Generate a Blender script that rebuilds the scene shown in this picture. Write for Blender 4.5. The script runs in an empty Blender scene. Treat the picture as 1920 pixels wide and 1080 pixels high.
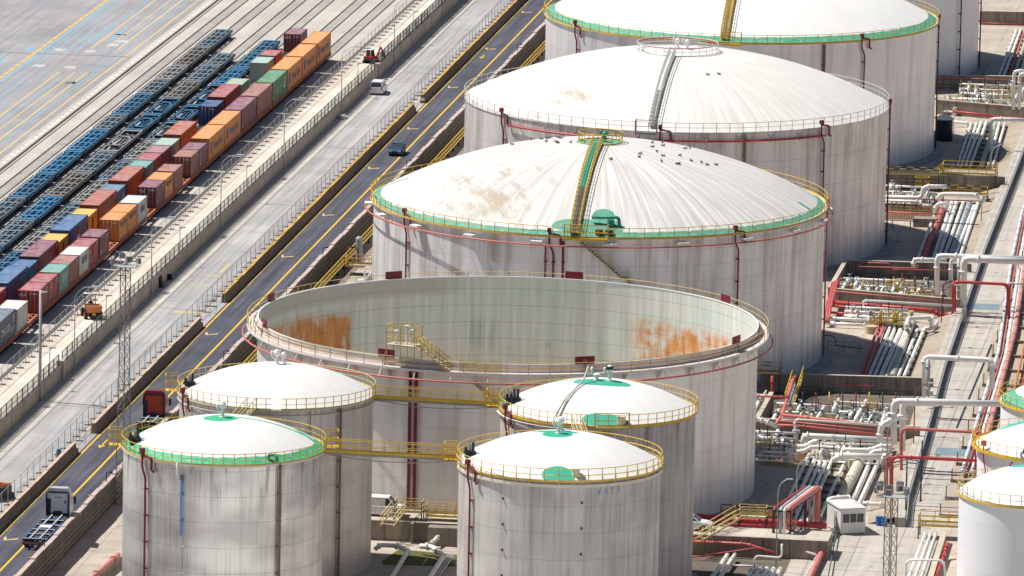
import bpy, math, random
from mathutils import Vector, Matrix
R = math.radians
random.seed(7)
S = bpy.context.scene

# ---------------------------------------------------------------- camera, sky, sun, exposure
FPX, CAM_H = 14847.0, 163.0
PITCH, ROLL, HEAD = R(9.8757), 0.020047, R(7.4129)
vd = Vector((-math.sin(HEAD)*math.cos(PITCH), math.cos(HEAD)*math.cos(PITCH), -math.sin(PITCH)))
r0 = Vector((math.cos(HEAD), math.sin(HEAD), 0)); u0 = r0.cross(vd)
cr = math.cos(ROLL)*r0 + math.sin(ROLL)*u0
cu = -math.sin(ROLL)*r0 + math.cos(ROLL)*u0
cd = bpy.data.cameras.new('camera'); cam = bpy.data.objects.new('camera', cd); S.collection.objects.link(cam)
cd.sensor_width = 36; cd.lens = 36*FPX/1920; cd.clip_start = 1; cd.clip_end = 6000
m = Matrix((cr, cu, -vd)).transposed().to_4x4(); m.translation = (0, 0, CAM_H); cam.matrix_world = m
S.camera = cam
SUN_EL, SUN_AZ = R(60), math.atan2(math.sin(R(10.5)), -math.cos(R(10.5)))   # sun stands to the left, slightly behind
W = bpy.data.worlds.new('World'); S.world = W; W.use_nodes = True
sk = W.node_tree.nodes.new('ShaderNodeTexSky'); sk.sky_type = 'NISHITA'; sk.sun_disc = False
sk.sun_elevation = SUN_EL; sk.sun_rotation = math.pi/2 - SUN_AZ; sk.air_density = 1.0; sk.dust_density = 0.6; sk.ozone_density = 3.0
bg = W.node_tree.nodes['Background']; bg.inputs[1].default_value = 0.055
W.node_tree.links.new(sk.outputs[0], bg.inputs[0])
sl = bpy.data.lights.new('sun', 'SUN'); sl.energy = 5.0; sl.angle = R(0.53); sl.color = (1, 0.95, 0.88)
so = bpy.data.objects.new('sun', sl); S.collection.objects.link(so); so.location = (-300, 800, 300)
sdir = Vector((math.cos(SUN_AZ)*math.cos(SUN_EL), math.sin(SUN_AZ)*math.cos(SUN_EL), math.sin(SUN_EL)))
so.rotation_euler = (-sdir).to_track_quat('-Z', 'Y').to_euler()
S.view_settings.view_transform = 'Standard'; S.view_settings.look = 'None'
S.view_settings.exposure = 0.24; S.view_settings.gamma = 1
S.render.resolution_x, S.render.resolution_y = 1024, 576

COL = S.collection
def at(px, py, z=0.0):
    """surveyed ground position: where the sight line through a plan mark meets height z"""
    d = vd + cr*((px-960)/FPX) + cu*((540-py)/FPX)
    t = (z-CAM_H)/d.z
    return Vector((d.x*t, d.y*t, z))

# ---------------------------------------------------------------- object helpers
WL = {}
def tag(o, label=None, cat=None, group=None, kind=None):
    if label: o['label'] = label
    if cat: o['category'] = cat
    if group: o['group'] = group
    if kind: o['kind'] = kind
    return o
def root(name, loc, label, cat, group=None):
    o = bpy.data.objects.new(name, None); COL.objects.link(o)
    o.location = loc; o.empty_display_size = 0.5; WL[o.name] = Vector(loc)
    return tag(o, label, cat, group)
class MB:
    def __init__(s): s.v = []; s.f = []; s.m = []; s.s = []
    def add(s, vs, fs, m=0, sm=False):
        b = len(s.v); s.v += [tuple(v) for v in vs]
        for f in fs: s.f.append([b+i for i in f]); s.m.append(m); s.s.append(sm)
        return s
    def box(s, x0, y0, z0, x1, y1, z1, m=0, top=None):
        v = [(x0,y0,z0),(x1,y0,z0),(x1,y1,z0),(x0,y1,z0),(x0,y0,z1),(x1,y0,z1),(x1,y1,z1),(x0,y1,z1)]
        s.add(v, [(0,3,2,1),(0,1,5,4),(1,2,6,5),(2,3,7,6),(3,0,4,7)], m)
        return s.add(v, [(4,5,6,7)], m if top is None else top)
    def obox(s, c, sx, sy, sz, rz=0, m=0):
        c = Vector(c); ca, sa = math.cos(rz), math.sin(rz); v = []
        for z in (0, sz):
            for x, y in ((-sx/2,-sy/2),(sx/2,-sy/2),(sx/2,sy/2),(-sx/2,sy/2)):
                v.append((c.x+x*ca-y*sa, c.y+x*sa+y*ca, c.z+z))
        return s.add(v, [(0,3,2,1),(0,1,5,4),(1,2,6,5),(2,3,7,6),(3,0,4,7),(4,5,6,7)], m)
    def beam(s, p, q, w, h=None, m=0):
        p, q = Vector(p), Vector(q); h = h or w; d = q-p
        if d.length < 1e-6: return s
        d.normalize(); up = Vector((0,0,1)) if abs(d.z) < .95 else Vector((0,1,0))
        a = d.cross(up).normalized()*w/2; b = a.cross(d).normalized()*h/2
        v = [p-a-b, p+a-b, p+a+b, p-a+b, q-a-b, q+a-b, q+a+b, q-a+b]
        return s.add(v, [(0,1,2,3),(7,6,5,4),(0,4,5,1),(1,5,6,2),(2,6,7,3),(3,7,4,0)], m)
    def tube(s, pts, r, n=6, m=0, cap=True, closed=False):
        P = [Vector(p) for p in pts]; k = len(P)
        if k < 2: return s
        vs = []; prev = None
        for i, p in enumerate(P):
            if closed: d = P[(i+1) % k]-P[i-1]
            else: d = P[min(i+1,k-1)]-P[max(i-1,0)]
            if d.length < 1e-9: d = Vector((0,0,1))
            d.normalize()
            if prev is None:
                up = Vector((0,0,1)) if abs(d.z) < .9 else Vector((1,0,0))
                a = d.cross(up).normalized()
            else:
                a = prev - d*prev.dot(d)
                a = a.normalized() if a.length > 1e-6 else d.cross(Vector((0,0,1))).normalized()
            prev = a; b = d.cross(a)
            sc = 1.0
            if 0 < i < k-1:
                c = (P[i]-P[i-1]).normalized().dot((P[i+1]-P[i]).normalized()); sc = 1/max(.5, math.sqrt(max(0, (1+c)/2)))
            for j in range(n):
                t = 2*math.pi*j/n; vs.append(p+(a*math.cos(t)+b*math.sin(t))*r*(1+(sc-1)*.5))
        fs = []
        for i in range(k if closed else k-1):
            i2 = (i+1) % k
            for j in range(n): fs.append((i*n+j, i*n+(j+1) % n, i2*n+(j+1) % n, i2*n+j))
        s.add(vs, fs, m, True)
        if cap and not closed:
            b0 = len(s.v)-len(vs)
            s.f.append([b0+j for j in range(n)][::-1]); s.m.append(m); s.s.append(False)
            s.f.append([b0+(k-1)*n+j for j in range(n)]); s.m.append(m); s.s.append(False)
        return s
    def cyl(s, c, r, h, n=16, m=0, r2=None):
        c = Vector(c); r2 = r if r2 is None else r2
        v = [(c.x+r*math.cos(2*math.pi*j/n), c.y+r*math.sin(2*math.pi*j/n), c.z) for j in range(n)]
        v += [(c.x+r2*math.cos(2*math.pi*j/n), c.y+r2*math.sin(2*math.pi*j/n), c.z+h) for j in range(n)]
        s.add(v, [(j,(j+1) % n,n+(j+1) % n,n+j) for j in range(n)], m, True)
        return s.add(v, [tuple(range(n))[::-1], tuple(range(n,2*n))], m)
    def lathe(s, c, prof, n=96, m=0, sm=True, a0=0, a1=2*math.pi):
        full = abs(a1-a0-2*math.pi) < 1e-6; k = n if full else n+1; vs = []; j0 = 0
        for i in range(1, len(prof)-1):        # sharp corners of the profile get their own vertices
            a, b = (prof[i][0]-prof[i-1][0], prof[i][1]-prof[i-1][1]), (prof[i+1][0]-prof[i][0], prof[i+1][1]-prof[i][1])
            if a[0]*b[0]+a[1]*b[1] < .8*math.hypot(*a)*math.hypot(*b):
                s.lathe(c, prof[:i+1], n, m, sm, a0, a1); return s.lathe(c, prof[i:], n, m, sm, a0, a1)
        for r, z in prof:
            for j in range(k):
                t = a0+(a1-a0)*j/n; vs.append((c[0]+r*math.cos(t), c[1]+r*math.sin(t), z))
        fs = []
        for i in range(len(prof)-1):
            for j in range(n):
                j2 = (j+1) % k; fs.append((i*k+j, i*k+j2, (i+1)*k+j2, (i+1)*k+j))
        return s.add(vs, fs, m, sm)
    def quad(s, a, b, c, d, m=0): return s.add([a,b,c,d], [(0,1,2,3)], m)
    def poly(s, pts, z, m=0): return s.add([(p[0],p[1],z) for p in pts], [tuple(range(len(pts)))], m)
    def mesh(s, name, mats, org=Vector((0,0,0))):
        me = bpy.data.meshes.new(name)
        me.from_pydata([(v[0]-org[0], v[1]-org[1], v[2]-org[2]) for v in s.v], [], s.f)
        for x in (mats if isinstance(mats, (list, tuple)) else [mats]): me.materials.append(x)
        me.polygons.foreach_set('material_index', s.m); me.polygons.foreach_set('use_smooth', s.s)
        me.update(); return me
    def build(s, name, mats, parent=None, org=None):
        if org is None: org = WL[parent.name] if parent else Vector((0,0,0))
        o = bpy.data.objects.new(name, s.mesh(name, mats, org)); COL.objects.link(o)
        if parent: o.parent = parent; WL[o.name] = WL[parent.name]
        return o
def solo(mb, name, mats, label, cat, group=None, loc=None):
    """a thing that is one mesh, its origin at its own base"""
    if loc is None:
        xs, ys, zs = [v[0] for v in mb.v], [v[1] for v in mb.v], [v[2] for v in mb.v]
        loc = Vector(((min(xs)+max(xs))/2, (min(ys)+max(ys))/2, min(zs)))
    o = mb.build(name, mats, None, Vector(loc)); o.location = loc; WL[o.name] = Vector(loc)
    return tag(o, label, cat, group)
def struct(mb, name, mats):
    return tag(mb.build(name, mats), kind='structure')
def dup(o, loc=None, parent=None):
    c = o.copy(); COL.objects.link(c)
    if parent: c.parent = parent
    if loc is not None: c.location = loc
    for ch in list(o.children): dup(ch, None, c)
    WL[c.name] = Vector(loc) if loc is not None else Vector((0,0,0))
    return c
def bend(pts, r=.5, k=4):
    """round the corners of a pipe run"""
    P = [Vector(p) for p in pts]; out = [P[0]]
    for i in range(1, len(P)-1):
        a, b, c = P[i-1], P[i], P[i+1]; d1, d2 = a-b, c-b
        q = min(r, d1.length*.45, d2.length*.45)
        if q < 1e-3: continue
        s, e = b+d1.normalized()*q, b+d2.normalized()*q
        for j in range(k+1):
            t = j/k; out.append(s*(1-t)**2+b*2*t*(1-t)+e*t*t)
    out.append(P[-1]); return out
def text(s, size, mat, parent, loc, rot, name='lettering', ext=.012, spacing=1.0, shear=0):
    cu_ = bpy.data.curves.new(name, 'FONT'); cu_.body = s; cu_.size = size; cu_.extrude = ext; cu_.space_character = spacing
    cu_.align_x = 'CENTER'; cu_.align_y = 'CENTER'; cu_.resolution_u = 2; cu_.offset = size*.012; cu_.shear = shear
    tmp = bpy.data.objects.new(name, cu_); COL.objects.link(tmp)
    me = bpy.data.meshes.new_from_object(tmp); bpy.data.objects.remove(tmp)
    me.materials.clear(); me.materials.append(mat)
    o = bpy.data.objects.new(name, me); COL.objects.link(o); o.parent = parent
    o.location = Vector(loc)-(WL[parent.name] if parent else Vector((0,0,0))); o.rotation_euler = rot
    return o

# ---------------------------------------------------------------- materials
class G:
    """small node-graph writer"""
    def __init__(s, name, rough=.6, metal=0, spec=.4):
        s.mt = bpy.data.materials.new(name); s.mt.use_nodes = True; s.t = s.mt.node_tree
        s.b = s.t.nodes['Principled BSDF']; s.b.inputs['Roughness'].default_value = rough
        s.b.inputs['Metallic'].default_value = metal; s.b.inputs['Specular IOR Level'].default_value = spec
    def put(s, sock, v):
        if hasattr(v, 'is_output') or hasattr(v, 'links'): s.t.links.new(v, sock)
        elif isinstance(v, (tuple, list)) and len(v) == 3 and sock.type == 'RGBA': sock.default_value = (*v, 1)
        else: sock.default_value = v
    def n(s, t, **k):
        x = s.t.nodes.new(t)
        for a, b in k.items(): setattr(x, a, b)
        return x
    def M(s, op, a, b=0.0, c=0.0, clamp=False):
        x = s.n('ShaderNodeMath', operation=op, use_clamp=clamp)
        for i, v in enumerate((a, b, c)): s.put(x.inputs[i], v)
        return x.outputs[0]
    def xyz(s, obj=False, geo=False):
        if geo: o = s.n('ShaderNodeNewGeometry').outputs['Position']
        else: o = s.n('ShaderNodeTexCoord').outputs['Object']
        p = s.n('ShaderNodeSeparateXYZ'); s.put(p.inputs[0], o); return p.outputs[0], p.outputs[1], p.outputs[2]
    def V(s, x, y, z):
        c = s.n('ShaderNodeCombineXYZ')
        for i, v in enumerate((x, y, z)): s.put(c.inputs[i], v)
        return c.outputs[0]
    def noise(s, vec, scale=1, det=3, rough=.55, off=0):
        x = s.n('ShaderNodeTexNoise'); s.put(x.inputs['Vector'], vec); x.inputs['Scale'].default_value = scale
        x.inputs['Detail'].default_value = det; x.inputs['Roughness'].default_value = rough
        return x.outputs['Fac']
    def ramp(s, f, lo, hi, a=0.0, b=1.0):
        x = s.n('ShaderNodeMapRange'); x.clamp = True
        for i, v in enumerate((f, lo, hi, a, b)): s.put(x.inputs[i], v)
        return x.outputs[0]
    def mix(s, f, a, b):
        x = s.n('ShaderNodeMix', data_type='RGBA'); s.put(x.inputs[0], f); s.put(x.inputs[6], a); s.put(x.inputs[7], b)
        return x.outputs[2]
    def mul(s, c, f):
        x = s.n('ShaderNodeMix', data_type='RGBA', blend_type='MULTIPLY'); x.inputs[0].default_value = 1
        s.put(x.inputs[6], c); k = s.n('ShaderNodeCombineColor')
        for i in range(3): s.put(k.inputs[i], f)
        s.put(x.inputs[7], k.outputs[0]); return x.outputs[2]
    def line(s, f, per, w, off=0.0):
        """1 on thin lines repeated every per"""
        q = s.M('FRACT', s.M('DIVIDE', s.M('ADD', f, off), per)); d = s.M('ABSOLUTE', s.M('SUBTRACT', q, .5))
        return s.M('GREATER_THAN', d, .5-w/per/2)
    def bump(s, h, st=.5, dist=.05):
        b = s.n('ShaderNodeBump'); b.inputs['Strength'].default_value = st; b.inputs['Distance'].default_value = dist
        s.put(b.inputs['Height'], h); s.put(s.b.inputs['Normal'], b.outputs[0])
    def out(s, c): s.put(s.b.inputs['Base Color'], c); return s.mt
def plain(name, c, rough=.55, metal=0, var=.18, sc=.8, spec=.4):
    g = G(name, rough, metal, spec); x, y, z = g.xyz(geo=True); v = g.V(x, y, z)
    n1 = g.noise(v, sc, 4); n2 = g.noise(v, sc*7, 2)
    f = g.ramp(g.M('ADD', g.M('MULTIPLY', n1, .7), g.M('MULTIPLY', n2, .3)), .3, .7, 1-var, 1+var*.5)
    return g.out(g.mul(c, f))
def ground_mat(name, c, c2, streak=.0, stain=.25, slab=None, joint=.55, rough=.85, sc=.12):
    g = G(name, rough, 0, .3); x, y, z = g.xyz(geo=True); v = g.V(x, y, z)
    big = g.ramp(g.noise(v, sc, 5, .6), .32, .68)
    col = g.mix(big, c, c2)
    lng = g.noise(g.V(g.M('MULTIPLY', x, 1.6), g.M('MULTIPLY', y, .035), 0), 1.0, 4, .6)       # wheel and water marks along the way
    col = g.mul(col, g.ramp(lng, .3, .7, 1-streak, 1+streak*.4))
    fine = g.noise(v, 3.0, 3); col = g.mul(col, g.ramp(fine, .3, .7, .93, 1.06))
    st = g.ramp(g.noise(v, .45, 4, .65), .58, .78, 1, 1-stain); col = g.mul(col, st)
    col = g.mul(col, g.ramp(g.noise(g.V(x, g.M('MULTIPLY', y, .4), 9), .9, 3, .6), .66, .76, 1, 1-stain*1.1))
    if slab:
        ln = g.M('MAXIMUM', g.line(x, slab[0], .10), g.line(y, slab[1], .18))
        col = g.mul(col, g.M('SUBTRACT', 1, g.M('MULTIPLY', ln, 1-joint)))
        cell = g.n('ShaderNodeTexWhiteNoise', noise_dimensions='2D')
        g.put(cell.inputs['Vector'], g.V(g.M('FLOOR', g.M('DIVIDE', x, slab[0])), g.M('FLOOR', g.M('DIVIDE', y, slab[1])), 0))
        col = g.mul(col, g.ramp(cell.outputs[0], 0, 1, .93, 1.05))
    g.bump(fine, .25, .02)
    return g.out(col)
def conc(name, c, dark, sc=.35, vstain=.5, seams=None):
    g = G(name, .85, 0, .3); x, y, z = g.xyz(geo=True); h = g.M('ADD', x, y)
    col = g.mix(g.ramp(g.noise(g.V(h, g.M('MULTIPLY', z, .2), 0), 1.3, 4, .6), .38, .75), c, dark)
    col = g.mul(col, g.ramp(g.noise(g.V(x, y, z), sc, 4), .3, .7, 1-vstain*.5, 1.06))
    if seams: col = g.mul(col, g.M('SUBTRACT', 1, g.M('MULTIPLY', g.line(h, seams, .12), .45)))
    g.bump(g.noise(g.V(x, y, z), 5, 3), .2, .02)
    return g.out(col)

WHITE = plain('white_paint', (.80,.80,.77), .45, 0, .12)
PIPEW = plain('pipe_white', (.82,.81,.77), .38, 0, .16, .6)
PIPEG = plain('pipe_grey', (.46,.48,.50), .5, .2, .22)
RED = plain('pipe_red', (.50,.055,.06), .42, 0, .25, .7)
REDF = plain('pipe_faded_red', (.58,.16,.14), .5, 0, .25, .5)
DRED = plain('dark_red', (.20,.012,.03), .5, 0, .2)
YEL = plain('rail_yellow', (.72,.47,.05), .5, 0, .22, .5)
YELP = plain('pale_yellow', (.66,.52,.20), .55, 0, .22, .5)
DARK = plain('dark_steel', (.035,.045,.06), .6, .2, .3)
STEEL = plain('galvanised', (.40,.41,.41), .5, .15, .2)
PALE = plain('pale_rail', (.58,.57,.53), .55, 0, .2)
GREYM = plain('grey_metal', (.25,.26,.27), .5, .3, .25)
RUST = plain('rusty_steel', (.22,.12,.07), .75, .1, .35)
GREEN = plain('deck_green', (.04,.30,.20), .5, 0, .15)
BLACK = plain('rubber', (.02,.02,.022), .8, 0, .2)
GLASS = G('dark_glass', .08, 0, .7).out((.015,.025,.04))
BLUE = plain('blue_paint', (.02,.13,.42), .45)
SKYB = plain('pipe_blue', (.12,.30,.55), .45)
ORANGE = plain('orange_paint', (.62,.20,.04), .45)
REDP = plain('red_paint', (.45,.02,.025), .35)
LETW = plain('lettering_white', (.75,.75,.72), .6)
LETK = plain('lettering_dark', (.02,.03,.10), .6)
LETG = plain('lettering_grey', (.12,.14,.18), .6)
WINL = G('window_tint', .1, 0, .6).out((.05,.06,.07))
# ================================================================ SETTING: left side of the wall
YARD_Z, BAS = 1.4, -2.0
yardm = ground_mat('yard_concrete', (.54,.49,.43), (.45,.415,.375), .14, .18, (6.2, 12.0), .82)
apron = ground_mat('yard_apron', (.28,.28,.30), (.365,.345,.345), .2, .16, (8, 17.0), .88)
roadg = ground_mat('grey_road', (.37,.37,.37), (.43,.425,.415), .32, .28, (7.8, 14), .8)
stripm = ground_mat('kerb_strip', (.52,.49,.44), (.45,.42,.38), .06, .3, (1.15, 4.2), .6)
asph = ground_mat('dark_asphalt', (.070,.074,.096), (.104,.108,.136), .5, .4, None)
basin = ground_mat('basin_concrete', (.35,.305,.255), (.50,.435,.36), .0, .55, (5.3, 6.1), .72, sc=.13)
g = MB(); g.quad((-900,300,YARD_Z),(-162.2,300,YARD_Z),(-162.2,2200,YARD_Z),(-900,2200,YARD_Z)); struct(g, 'yard_ground', yardm)
g = MB(); g.quad((-900,300,YARD_Z+.004),(-197.6,300,YARD_Z+.004),(-197.6,2200,YARD_Z+.004),(-900,2200,YARD_Z+.004)); struct(g, 'container_apron', apron)
g = MB(); g.box(-162.2,300,-3,-145.7,2200,0); struct(g, 'grey_road', roadg)
g = MB(); g.quad((-161.95,300,.004),(-159.75,300,.004),(-159.75,2200,.004),(-161.95,2200,.004)); struct(g, 'pavement_strip', stripm)
g = MB(); g.quad((-152.35,300,.004),(-145.7,300,.004),(-145.7,2200,.004),(-152.35,2200,.004)); struct(g, 'dark_road', asph)
g = MB(); g.quad((-145.75,300,BAS),(600,300,BAS),(600,2400,BAS),(-145.75,2400,BAS)); struct(g, 'basin_ground', basin)
bouncem = ground_mat('bounce_ground', (.66,.63,.58), (.58,.55,.50), .0, .25, (6, 6), .85)
g = MB(); g.quad((-145.3,520,BAS+.02),(-30,520,BAS+.02),(-30,727,BAS+.02),(-145.3,727,BAS+.02)); struct(g, 'bounce_ground', bouncem)  # unseen pale ground, added to bounce light onto the narrow tanks

def paint(name, c, wear=.35, x0=0):
    gg = G(name, .8, 0, .2); x, y, z = gg.xyz(geo=True)
    n = gg.noise(gg.V(x, gg.M('MULTIPLY', y, .5), z), 1.6, 4, .65)
    return gg.out(gg.mix(gg.ramp(n, .5, .7), c, tuple(v*(1-wear)+.42*wear for v in c)))
PY, PB, PW = paint('worn_yellow_paint', (.60,.38,.08), .45), paint('worn_blue_paint', (.20,.38,.50), .7), paint('worn_white_paint', (.72,.72,.70))
PY2 = paint('thin_yellow_paint', (.55,.43,.22), .65); PYL = paint('lane_yellow_paint', (.70,.42,.03), .12)
z = YARD_Z+.008
g = MB()
g.quad((-212.05,600,z),(-211.7,600,z),(-211.7,2000,z),(-212.05,2000,z))
for y in range(900, 1300, 4): g.quad((-212.1,y,z+.004),(-211.65,y,z+.004),(-211.65,y+1.3,z+.004),(-212.1,y+1.3,z+.004), 2)
segs = [(-2000,1080),(1104,2200)]
for X, w, mi in ((-205.0,.16,0),(-202.8,.12,0),(-201.1,.16,0)):
    for a, b in segs: g.quad((X-w,a if a > 0 else 600,z),(X+w,a if a > 0 else 600,z),(X+w,b,z),(X-w,b,z), 3)
g.quad((-198.9,600,z),(-198.6,600,z),(-198.6,2000,z),(-198.9,2000,z), 3)
for X, w, a, b in ((-211.2,.26,600,1150),(-211.2,.15,1150,2000),(-209.4,.10,600,1400),(-208.2,.08,600,1070),(-208.0,.16,1098,1122),(-207.1,.09,600,1085),(-206.6,.2,1100,1128),(-205.9,.12,1108,1400),(-203.9,.10,600,1075),(-203.7,.28,1112,1126),(-201.9,.10,1095,1400),(-200.2,.10,600,1200),(-210.3,.08,1085,1300)):
    g.quad((X-w,a,z),(X+w,a,z),(X+w,b,z),(X-w,b,z), 1)
for X, Y in ((-214.6,1087),(-213.5,1101),(-216,1092)): g.quad((X-.7,Y-1.2,z),(X+.7,Y-1.2,z),(X+.7,Y+1.2,z),(X-.7,Y+1.2,z), 1)
struct(g, 'yard_markings', [PY, PB, paint('amber_paint', (.75,.48,.12), .1), PY2])
# stencilled bay marks: worn strokes
g = MB()
for X, Y in ((-209.7,1101.3),(-205.2,1100.8),(-209.5,1085),(-205,1084.6),(-203.2,1108),(-202.6,1112)):
    for k, sh in enumerate('P023'):
        x = X+k*.42
        g.quad((x-.14,Y-1.1,z+.004),(x-.04,Y-1.1,z+.004),(x-.04,Y+1.1,z+.004),(x-.14,Y+1.1,z+.004))
        for yy in ((1.1,) if k == 0 else (1.1,-1.1)): g.quad((x-.04,Y+yy-.25,z+.004),(x+.16,Y+yy-.25,z+.004),(x+.16,Y+yy,z+.004),(x-.04,Y+yy,z+.004))
        g.quad((x+.08,Y+(-1.1 if k else 0),z+.004),(x+.17,Y+(-1.1 if k else 0),z+.004),(x+.17,Y+1.1,z+.004),(x+.08,Y+1.1,z+.004))
struct(g, 'bay_numbers', PW)
# joints and service pits in the apron
g = MB(); g.quad((-240,1096.2,z),(-198,1096.5,z),(-198,1096.9,z),(-240,1096.7,z))
g.quad((-202.2,1069,z),(-200.8,1069,z),(-200.8,1071,z),(-202.2,1071,z)); g.quad((-204.4,1118,z),(-202.6,1118,z),(-202.6,1119,z),(-204.4,1119,z))
struct(g, 'apron_joints', plain('joint_dark', (.14,.15,.17), .9))

TRACKS = [-192.4,-188.4,-184.0,-179.9,-175.1,-171.1]
railm = plain('rail_steel', (.10,.085,.08), .5, .4, .3); slotm = plain('flangeway', (.06,.055,.055), .9)
crossm = ground_mat('track_panels', (.44,.40,.36), (.34,.32,.30), .05, .35, (.8, .62), .8)
g = MB(); r_ = MB()
r_.box(-196.15,600,YARD_Z-.1,-195.75,2000,YARD_Z+.05); r_.box(-195.45,600,YARD_Z-.1,-195.3,2000,YARD_Z+.03)
for X in TRACKS:
    g.quad((X-.66,600,z-.003),(X+.66,600,z-.003),(X+.66,2000,z-.003),(X-.66,2000,z-.003), 0)
    for s_ in (-1, 1):
        r_.box(X+s_*.835-.06,600,YARD_Z-.1,X+s_*.835+.06,2000,YARD_Z+.05)
        g.quad((X+s_*.72-.04,600,z+.002),(X+s_*.72+.05,600,z+.002),(X+s_*.72+.05,2000,z+.002),(X+s_*.72-.04,2000,z+.002), 1)
struct(g, 'track_panels', [crossm, slotm]); struct(r_, 'rail_tracks', railm)
g = MB(); y = 700
while y < 1250:
    g.quad((-196.95,y,z),(-196.55,y,z),(-196.55,y+1.9,z),(-196.95,y+1.9,z)); y += 3.1
struct(g, 'crane_rail_dashes', plain('pale_dash', (.72,.68,.62), .8))
g = MB(); g.box(-167.35,600,YARD_Z-.2,-167.2,2000,YARD_Z+.10); g.box(-167.6,600,YARD_Z-.2,-167.5,2000,YARD_Z+.06)
struct(g, 'platform_kerb', plain('kerb_dark', (.16,.15,.14), .8))
g = MB(); g.quad((-166.9,600,z),(-162.45,600,z),(-162.45,2000,z),(-166.9,2000,z))
struct(g, 'platform_paving', ground_mat('platform_paving', (.70,.66,.60), (.62,.52,.42), .16, .2, (4.5, 6.0), .85))

# road markings
g = MB()
for X, w in ((-151.98,.12),(-148.68,.12)): g.quad((X-w,600,.008),(X+w,600,.008),(X+w,2000,.008),(X-w,2000,.008), 0)
g.quad((-153.9,600,.008),(-153.75,600,.008),(-153.75,2000,.008),(-153.9,2000,.008), 1)
def arrow(X, Y, L=2.4, m=0, side=-1):
    g.quad((X-.09,Y,.008),(X+.09,Y,.008),(X+.09,Y+L,.008),(X-.09,Y+L,.008), m)
    g.add([(X-.42,Y+.35,.008),(X+.42,Y+.35,.008),(X,Y-1.3,.008)], [(0,2,1)], m)
def tick(X, Y, m=0):      # bent lane-keep mark
    g.add([(X-.75,Y+.9,.008),(X-.55,Y+1.3,.008),(X-.35,Y-.2,.008),(X-.5,Y-.6,.008)], [(0,3,2,1)], m)
    g.add([(X-.5,Y-.6,.008),(X-.35,Y-.2,.008),(X+.75,Y+.75,.008),(X+.8,Y+.25,.008)], [(0,3,2,1)], m)
for Y in (769.5, 793, 889, 943.8, 975.9, 1014.6, 1049.7, 1089, 1128, 1168): tick(-150.7, Y, 2)
arrow(-150.7,820,3.6,0); arrow(-150.7,1119.5,2.6,0); arrow(-150.6, 1020, 0.1, 0) if False else None
struct(g, 'road_markings', [PYL, paint('faded_line', (.62,.54,.36), .5), paint('tick_yellow', (.72,.50,.16), .1)])
# patches, drains and old lines on the grey road
g = MB()
for (a, b, c, d_, mi) in ((-158.4,928,-155.0,928.5,0),(-158.8,921,-156,921.5,0),(-157.5,902,-153.9,903,0),(-156.8,930,-156.4,937,0),(-160.9,1002,-160.2,1003.5,1),(-160.9,955,-160.2,957,1),(-161,914,-160.1,915.4,1),(-161,1126,-160.2,1127.6,1),(-160.8,840,-160.2,841,1),(-160.5,880,-159.8,881.2,1),(-155.9,842,-155.2,842.8,1)):
    g.quad((a,b,.012),(c,b,.012),(c,d_,.012),(a,d_,.012), mi)
g.quad((-159.72,600,.012),(-159.62,600,.012),(-159.62,2000,.012),(-159.72,2000,.012), 1)
g.quad((-160.9,600,.010),(-160.84,600,.010),(-160.84,2000,.010),(-160.9,2000,.010), 1)
for Y in (842, 905, 983, 1031, 1102): g.quad((-159.6,Y,.012),(-154,Y-1.2,.012),(-154,Y-1.0,.012),(-159.6,Y+.15,.012), 1)
struct(g, 'road_patches', [PY2, plain('drain_dark', (.16,.15,.14), .9)])

# ---------------------------------------------------------------- walls
wallc = conc('beige_wall', (.56,.47,.38), (.36,.30,.25), .3, .45, 6.0)
g = MB(); g.box(-162.45,600,0,-162.05,1095,YARD_Z+.12); g.box(-162.5,600,YARD_Z+.12,-162.0,1095,YARD_Z+.2,1)
for Y in (857, 1094.6): g.box(-162.6,Y-.5,0,-161.8,Y+.5,2.2)
solo(g, 'retaining_wall', [wallc, plain('wall_cap', (.22,.20,.18), .8)], 'long beige concrete retaining wall along the grey road, on the near side of the parked white van', 'wall', loc=(-162.25,860,0))
g = MB(); g.box(-162.45,1095.4,0,-162.05,2000,YARD_Z+.5); g.box(-162.5,1095.4,YARD_Z+.5,-162.0,2000,YARD_Z+.58,1)
solo(g, 'retaining_wall', [wallc, plain('wall_cap_far', (.25,.23,.21), .8)], 'far stretch of beige retaining wall beyond the white van, under dark netted fence', 'wall', loc=(-162.25,1120,0))
darkc = conc('road_wall', (.155,.125,.115), (.075,.065,.06), .3, .5, 4.0)
g = MB(); y = 620; k = 0
while y < 1300:
    h = .94+.07*math.sin(k*1.7)+random.uniform(-.03,.03); L = 4.0
    g.box(-145.9,y+.03,-2,-145.5,y+L-.03,h); g.box(-145.95,y+.03,h,-145.45,y+L-.03,h+.09,1)
    if k % 2 == 0: g.box(-146.15,y-.12,h-.3,-145.4,y+.12,h+.12,1)
    y += L; k += 1
for zz in (-.35,-.9,-1.4): g.box(-145.46,620,zz,-145.40,1300,zz+.07,2)
solo(g, 'road_parapet', [darkc, plain('parapet_cap', (.50,.40,.36), .8), plain('conduit', (.35,.30,.22), .7)], 'long dark concrete parapet with pinkish cap between the dark road and the tanks', 'wall', loc=(-145.7,900,-2))
barm = conc('barrier_concrete', (.30,.22,.17), (.20,.14,.11), .6, .4, 3.2)
bcap = plain('barrier_cap_yellow', (.60,.36,.08), .7, 0, .5, .25); bcap2 = plain('barrier_cap_pale', (.55,.43,.33), .8, 0, .3)
BL = ['nearest run of brown concrete barrier beside the container-less truck', 'second run of brown barrier with pale top, left of the red truck', 'long run of barrier with yellow top beside the dark car, middle of the dark road', 'farthest run of barrier with yellow top at the top of the dark road']
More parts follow.
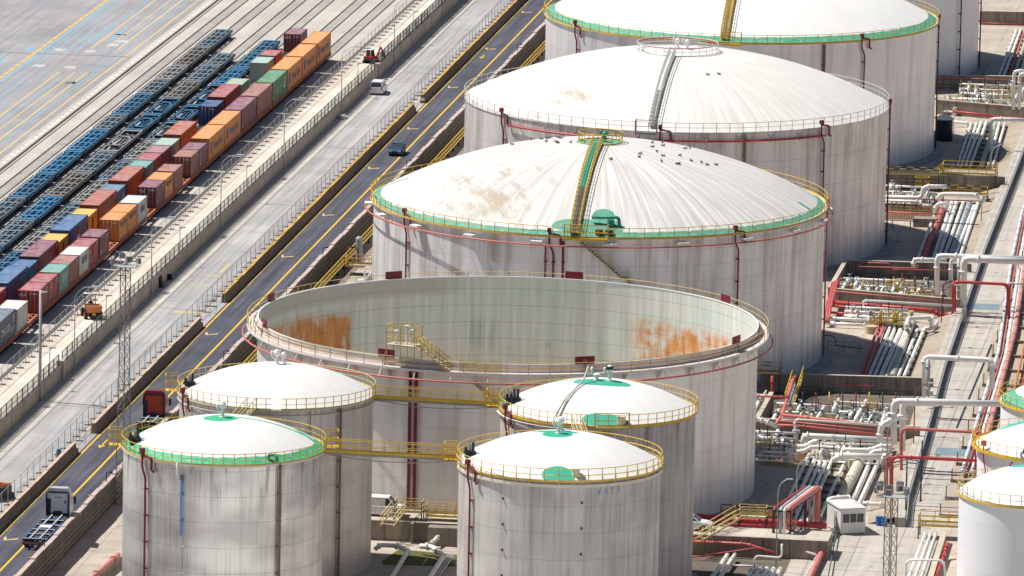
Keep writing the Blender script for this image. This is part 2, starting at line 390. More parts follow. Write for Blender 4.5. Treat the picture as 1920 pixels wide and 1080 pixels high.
for i, (a, b) in enumerate(((640,815.5),(826.5,893.5),(910,1065.3),(1073.5,1300))):
    rt = root('concrete_barrier', (-152.7,(a+b)/2,0), BL[i], 'road barrier', 'concrete barriers along the dark road')
    g = MB(); y = a; c = MB()
    while y < b-.5:
        e = min(y+3.2, b); h = 1.08+random.uniform(-.04,.04)
        g.add([(-153.05,y,0),(-152.4,y,0),(-152.4,e-.04,0),(-153.05,e-.04,0),(-152.95,y,h),(-152.65,y,h),(-152.65,e-.04,h),(-152.95,e-.04,h)], [(0,1,5,4),(1,2,6,5),(2,3,7,6),(3,0,4,7),(4,5,6,7)])
        c.box(-152.97,y,h,-152.6,e-.04,h+.07+random.uniform(0,.05)); y = e
    g.build('barrier_body', barm, rt); c.build('cap', bcap if i > 1 else bcap2, rt)
    if i < 4:
        for yy in ((b+.15,) if i != 3 else (a-.15,)):
            e = MB(); e.box(-152.95,yy-.15,0,-152.4,yy+.2,.35); e.box(-152.95,yy-.15,.35,-152.4,yy+.2,.6,1); e.build('end_marker', [REDP, WHITE], rt)

# ---------------------------------------------------------------- fences
meshm = G('fence_mesh', .7); nt = meshm.t
def netting(name, c, op):
    q = G(name, .8); t = q.t; tr = t.nodes.new('ShaderNodeBsdfTransparent'); mx = t.nodes.new('ShaderNodeMixShader')
    x, y, z = q.xyz(geo=True); n = q.noise(q.V(x, y, z), .35, 3); q.put(mx.inputs[0], q.ramp(n, .35, .7, op*.7, min(1, op*1.35)))
    q.out(c); t.links.new(tr.outputs[0], mx.inputs[1]); t.links.new(q.b.outputs[0], mx.inputs[2])
    t.links.new(mx.outputs[0], t.nodes['Material Output'].inputs[0]); return q.mt
NETG, NETD, NETL = netting('green_netting', (.12,.15,.12), .45), netting('dark_netting', (.04,.08,.075), .7), netting('wire_panel', (.45,.47,.48), .13)
FGREEN = plain('fence_green', (.06,.10,.085), .6)
def fence(a, b, zb, label, net, step=3.0, h=1.4, x=-162.25):
    rt = root('mesh_fence', (x,(a+b)/2,zb), label, 'fence', 'green mesh fences on the retaining wall')
    n = MB(); n.quad((x,a,zb),(x,b,zb),(x,b,zb+h-.05),(x,a,zb+h-.05)); n.build('netting', net, rt)
    p = MB(); p.beam((x,a,zb+h),(x,b,zb+h),.06,.06); p.beam((x,a,zb+h*.5),(x,b,zb+h*.5),.05,.05); p.beam((x,a,zb+.12),(x,b,zb+.12),.05,.05); p.build('rail', FGREEN, rt)
    post = MB(); post.box(x-.05,0,zb,x+.05,.1,zb+h+.06); me = post.mesh('post', FGREEN, Vector((x,0,zb)))
    y = a
    while y <= b+.01:
        o = bpy.data.objects.new('post', me); COL.objects.link(o); o.parent = rt; o.location = (0, y-(a+b)/2, 0); y += step
    return rt
fence(736, 856, YARD_Z+.2, 'green mesh fence on the beige wall at the lower left corner, below the orange dumper', NETG)
fence(858, 1093.5, YARD_Z+.2, 'long green mesh fence on the beige wall between dumper and white van', NETG)
fence(1096, 1231, YARD_Z+.58, 'dark netted fence on the wall beyond the red digger', NETD)
# site fence panels on concrete feet
def panels(x, a, b, zb, label, grp, skip=()):
    proto = None; y = a; k = 0
    while y < b:
        if any(s0 <= y <= s1 for s0, s1 in skip): y += 3.45; k += 1; continue
        if proto is None:
            rt = root('fence_panel', (x,y,zb), label, 'site fence', grp)
            f = MB()
            f.tube([(x,y,zb+.1),(x,y,zb+2.0)], .035, 5); f.tube([(x,y+3.4,zb+.1),(x,y+3.4,zb+2.0)], .035, 5)
            f.tube([(x,y,zb+2.0),(x,y+3.4,zb+2.0)], .03, 5); f.tube([(x,y,zb+.2),(x,y+3.4,zb+.2)], .03, 5); f.build('frame', STEEL, rt)
            n = MB(); n.quad((x,y,zb+.2),(x,y+3.4,zb+.2),(x,y+3.4,zb+2.0),(x,y,zb+2.0)); n.build('wire_mesh', NETL, rt)
            q = MB(); q.box(x-.42,y-.14,zb,x+.42,y+.14,zb+.14); q.build('foot', plain('fence_foot', (.30,.27,.24), .85), rt); proto = rt
        else: dup(proto, (x,y,zb))
        y += 3.45; k += 1
panels(-154.2, 738, 1190, 0, 'grey wire fence panel on a concrete foot between the grey road and the barriers', 'wire fence panels between the two roads')
panels(-166.5, 800, 1170, YARD_Z, 'grey wire fence panel on a concrete foot along the platform beside the tracks', 'wire fence panels along the platform')
for X, Y in ((-153.6,898),(-153.7,903),(-153.4,907),(-153.4,818),(-153.5,822),(-153.3,1069)):
    g = MB(); g.tube([(X,Y,.1),(X,Y,2.0)], .035, 5); g.tube([(X,Y,2.0),(X+1.0,Y+1.6,2.0),(X+1.0,Y+1.6,.1)], .03, 5); g.box(X-.4,Y-.13,0,X+.4,Y+.13,.14)
    solo(g, 'fence_panel', STEEL, 'loose wire fence panel turned aside at a gap in the road barriers', 'site fence', 'turned fence panels at the barrier gaps')
# ================================================================ TRAINS
def cmat(name, c, sheen=.5, dirt=.35):
    g = G(name, sheen, 0, .35); x, y, z = g.xyz(); h = g.M('ADD', x, y)
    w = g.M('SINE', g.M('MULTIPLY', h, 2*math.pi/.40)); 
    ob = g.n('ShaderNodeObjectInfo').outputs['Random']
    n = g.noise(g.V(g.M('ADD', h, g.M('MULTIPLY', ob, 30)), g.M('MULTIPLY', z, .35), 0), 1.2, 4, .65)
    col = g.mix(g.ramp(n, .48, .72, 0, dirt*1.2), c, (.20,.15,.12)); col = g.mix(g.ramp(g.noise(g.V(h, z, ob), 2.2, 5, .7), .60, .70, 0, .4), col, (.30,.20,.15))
    col = g.mul(col, g.ramp(w, -1, 1, .80, 1.08)); g.bump(w, .8, .06)  # rib shading put into the colour beside the bump
    return g.out(col)
def rmat(name, c, fade_lift=.2):
    g = G(name, .65, 0, .3); x, y, z = g.xyz(); ob = g.n('ShaderNodeObjectInfo').outputs['Random']
    w = g.M('SINE', g.M('MULTIPLY', y, 2*math.pi/.40))
    n = g.noise(g.V(x, g.M('ADD', y, g.M('MULTIPLY', ob, 30)), 0), .8, 5, .65); n2 = g.noise(g.V(x, y, ob), 6, 3)
    pale = tuple(v*(1-fade_lift)+.60*fade_lift for v in c)  # dusty fade plus sunlight on the roof, both put into the colour
    col = g.mix(g.ramp(n, .30, .62), c, pale); col = g.mix(g.ramp(n2, .66, .78, 0, .5), col, (.55,.48,.42))
    col = g.mul(col, g.ramp(w, -1, 1, .90, 1.04)); g.bump(w, .35, .04)  # roof ribs shaded in the colour as well
    return g.out(col)
CC = {'orange':(0.800,0.277,0.053),'maroon':(0.201,0.041,0.077),'brown':(0.319,0.100,0.071),'rust':(0.389,0.083,0.041),'red':(0.354,0.053,0.059),'green':(0.065,0.236,0.106),'teal':(0.165,0.366,0.319),
 'pteal':(0.354,0.496,0.437),'white':(0.708,0.696,0.614),'grey':(0.590,0.637,0.625),'navy':(0.014,0.059,0.201),'blue':(0.035,0.130,0.295),'sblue':(0.118,0.212,0.319),'yellow':(0.779,0.448,0.071),'slate':(0.118,0.147,0.206),'mauve':(0.319,0.142,0.165),'lime':(0.354,0.425,0.319)}
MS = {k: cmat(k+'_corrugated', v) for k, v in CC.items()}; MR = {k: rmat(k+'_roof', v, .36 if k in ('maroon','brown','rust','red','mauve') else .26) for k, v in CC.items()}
MD = {k: plain(k+'_door', tuple(t*.85 for t in v), .5, 0, .25) for k, v in CC.items()}
ROD = plain('lock_rods', (.38,.36,.34), .5, .4)
_cc = {}; _cm = {}; MARKM = plain('stencil_marks', (.55,.55,.52), .6)
def container(x, y, col, L, label, doors=False, hc=None, z=2.56, grp='shipping containers on the trains'):
    H_ = (2.9 if L == 40 else 2.59) if hc is None else hc; ln = 12.19 if L == 40 else 6.06; hw = 1.22
    rt = root('shipping_container', (x, y+ln/2, z), label, 'shipping container', grp)
    k = (col, L, H_, doors)
    if k not in _cc:
        b = MB(); t = .05; y0, y1 = -ln/2, ln/2
        b.box(-hw+t,y0+t,.05,hw-t,y1-t,H_-.03,0,1)
        f = MB()
        for sx in (-1, 1):
            for yy in (y0, y1-.16): f.box(sx*hw-(.16 if sx > 0 else 0),yy,0,sx*hw+(.16 if sx < 0 else 0),yy+.16,H_)
            a = sx*hw-(.08 if sx > 0 else 0); f.box(a,y0+.16,H_-.09,a+.08,y1-.16,H_-.005); f.box(a,y0+.16,0,a+.08,y1-.16,.14)
        for yy in (y0, y1-.08): f.box(-hw+.16,yy,H_-.11,hw-.16,yy+.08,H_-.005); f.box(-hw+.16,yy,0,hw-.16,yy+.08,.13)
        d = MB()
        for s_ in (-1, 1):
            d.box(min(s_*.02,s_*1.04),y0+.01,.14,max(s_*.02,s_*1.04),y0+.05,H_-.12,0)
            for q in (.25, .72): d.tube([(s_*q,y0-.02,.1),(s_*q,y0-.02,H_-.12)], .022, 5, 1)
            for zz in (.7, 1.3, 1.9): d.box(min(s_*.05,s_*1.0),y0-.012,zz,max(s_*.05,s_*1.0),y0+.01,zz+.05,0)
        d.box(-.012,y0-.005,.14,.012,y0+.012,H_-.12,2)
        q = MB()
        for s_ in (-1, 1):
            for j in range(7): q.box(min(s_*(hw+.004),s_*(hw+.014)),y1-1.75+j*.2,H_-.50,max(s_*(hw+.004),s_*(hw+.014)),y1-1.63+j*.2,H_-.30)
            q.box(min(s_*(hw+.004),s_*(hw+.014)),y1-1.2,H_-.85,max(s_*(hw+.004),s_*(hw+.014)),y1-.5,H_-.72); q.box(min(s_*(hw+.004),s_*(hw+.014)),y0+.5,.5,max(s_*(hw+.004),s_*(hw+.014)),y0+.8,.85)
        for j in range(6): q.box(.35+j*.13,y0-.004,H_-.45,.43+j*.13,y0+.004,H_-.30)
        _cm[L] = q.mesh('markings', [MARKM])
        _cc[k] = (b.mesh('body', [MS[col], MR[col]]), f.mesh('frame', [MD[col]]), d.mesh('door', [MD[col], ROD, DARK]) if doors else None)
    for nm, me in zip(('body','frame','door'), _cc[k]):
        if me:
            o = bpy.data.objects.new(nm, me); COL.objects.link(o); o.parent = rt
    o = bpy.data.objects.new('markings', _cm[L]); COL.objects.link(o); o.parent = rt
    return rt
def side_text(rt, s, size, mat, dy=0, dz=1.5, sp=1.05, x=1.235):
    o = text(s, size, mat, rt, WL[rt.name]+Vector((x,dy,dz)), (R(90),0,R(90)), 'lettering', .006, sp); return o
def end_text(rt, s, size, mat, L, dx=-.6, dz=2.2):
    return text(s, size, mat, rt, WL[rt.name]+Vector((dx,-L/2-.03,dz)), (R(90),0,0), 'lettering', .006, 1.05)
def bars(rt, y0, y1, zs, mat, x=1.235):
    b = MB(); o = WL[rt.name]
    for z0, z1 in zs: b.box(o.x+x-.01,o.y+y0,o.z+z0,o.x+x+.01,o.y+y1,o.z+z1)
    b.build('livery_mark', mat, rt)

def strokes(rt, dy, dz, w, h, n, mat, seed, x=1.235):
    """worn lettering that can no longer be read: upright and cross strokes"""
    rn = random.Random(seed); b = MB(); o = WL[rt.name]+Vector((x,dy,dz)); st = w/n
    for q in range(n):
        y = o.y-w/2+q*st; b.box(o.x-.008,y,o.z-h/2,o.x+.008,y+st*.22,o.z+h/2)
        for zz in rn.sample((-.45,-.05,.32), 2): b.box(o.x-.008,y+st*.22,o.z+h*zz,o.x+.008,y+st*.72,o.z+h*(zz+.16))
        if rn.random() < .5: b.box(o.x-.008,y+st*.55,o.z-h/2,o.x+.008,y+st*.74,o.z+h/2*rn.choice((.1,1)))
    b.build('lettering', mat, rt)
# --- wagons
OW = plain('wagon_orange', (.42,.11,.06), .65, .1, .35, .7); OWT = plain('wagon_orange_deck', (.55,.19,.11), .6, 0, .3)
DW = plain('wagon_dark', (.05,.055,.06), .7, .2, .35)
def bogie(mb, x, y, z0, m):
    for yy in (-.9, .9):
        for s_ in (-1, 1):
            c = (x+s_*.83, y+yy, z0+.46); n = 14
            vs = [(c[0]+dx, c[1]+.44*math.cos(2*math.pi*j/n), c[2]+.44*math.sin(2*math.pi*j/n)) for dx in (-.06,.06) for j in range(n)]
            mb.add(vs, [(j,(j+1) % n,n+(j+1) % n,n+j) for j in range(n)]+[tuple(range(n)),tuple(range(n,2*n))], m)
        mb.tube([(x-.8,y+yy,z0+.46),(x+.8,y+yy,z0+.46)], .08, 6, m)
    for s_ in (-1, 1): mb.box(x+s_*1.0-.07,y-1.4,z0+.35,x+s_*1.0+.07,y+1.4,z0+.72,m)
    mb.box(x-1.0,y-.25,z0+.4,x+1.0,y+.25,z0+.75,m)
def flat_wagon(x, a, b, mat, deck, label, grp):
    rt = root('flat_wagon', (x,(a+b)/2,YARD_Z), label, 'rail wagon', grp); zt = 2.54
    f = MB()
    for s_ in (-1, 1):
        f.box(x+s_*1.2-.1,a+.25,zt-.46,x+s_*1.2+.1,b-.25,zt,0,1); f.box(x+s_*.35-.1,a+.25,zt-.35,x+s_*.35+.1,b-.25,zt-.02,0,1)
        y = a+.7
        while y < b-.6: f.beam((x+s_*1.32,y,zt-.5),(x+s_*1.32,y+.45,zt-.15),.06,.09); y += 1.1
    y = a+.25
    while y < b: f.box(x-1.1,y,zt-.3,x+1.1,y+.28,zt-.03,0,1); y += 1.75
    y = a+.5
    while y < b-1.6: f.beam((x-.95,y,zt-.12),(x-.4,y+1.5,zt-.12),.07,.1,1); f.beam((x+.95,y,zt-.12),(x+.4,y+1.5,zt-.12),.07,.1,1); y += 1.75
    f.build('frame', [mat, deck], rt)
    for yy in (a+2.0, b-2.0):
        g = MB(); bogie(g, x, yy, YARD_Z+.05, 0); g.build('bogie', DW, rt)
    for yy, s_ in ((a, -1), (b, 1)):
        for q in (-.85, .85): g = MB(); g.tube([(x+q,yy+s_*-.25,zt-.28),(x+q,yy+s_*.16,zt-.28)], .09, 8); g.tube([(x+q,yy+s_*.14,zt-.28),(x+q,yy+s_*.22,zt-.28)], .2, 10); g.build('buffer', DW, rt)
    return rt
WB = {}
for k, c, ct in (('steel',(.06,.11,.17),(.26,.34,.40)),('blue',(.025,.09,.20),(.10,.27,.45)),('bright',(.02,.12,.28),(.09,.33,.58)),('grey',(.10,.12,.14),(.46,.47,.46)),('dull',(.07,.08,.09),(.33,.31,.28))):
    WB[k] = [plain('skeletal_'+k, tuple(v*.6 for v in c), .6, .1, .3), plain('skeletal_'+k+'_lit_top', tuple(v*.72 for v in ct), .55, .1, .35), plain('shade_plate_'+k, tuple(v*.25 for v in c), .8, 0, .3)]  # sunlit tops and shaded under plate put into the colours
_sk = {}
def skeletal(x, y0, L, kind, ring, label):
    """empty skeletal container wagon: spine, side outriggers, end sills, bogies"""
    rt = root('skeletal_wagon', (x,y0+L/2,YARD_Z), label, 'rail wagon', 'empty skeletal wagons on the left tracks')
    key = (L, kind, ring)
    if key not in _sk:
        zt = 1.15; a, b = -L/2+.15, L/2-.15; f = MB()
        for q, w in (((-.42,.17),(.42,.17)) if not ring else ((-1.1,.14),(1.1,.14))): f.box(q-w/2,a,zt-.38,q+w/2,b,zt,0,1)
        if not ring:
            for s_ in (-1, 1): f.box(s_*1.02-.06,a+1.2,zt-.25,s_*1.02+.06,b-1.2,zt-.05,0,1)
        for yy in (a, b-.9): f.box(-1.2,yy,zt-.3,1.2,yy+.9,zt+.02,0,1)
        if ring:
            n0 = len(f.v); f.lathe((0,0), [(.95,zt-.2),(1.08,zt-.2),(1.08,zt),(.95,zt),(.95,zt-.2)], 28, 1, False); sy = min(3.6, L*.32)
            for i in range(n0, len(f.v)): vx = f.v[i]; f.v[i] = (vx[0]*.95, vx[1]*sy, vx[2])
            for q in (-.45,0,.45): f.box(q-.06,-sy*.8,zt-.35,q+.06,sy*.8,zt-.18,0,1)
            for yy in (-sy*1.15, sy*1.15-.3): f.box(-1.1,yy,zt-.28,1.1,yy+.3,zt,0,1)
            for s_ in (-1, 1):
                for t in (-1, 1): f.beam((s_*1.05,t*sy*1.1,zt-.1),(s_*.5,t*(sy*1.1+1.0),zt-.1),.1,.12,1)
        y = a+1.5; i = 0
        while y < b-1.2:
            if not ring: f.box(-1.0,y,zt-.26,1.0,y+(.85 if i % 3 == 1 else .2),zt-.03,0,1)
            for s_ in (-1, 1):
                f.box(s_*1.25-.1,y-.05,zt-.05,s_*1.25+.1,y+.3,zt+.06,0,1); f.beam((s_*1.02,y,zt-.1),(s_*1.28,y+.4,zt-.28),.07,.08,1)
                f.beam((s_*1.3,y+.5,zt-.35),(s_*1.3,y+.95,zt-.05),.05,.06)
            y += 1.25; i += 1
        if not ring:
            for t in (-1, 1): f.beam((-.9,t*(L/2-1.0),zt-.08),(-.3,t*(L/2-3.0),zt-.08),.12,.1,1); f.beam((.9,t*(L/2-1.0),zt-.08),(.3,t*(L/2-3.0),zt-.08),.12,.1,1)
        f.box(-.28,a,zt-.75,.28,b,zt-.38,0); f.box(-.95,a+.3,zt-.62,.95,b-.3,zt-.56,2); f.box(-.9,-L*.18,.45,-.4,L*.18,zt-.45,0); f.box(.4,-L*.1,.45,.9,L*.2,zt-.45,0)  # thin dark plate added to stand in for shade under the frame
        bg_ = MB(); bogie(bg_, 0, 0, .05, 0); bf = MB()
        bf.tube([(0,-.3,zt-.25),(0,.3,zt-.25)], .09, 8); bf.tube([(0,-.04,zt-.25),(0,.04,zt-.25)], .2, 10)
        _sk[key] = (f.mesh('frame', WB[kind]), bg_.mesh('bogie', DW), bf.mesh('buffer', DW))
    me = _sk[key]
    for nm, q, dx, dy in (('frame',me[0],0,0),('bogie',me[1],0,-L/2+2.2),('bogie',me[1],0,L/2-2.2),('buffer',me[2],-.85,-L/2),('buffer',me[2],.85,-L/2),('buffer',me[2],-.85,L/2),('buffer',me[2],.85,L/2)):
        o = bpy.data.objects.new(nm, q); COL.objects.link(o); o.parent = rt; o.location = (dx,dy,0)
    return rt
ORD = ['first','second','third','fourth','fifth','sixth','seventh','eighth','ninth','tenth','eleventh','twelfth','thirteenth','fourteenth','fifteenth','sixteenth','seventeenth','eighteenth','nineteenth','twentieth','twenty-first','twenty-second','twenty-third','twenty-fourth','twenty-fifth','twenty-sixth','twenty-seventh']
KN = {'steel':'steel-blue','blue':'blue','bright':'bright blue','grey':'grey','dull':'dusty brown'}
def row(x, ys, kinds, nm):
    for i in range(len(ys)-1):
        k = kinds[i]; ring = k.endswith('o'); k = k.rstrip('o')
        skeletal(x, ys[i+1]+.1, ys[i]-ys[i+1]-.2, k, ring, f'{ORD[i]} empty {KN[k]} wagon from the far end'+(', oval-framed' if ring else '')+f' in {nm}')
row(-188.4, [1120.3,1101.6,1082.9,1069,1055,1036,1022,1003.4,984.1,964.8,946,927,908,889,870,851,832], ['steel','dull','grey','steel','blue','steel','bright','bright','blue','steel','grey','blue','steel','blue','grey','steel'], 'the leftmost row')
row(-184.0, [1096.6,1084,1068.6,1052.2,1037,1022.8,1004,986.5,966.5,948,929,910,891,872,853], ['steel','steel','dull','blueo','blueo','greyo','steel','dull','bright','steel','blue','blueo','steel','grey'], 'the second row')
row(-179.9, [1111,1097.2,1083,1066,1046,1031,1015,998,981,962,944,925,906,887,868,849], ['blue','blue','bright','blueo','blueo','steelo','grey','steel','grey','steel','grey','blue','blueo','blueo','steel'], 'the row beside the containers')

# --- container trains
XR, XL = -171.15, -175.25
RT = [('orange',40,1089.1,'farthest orange long container of the right train'),('orange',40,1076.1,'second orange long container from the far end of the right train'),('orange',40,1063.2,'orange long container just beyond the green one on the right train'),
('green',40,1050.4,'green long container with white letters down its side, on the right train'),('brown',40,1037.7,'brick-brown long container just on the near side of the green one'),('maroon',40,1024.9,'dark maroon long container between a brick-brown one and orange ones'),
('orange',40,1012.0,'orange long container on the near side of the dark maroon long one'),('orange',40,999.3,'orange long container right behind two short maroon ones'),
('maroon',20,992.0,'farther of two short maroon containers next to the orange long ones'),('brown',20,985.7,'short brown-maroon container facing the gap, its dull top next to a purple one'),
('brown',20,973.7,'short brown container behind a short orange one, past the gap in the right train'),('orange',20,966.8,'short orange container between a brown one and a purple one lettered tex'),('maroon',20,960.6,'short purple-maroon container with tex on its end, behind the pale grey one'),
('grey',20,948.1,'pale grey short container with dark lettering behind two orange ones'),('orange',20,941.25,'farther of two short orange containers, next to the pale grey one'),('orange',20,935.0,'nearer of two short orange containers, doors facing the gap'),
('maroon',20,922.2,'short purple-maroon container just on the near side of the orange wagon deck'),('red',20,915.3,'dull red short container with a red emblem between purple and white ones'),('white',20,909.1,'off-white short container with grey lettering on the right train'),
('brown',20,902.7,'short brown container between the off-white and the teal ones'),('teal',20,896.5,'teal short container with white lettering on the right train'),('red',20,889.9,'faded red short container with a round white emblem behind the tex one'),
('red',20,883.7,'dark red short container with tex on its end, beside the tall steel pole'),('white',20,871.2,'cream short container near the left edge of the picture, past the gap'),('slate',40,857.8,'slate blue long container with CMA CGM lettering at the left edge of the picture')]
HL = lambda rt, dy=.4: side_text(rt, 'Hapag-Lloyd', 1.25, LETK, 0.5, 1.45)
def hl_mark(rt, dy):
    b = MB(); o = WL[rt.name]+Vector((1.235,dy,0))
    b.box(o.x-.01,o.y-.5,o.z+.75,o.x+.01,o.y+.35,o.z+2.15); b.build('emblem', plain('emblem_blue', (.10,.12,.35), .6), rt)
for i, (c, L, y, lb) in enumerate(RT):
    rt = container(XR, y, c, L, lb, doors=(i in (9,12,15,22)))
    ln = 12.19 if L == 40 else 6.06
    if c == 'orange' and L == 40: side_text(rt, 'Hapag-Lloyd', 1.2, LETG, .9, 1.45, 1.15); hl_mark(rt, -4.2)
    elif c == 'orange': side_text(rt, 'Hapag-Lloyd', .95, LETG, 0, 1.9, 1.0)
    if i == 3:
        for q, ch in enumerate('UASC'): side_text(rt, ch, 1.0, LETW, -3.0+q*1.75, 1.1+q*.12)
        bars(rt, 3.6, 4.0, [(.9,2.5)], LETW); bars(rt, 2.9, 3.6, [(.9,1.2)], LETW)
    if i in (12, 22): end_text(rt, 'tex', .62, LETW, ln, -.62, 2.1)
    if i == 8: [bars(rt, -2.6, -2.35, [(.5+.5*q,.75+.5*q)], LETW) for q in (0,1,2,3)]
    if i == 13: strokes(rt, .2, 1.5, 3.0, .75, 5, LETG, 1)
    if i == 17: bars(rt, -.5, .9, [(1.0,2.3)], plain('emblem_red', (.5,.03,.03), .6)); side_text(rt, 'tex', .5, LETW, -2.2, 1.8)
    if i == 18: strokes(rt, .2, 1.6, 3.4, .8, 7, LETG, 2)
    if i == 20: strokes(rt, .2, 1.6, 3.0, .8, 6, LETW, 3)
    if i == 21:
        b = MB(); o = WL[rt.name]; b.lathe((0,0), [(.28,0),(.42,0)], 20, 0, False)
        b.v = [(o.x+1.24, o.y-1.6+v[0], o.z+1.95+v[1]) for v in b.v]; b.build('emblem', LETW, rt)
    if i == 24: side_text(rt, 'CMA CGM', 1.15, LETW, .2, 1.35, 1.0); bars(rt, 4.6, 4.9, [(1.6,2.4)], LETW); bars(rt, 3.1, 5.6, [(1.1,1.16),(.85,.91)], LETW)
LT = [('maroon',20,1099.6,'lone maroon container with tex on its end at the far end of the left train'),('red',20,1077.7,'short dark red container behind the grey-green one on the left train'),('pteal',20,1070.5,'short grey-green container standing behind the green long one'),
('lime',20,1049.4,'short pale-topped green container behind the faded maroon long one'),('red',40,1035.6,'faded maroon long container behind the navy blue short one'),('navy',20,1028.9,'navy blue short container with a pale blue top on the left train'),
('rust',40,1001.7,'farthest rust-red long container on the left train'),('pteal',20,994.7,'pale mint-topped short container next to the farthest rust-red long one'),('mauve',20,988.3,'mauve-topped short container between mint and brick ones on the left train'),('red',20,981.9,'short brick-red container with a faded roof, behind the teal one on the left train'),
('teal',20,975.6,'short teal container on the left train, behind a rust-red long one'),('rust',40,962.8,'middle rust-red long container of the left train, behind the tex one'),('sblue',20,955.9,'short steel-blue container between two rust-red long ones'),
('rust',40,943.5,'nearest rust-red long container on the left train'),('yellow',20,936.6,'farther yellow short container, next to the blue long one'),('blue',40,924.2,'blue long container with a red and white mark, between two yellow ones'),
('yellow',20,917.6,'nearer yellow short container, next to the dark red long one'),('maroon',40,904.9,'dark red long container between a yellow one and blue ones'),('blue',20,898.6,'short blue container against the dark red long one'),
('blue',40,886.2,'dark blue long container with pink blossom-like marks at the left edge'),('red',20,879.4,'crimson short container cut by the left edge of the picture'),('blue',40,866.4,'blue long container outside the left edge, behind the slate one')]
for i, (c, L, y, lb) in enumerate(LT):
    rt = container(XL, y, c, L, lb, doors=(i in (0,5)), grp='shipping containers on the left train')
    if i == 0: end_text(rt, 'tex', .62, LETW, 6.06, -.62, 2.1)
    if i == 15: bars(rt, -.6, 1.0, [(1.6,2.2)], plain('mark_red', (.6,.02,.03), .6)); bars(rt, -1.4, .4, [(.5,1.5)], LETW)
    if i == 12: bars(rt, .6, 1.4, [(1.3,1.9)], LETW)
    if i in (14,16): bars(rt, -.3, .2, [(.4,2.1)], LETK)
    if i == 10: side_text(rt, 'tex', .5, LETW, 0, 1.5)
    if i == 19:
        for q, (dy, dz) in enumerate(((-2.5,1.5),(-1.6,1.2),(-.9,1.7),(1.6,2.0),(-.4,.8))): bars(rt, dy, dy+.6, [(dz,dz+.45)], plain('pink_mark', (.45,.22,.28), .6))
rb = [1101.6,1088.7,1075.9,1063.0,1050.1,1037.4,1024.6,1011.7,998.8,985.3,973.2,960.3,947.7,934.7,921.8,908.9,896.3,883.4,870.6,857.5,845]
for i in range(len(rb)-1): flat_wagon(XR, rb[i+1], rb[i], OW, OWT, f'{ORD[i]} orange flat wagon from the far end of the right train', 'orange wagons of the right train')
lb_ = [1106,1092,1077.4,1063.6,1048.9,1035.3,1024.9,1014.2,1001.2,987.9,975.3,962.5,949.4,936.6,923.9,911.2,898.3,885.9,873,860]
lb_ = [b for b in lb_]
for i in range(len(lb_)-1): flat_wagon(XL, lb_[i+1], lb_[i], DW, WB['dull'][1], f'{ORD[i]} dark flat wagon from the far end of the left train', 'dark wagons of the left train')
# ================================================================ TANKS
BZ = BAS; HT = 15.8
def wall_mat(name, c, dark, R_, amt=.5, course=1.8, plate=6.0, seam=.35, fine=.0, metal=0, rough=.6, refl_blotch=.0, spots=0, topdirt=.0, warm=None, sc=1.0):
    g = G(name, rough, metal, .35); x, y, z = g.xyz(); u = g.M('MULTIPLY', g.M('ARCTAN2', y, x), R_)
    n1 = g.noise(g.V(g.M('MULTIPLY', u, .55*sc), g.M('MULTIPLY', z, .035), 0), 1, 4, .6)
    n2 = g.noise(g.V(g.M('MULTIPLY', u, 2.4*sc), g.M('MULTIPLY', z, .07), 3), 1, 3, .6)
    n3 = g.noise(g.V(g.M('MULTIPLY', u, .12), g.M('MULTIPLY', z, .15), 7), 1, 3, .55)
    f = g.M('ADD', g.M('MULTIPLY', n1, .5), g.M('ADD', g.M('MULTIPLY', n2, .3), g.M('MULTIPLY', n3, .2)))
    col = g.mix(g.ramp(f, .46, .64, 0, amt), c, dark)
    if warm: col = g.mix(g.ramp(n1, .5, .7, 0, .6), col, warm)
    if refl_blotch:
        b = g.noise(g.V(g.M('MULTIPLY', u, .16), g.M('MULTIPLY', z, .30), 11), 1, 2, .45); col = g.mul(col, g.ramp(b, .38, .62, 1-refl_blotch, 1+refl_blotch*.5))  # soft bright and dim reflections painted into the wall colour
    if topdirt:
        t = g.ramp(z, 11.5, 17.6, 0, 1); q = g.noise(g.V(g.M('MULTIPLY', u, 1.1), g.M('MULTIPLY', z, .12), 5), 1, 3, .6)
        col = g.mix(g.M('MULTIPLY', g.M('MULTIPLY', t, topdirt), g.ramp(q, .52, .66)), col, tuple(v*.35 for v in dark))
    s1 = g.line(z, course, .055, .3); crs = g.M('FLOOR', g.M('DIVIDE', z, course))
    s2 = g.line(g.M('ADD', u, g.M('MULTIPLY', crs, plate*.37)), plate, .06)
    sm = g.M('MAXIMUM', g.M('MULTIPLY', s1, seam), g.M('MULTIPLY', s2, seam*.55)); col = g.mul(col, g.M('SUBTRACT', 1, sm))
    cell = g.n('ShaderNodeTexWhiteNoise', noise_dimensions='2D')
    g.put(cell.inputs['Vector'], g.V(crs, g.M('FLOOR', g.M('DIVIDE', g.M('ADD', u, g.M('MULTIPLY', crs, plate*.37)), plate)), 0))
    col = g.mul(col, g.ramp(cell.outputs[0], 0, 1, .96, 1.03))
    if fine:
        w = g.M('SINE', g.M('MULTIPLY', u, 2*math.pi/.27)); col = g.mul(col, g.ramp(w, -1, 1, 1-fine, 1.02)); g.bump(w, .25, .02)
    else: g.bump(g.M('ADD', n2, g.M('MULTIPLY', s1, -.6)), .15, .05)
    return g.out(col)
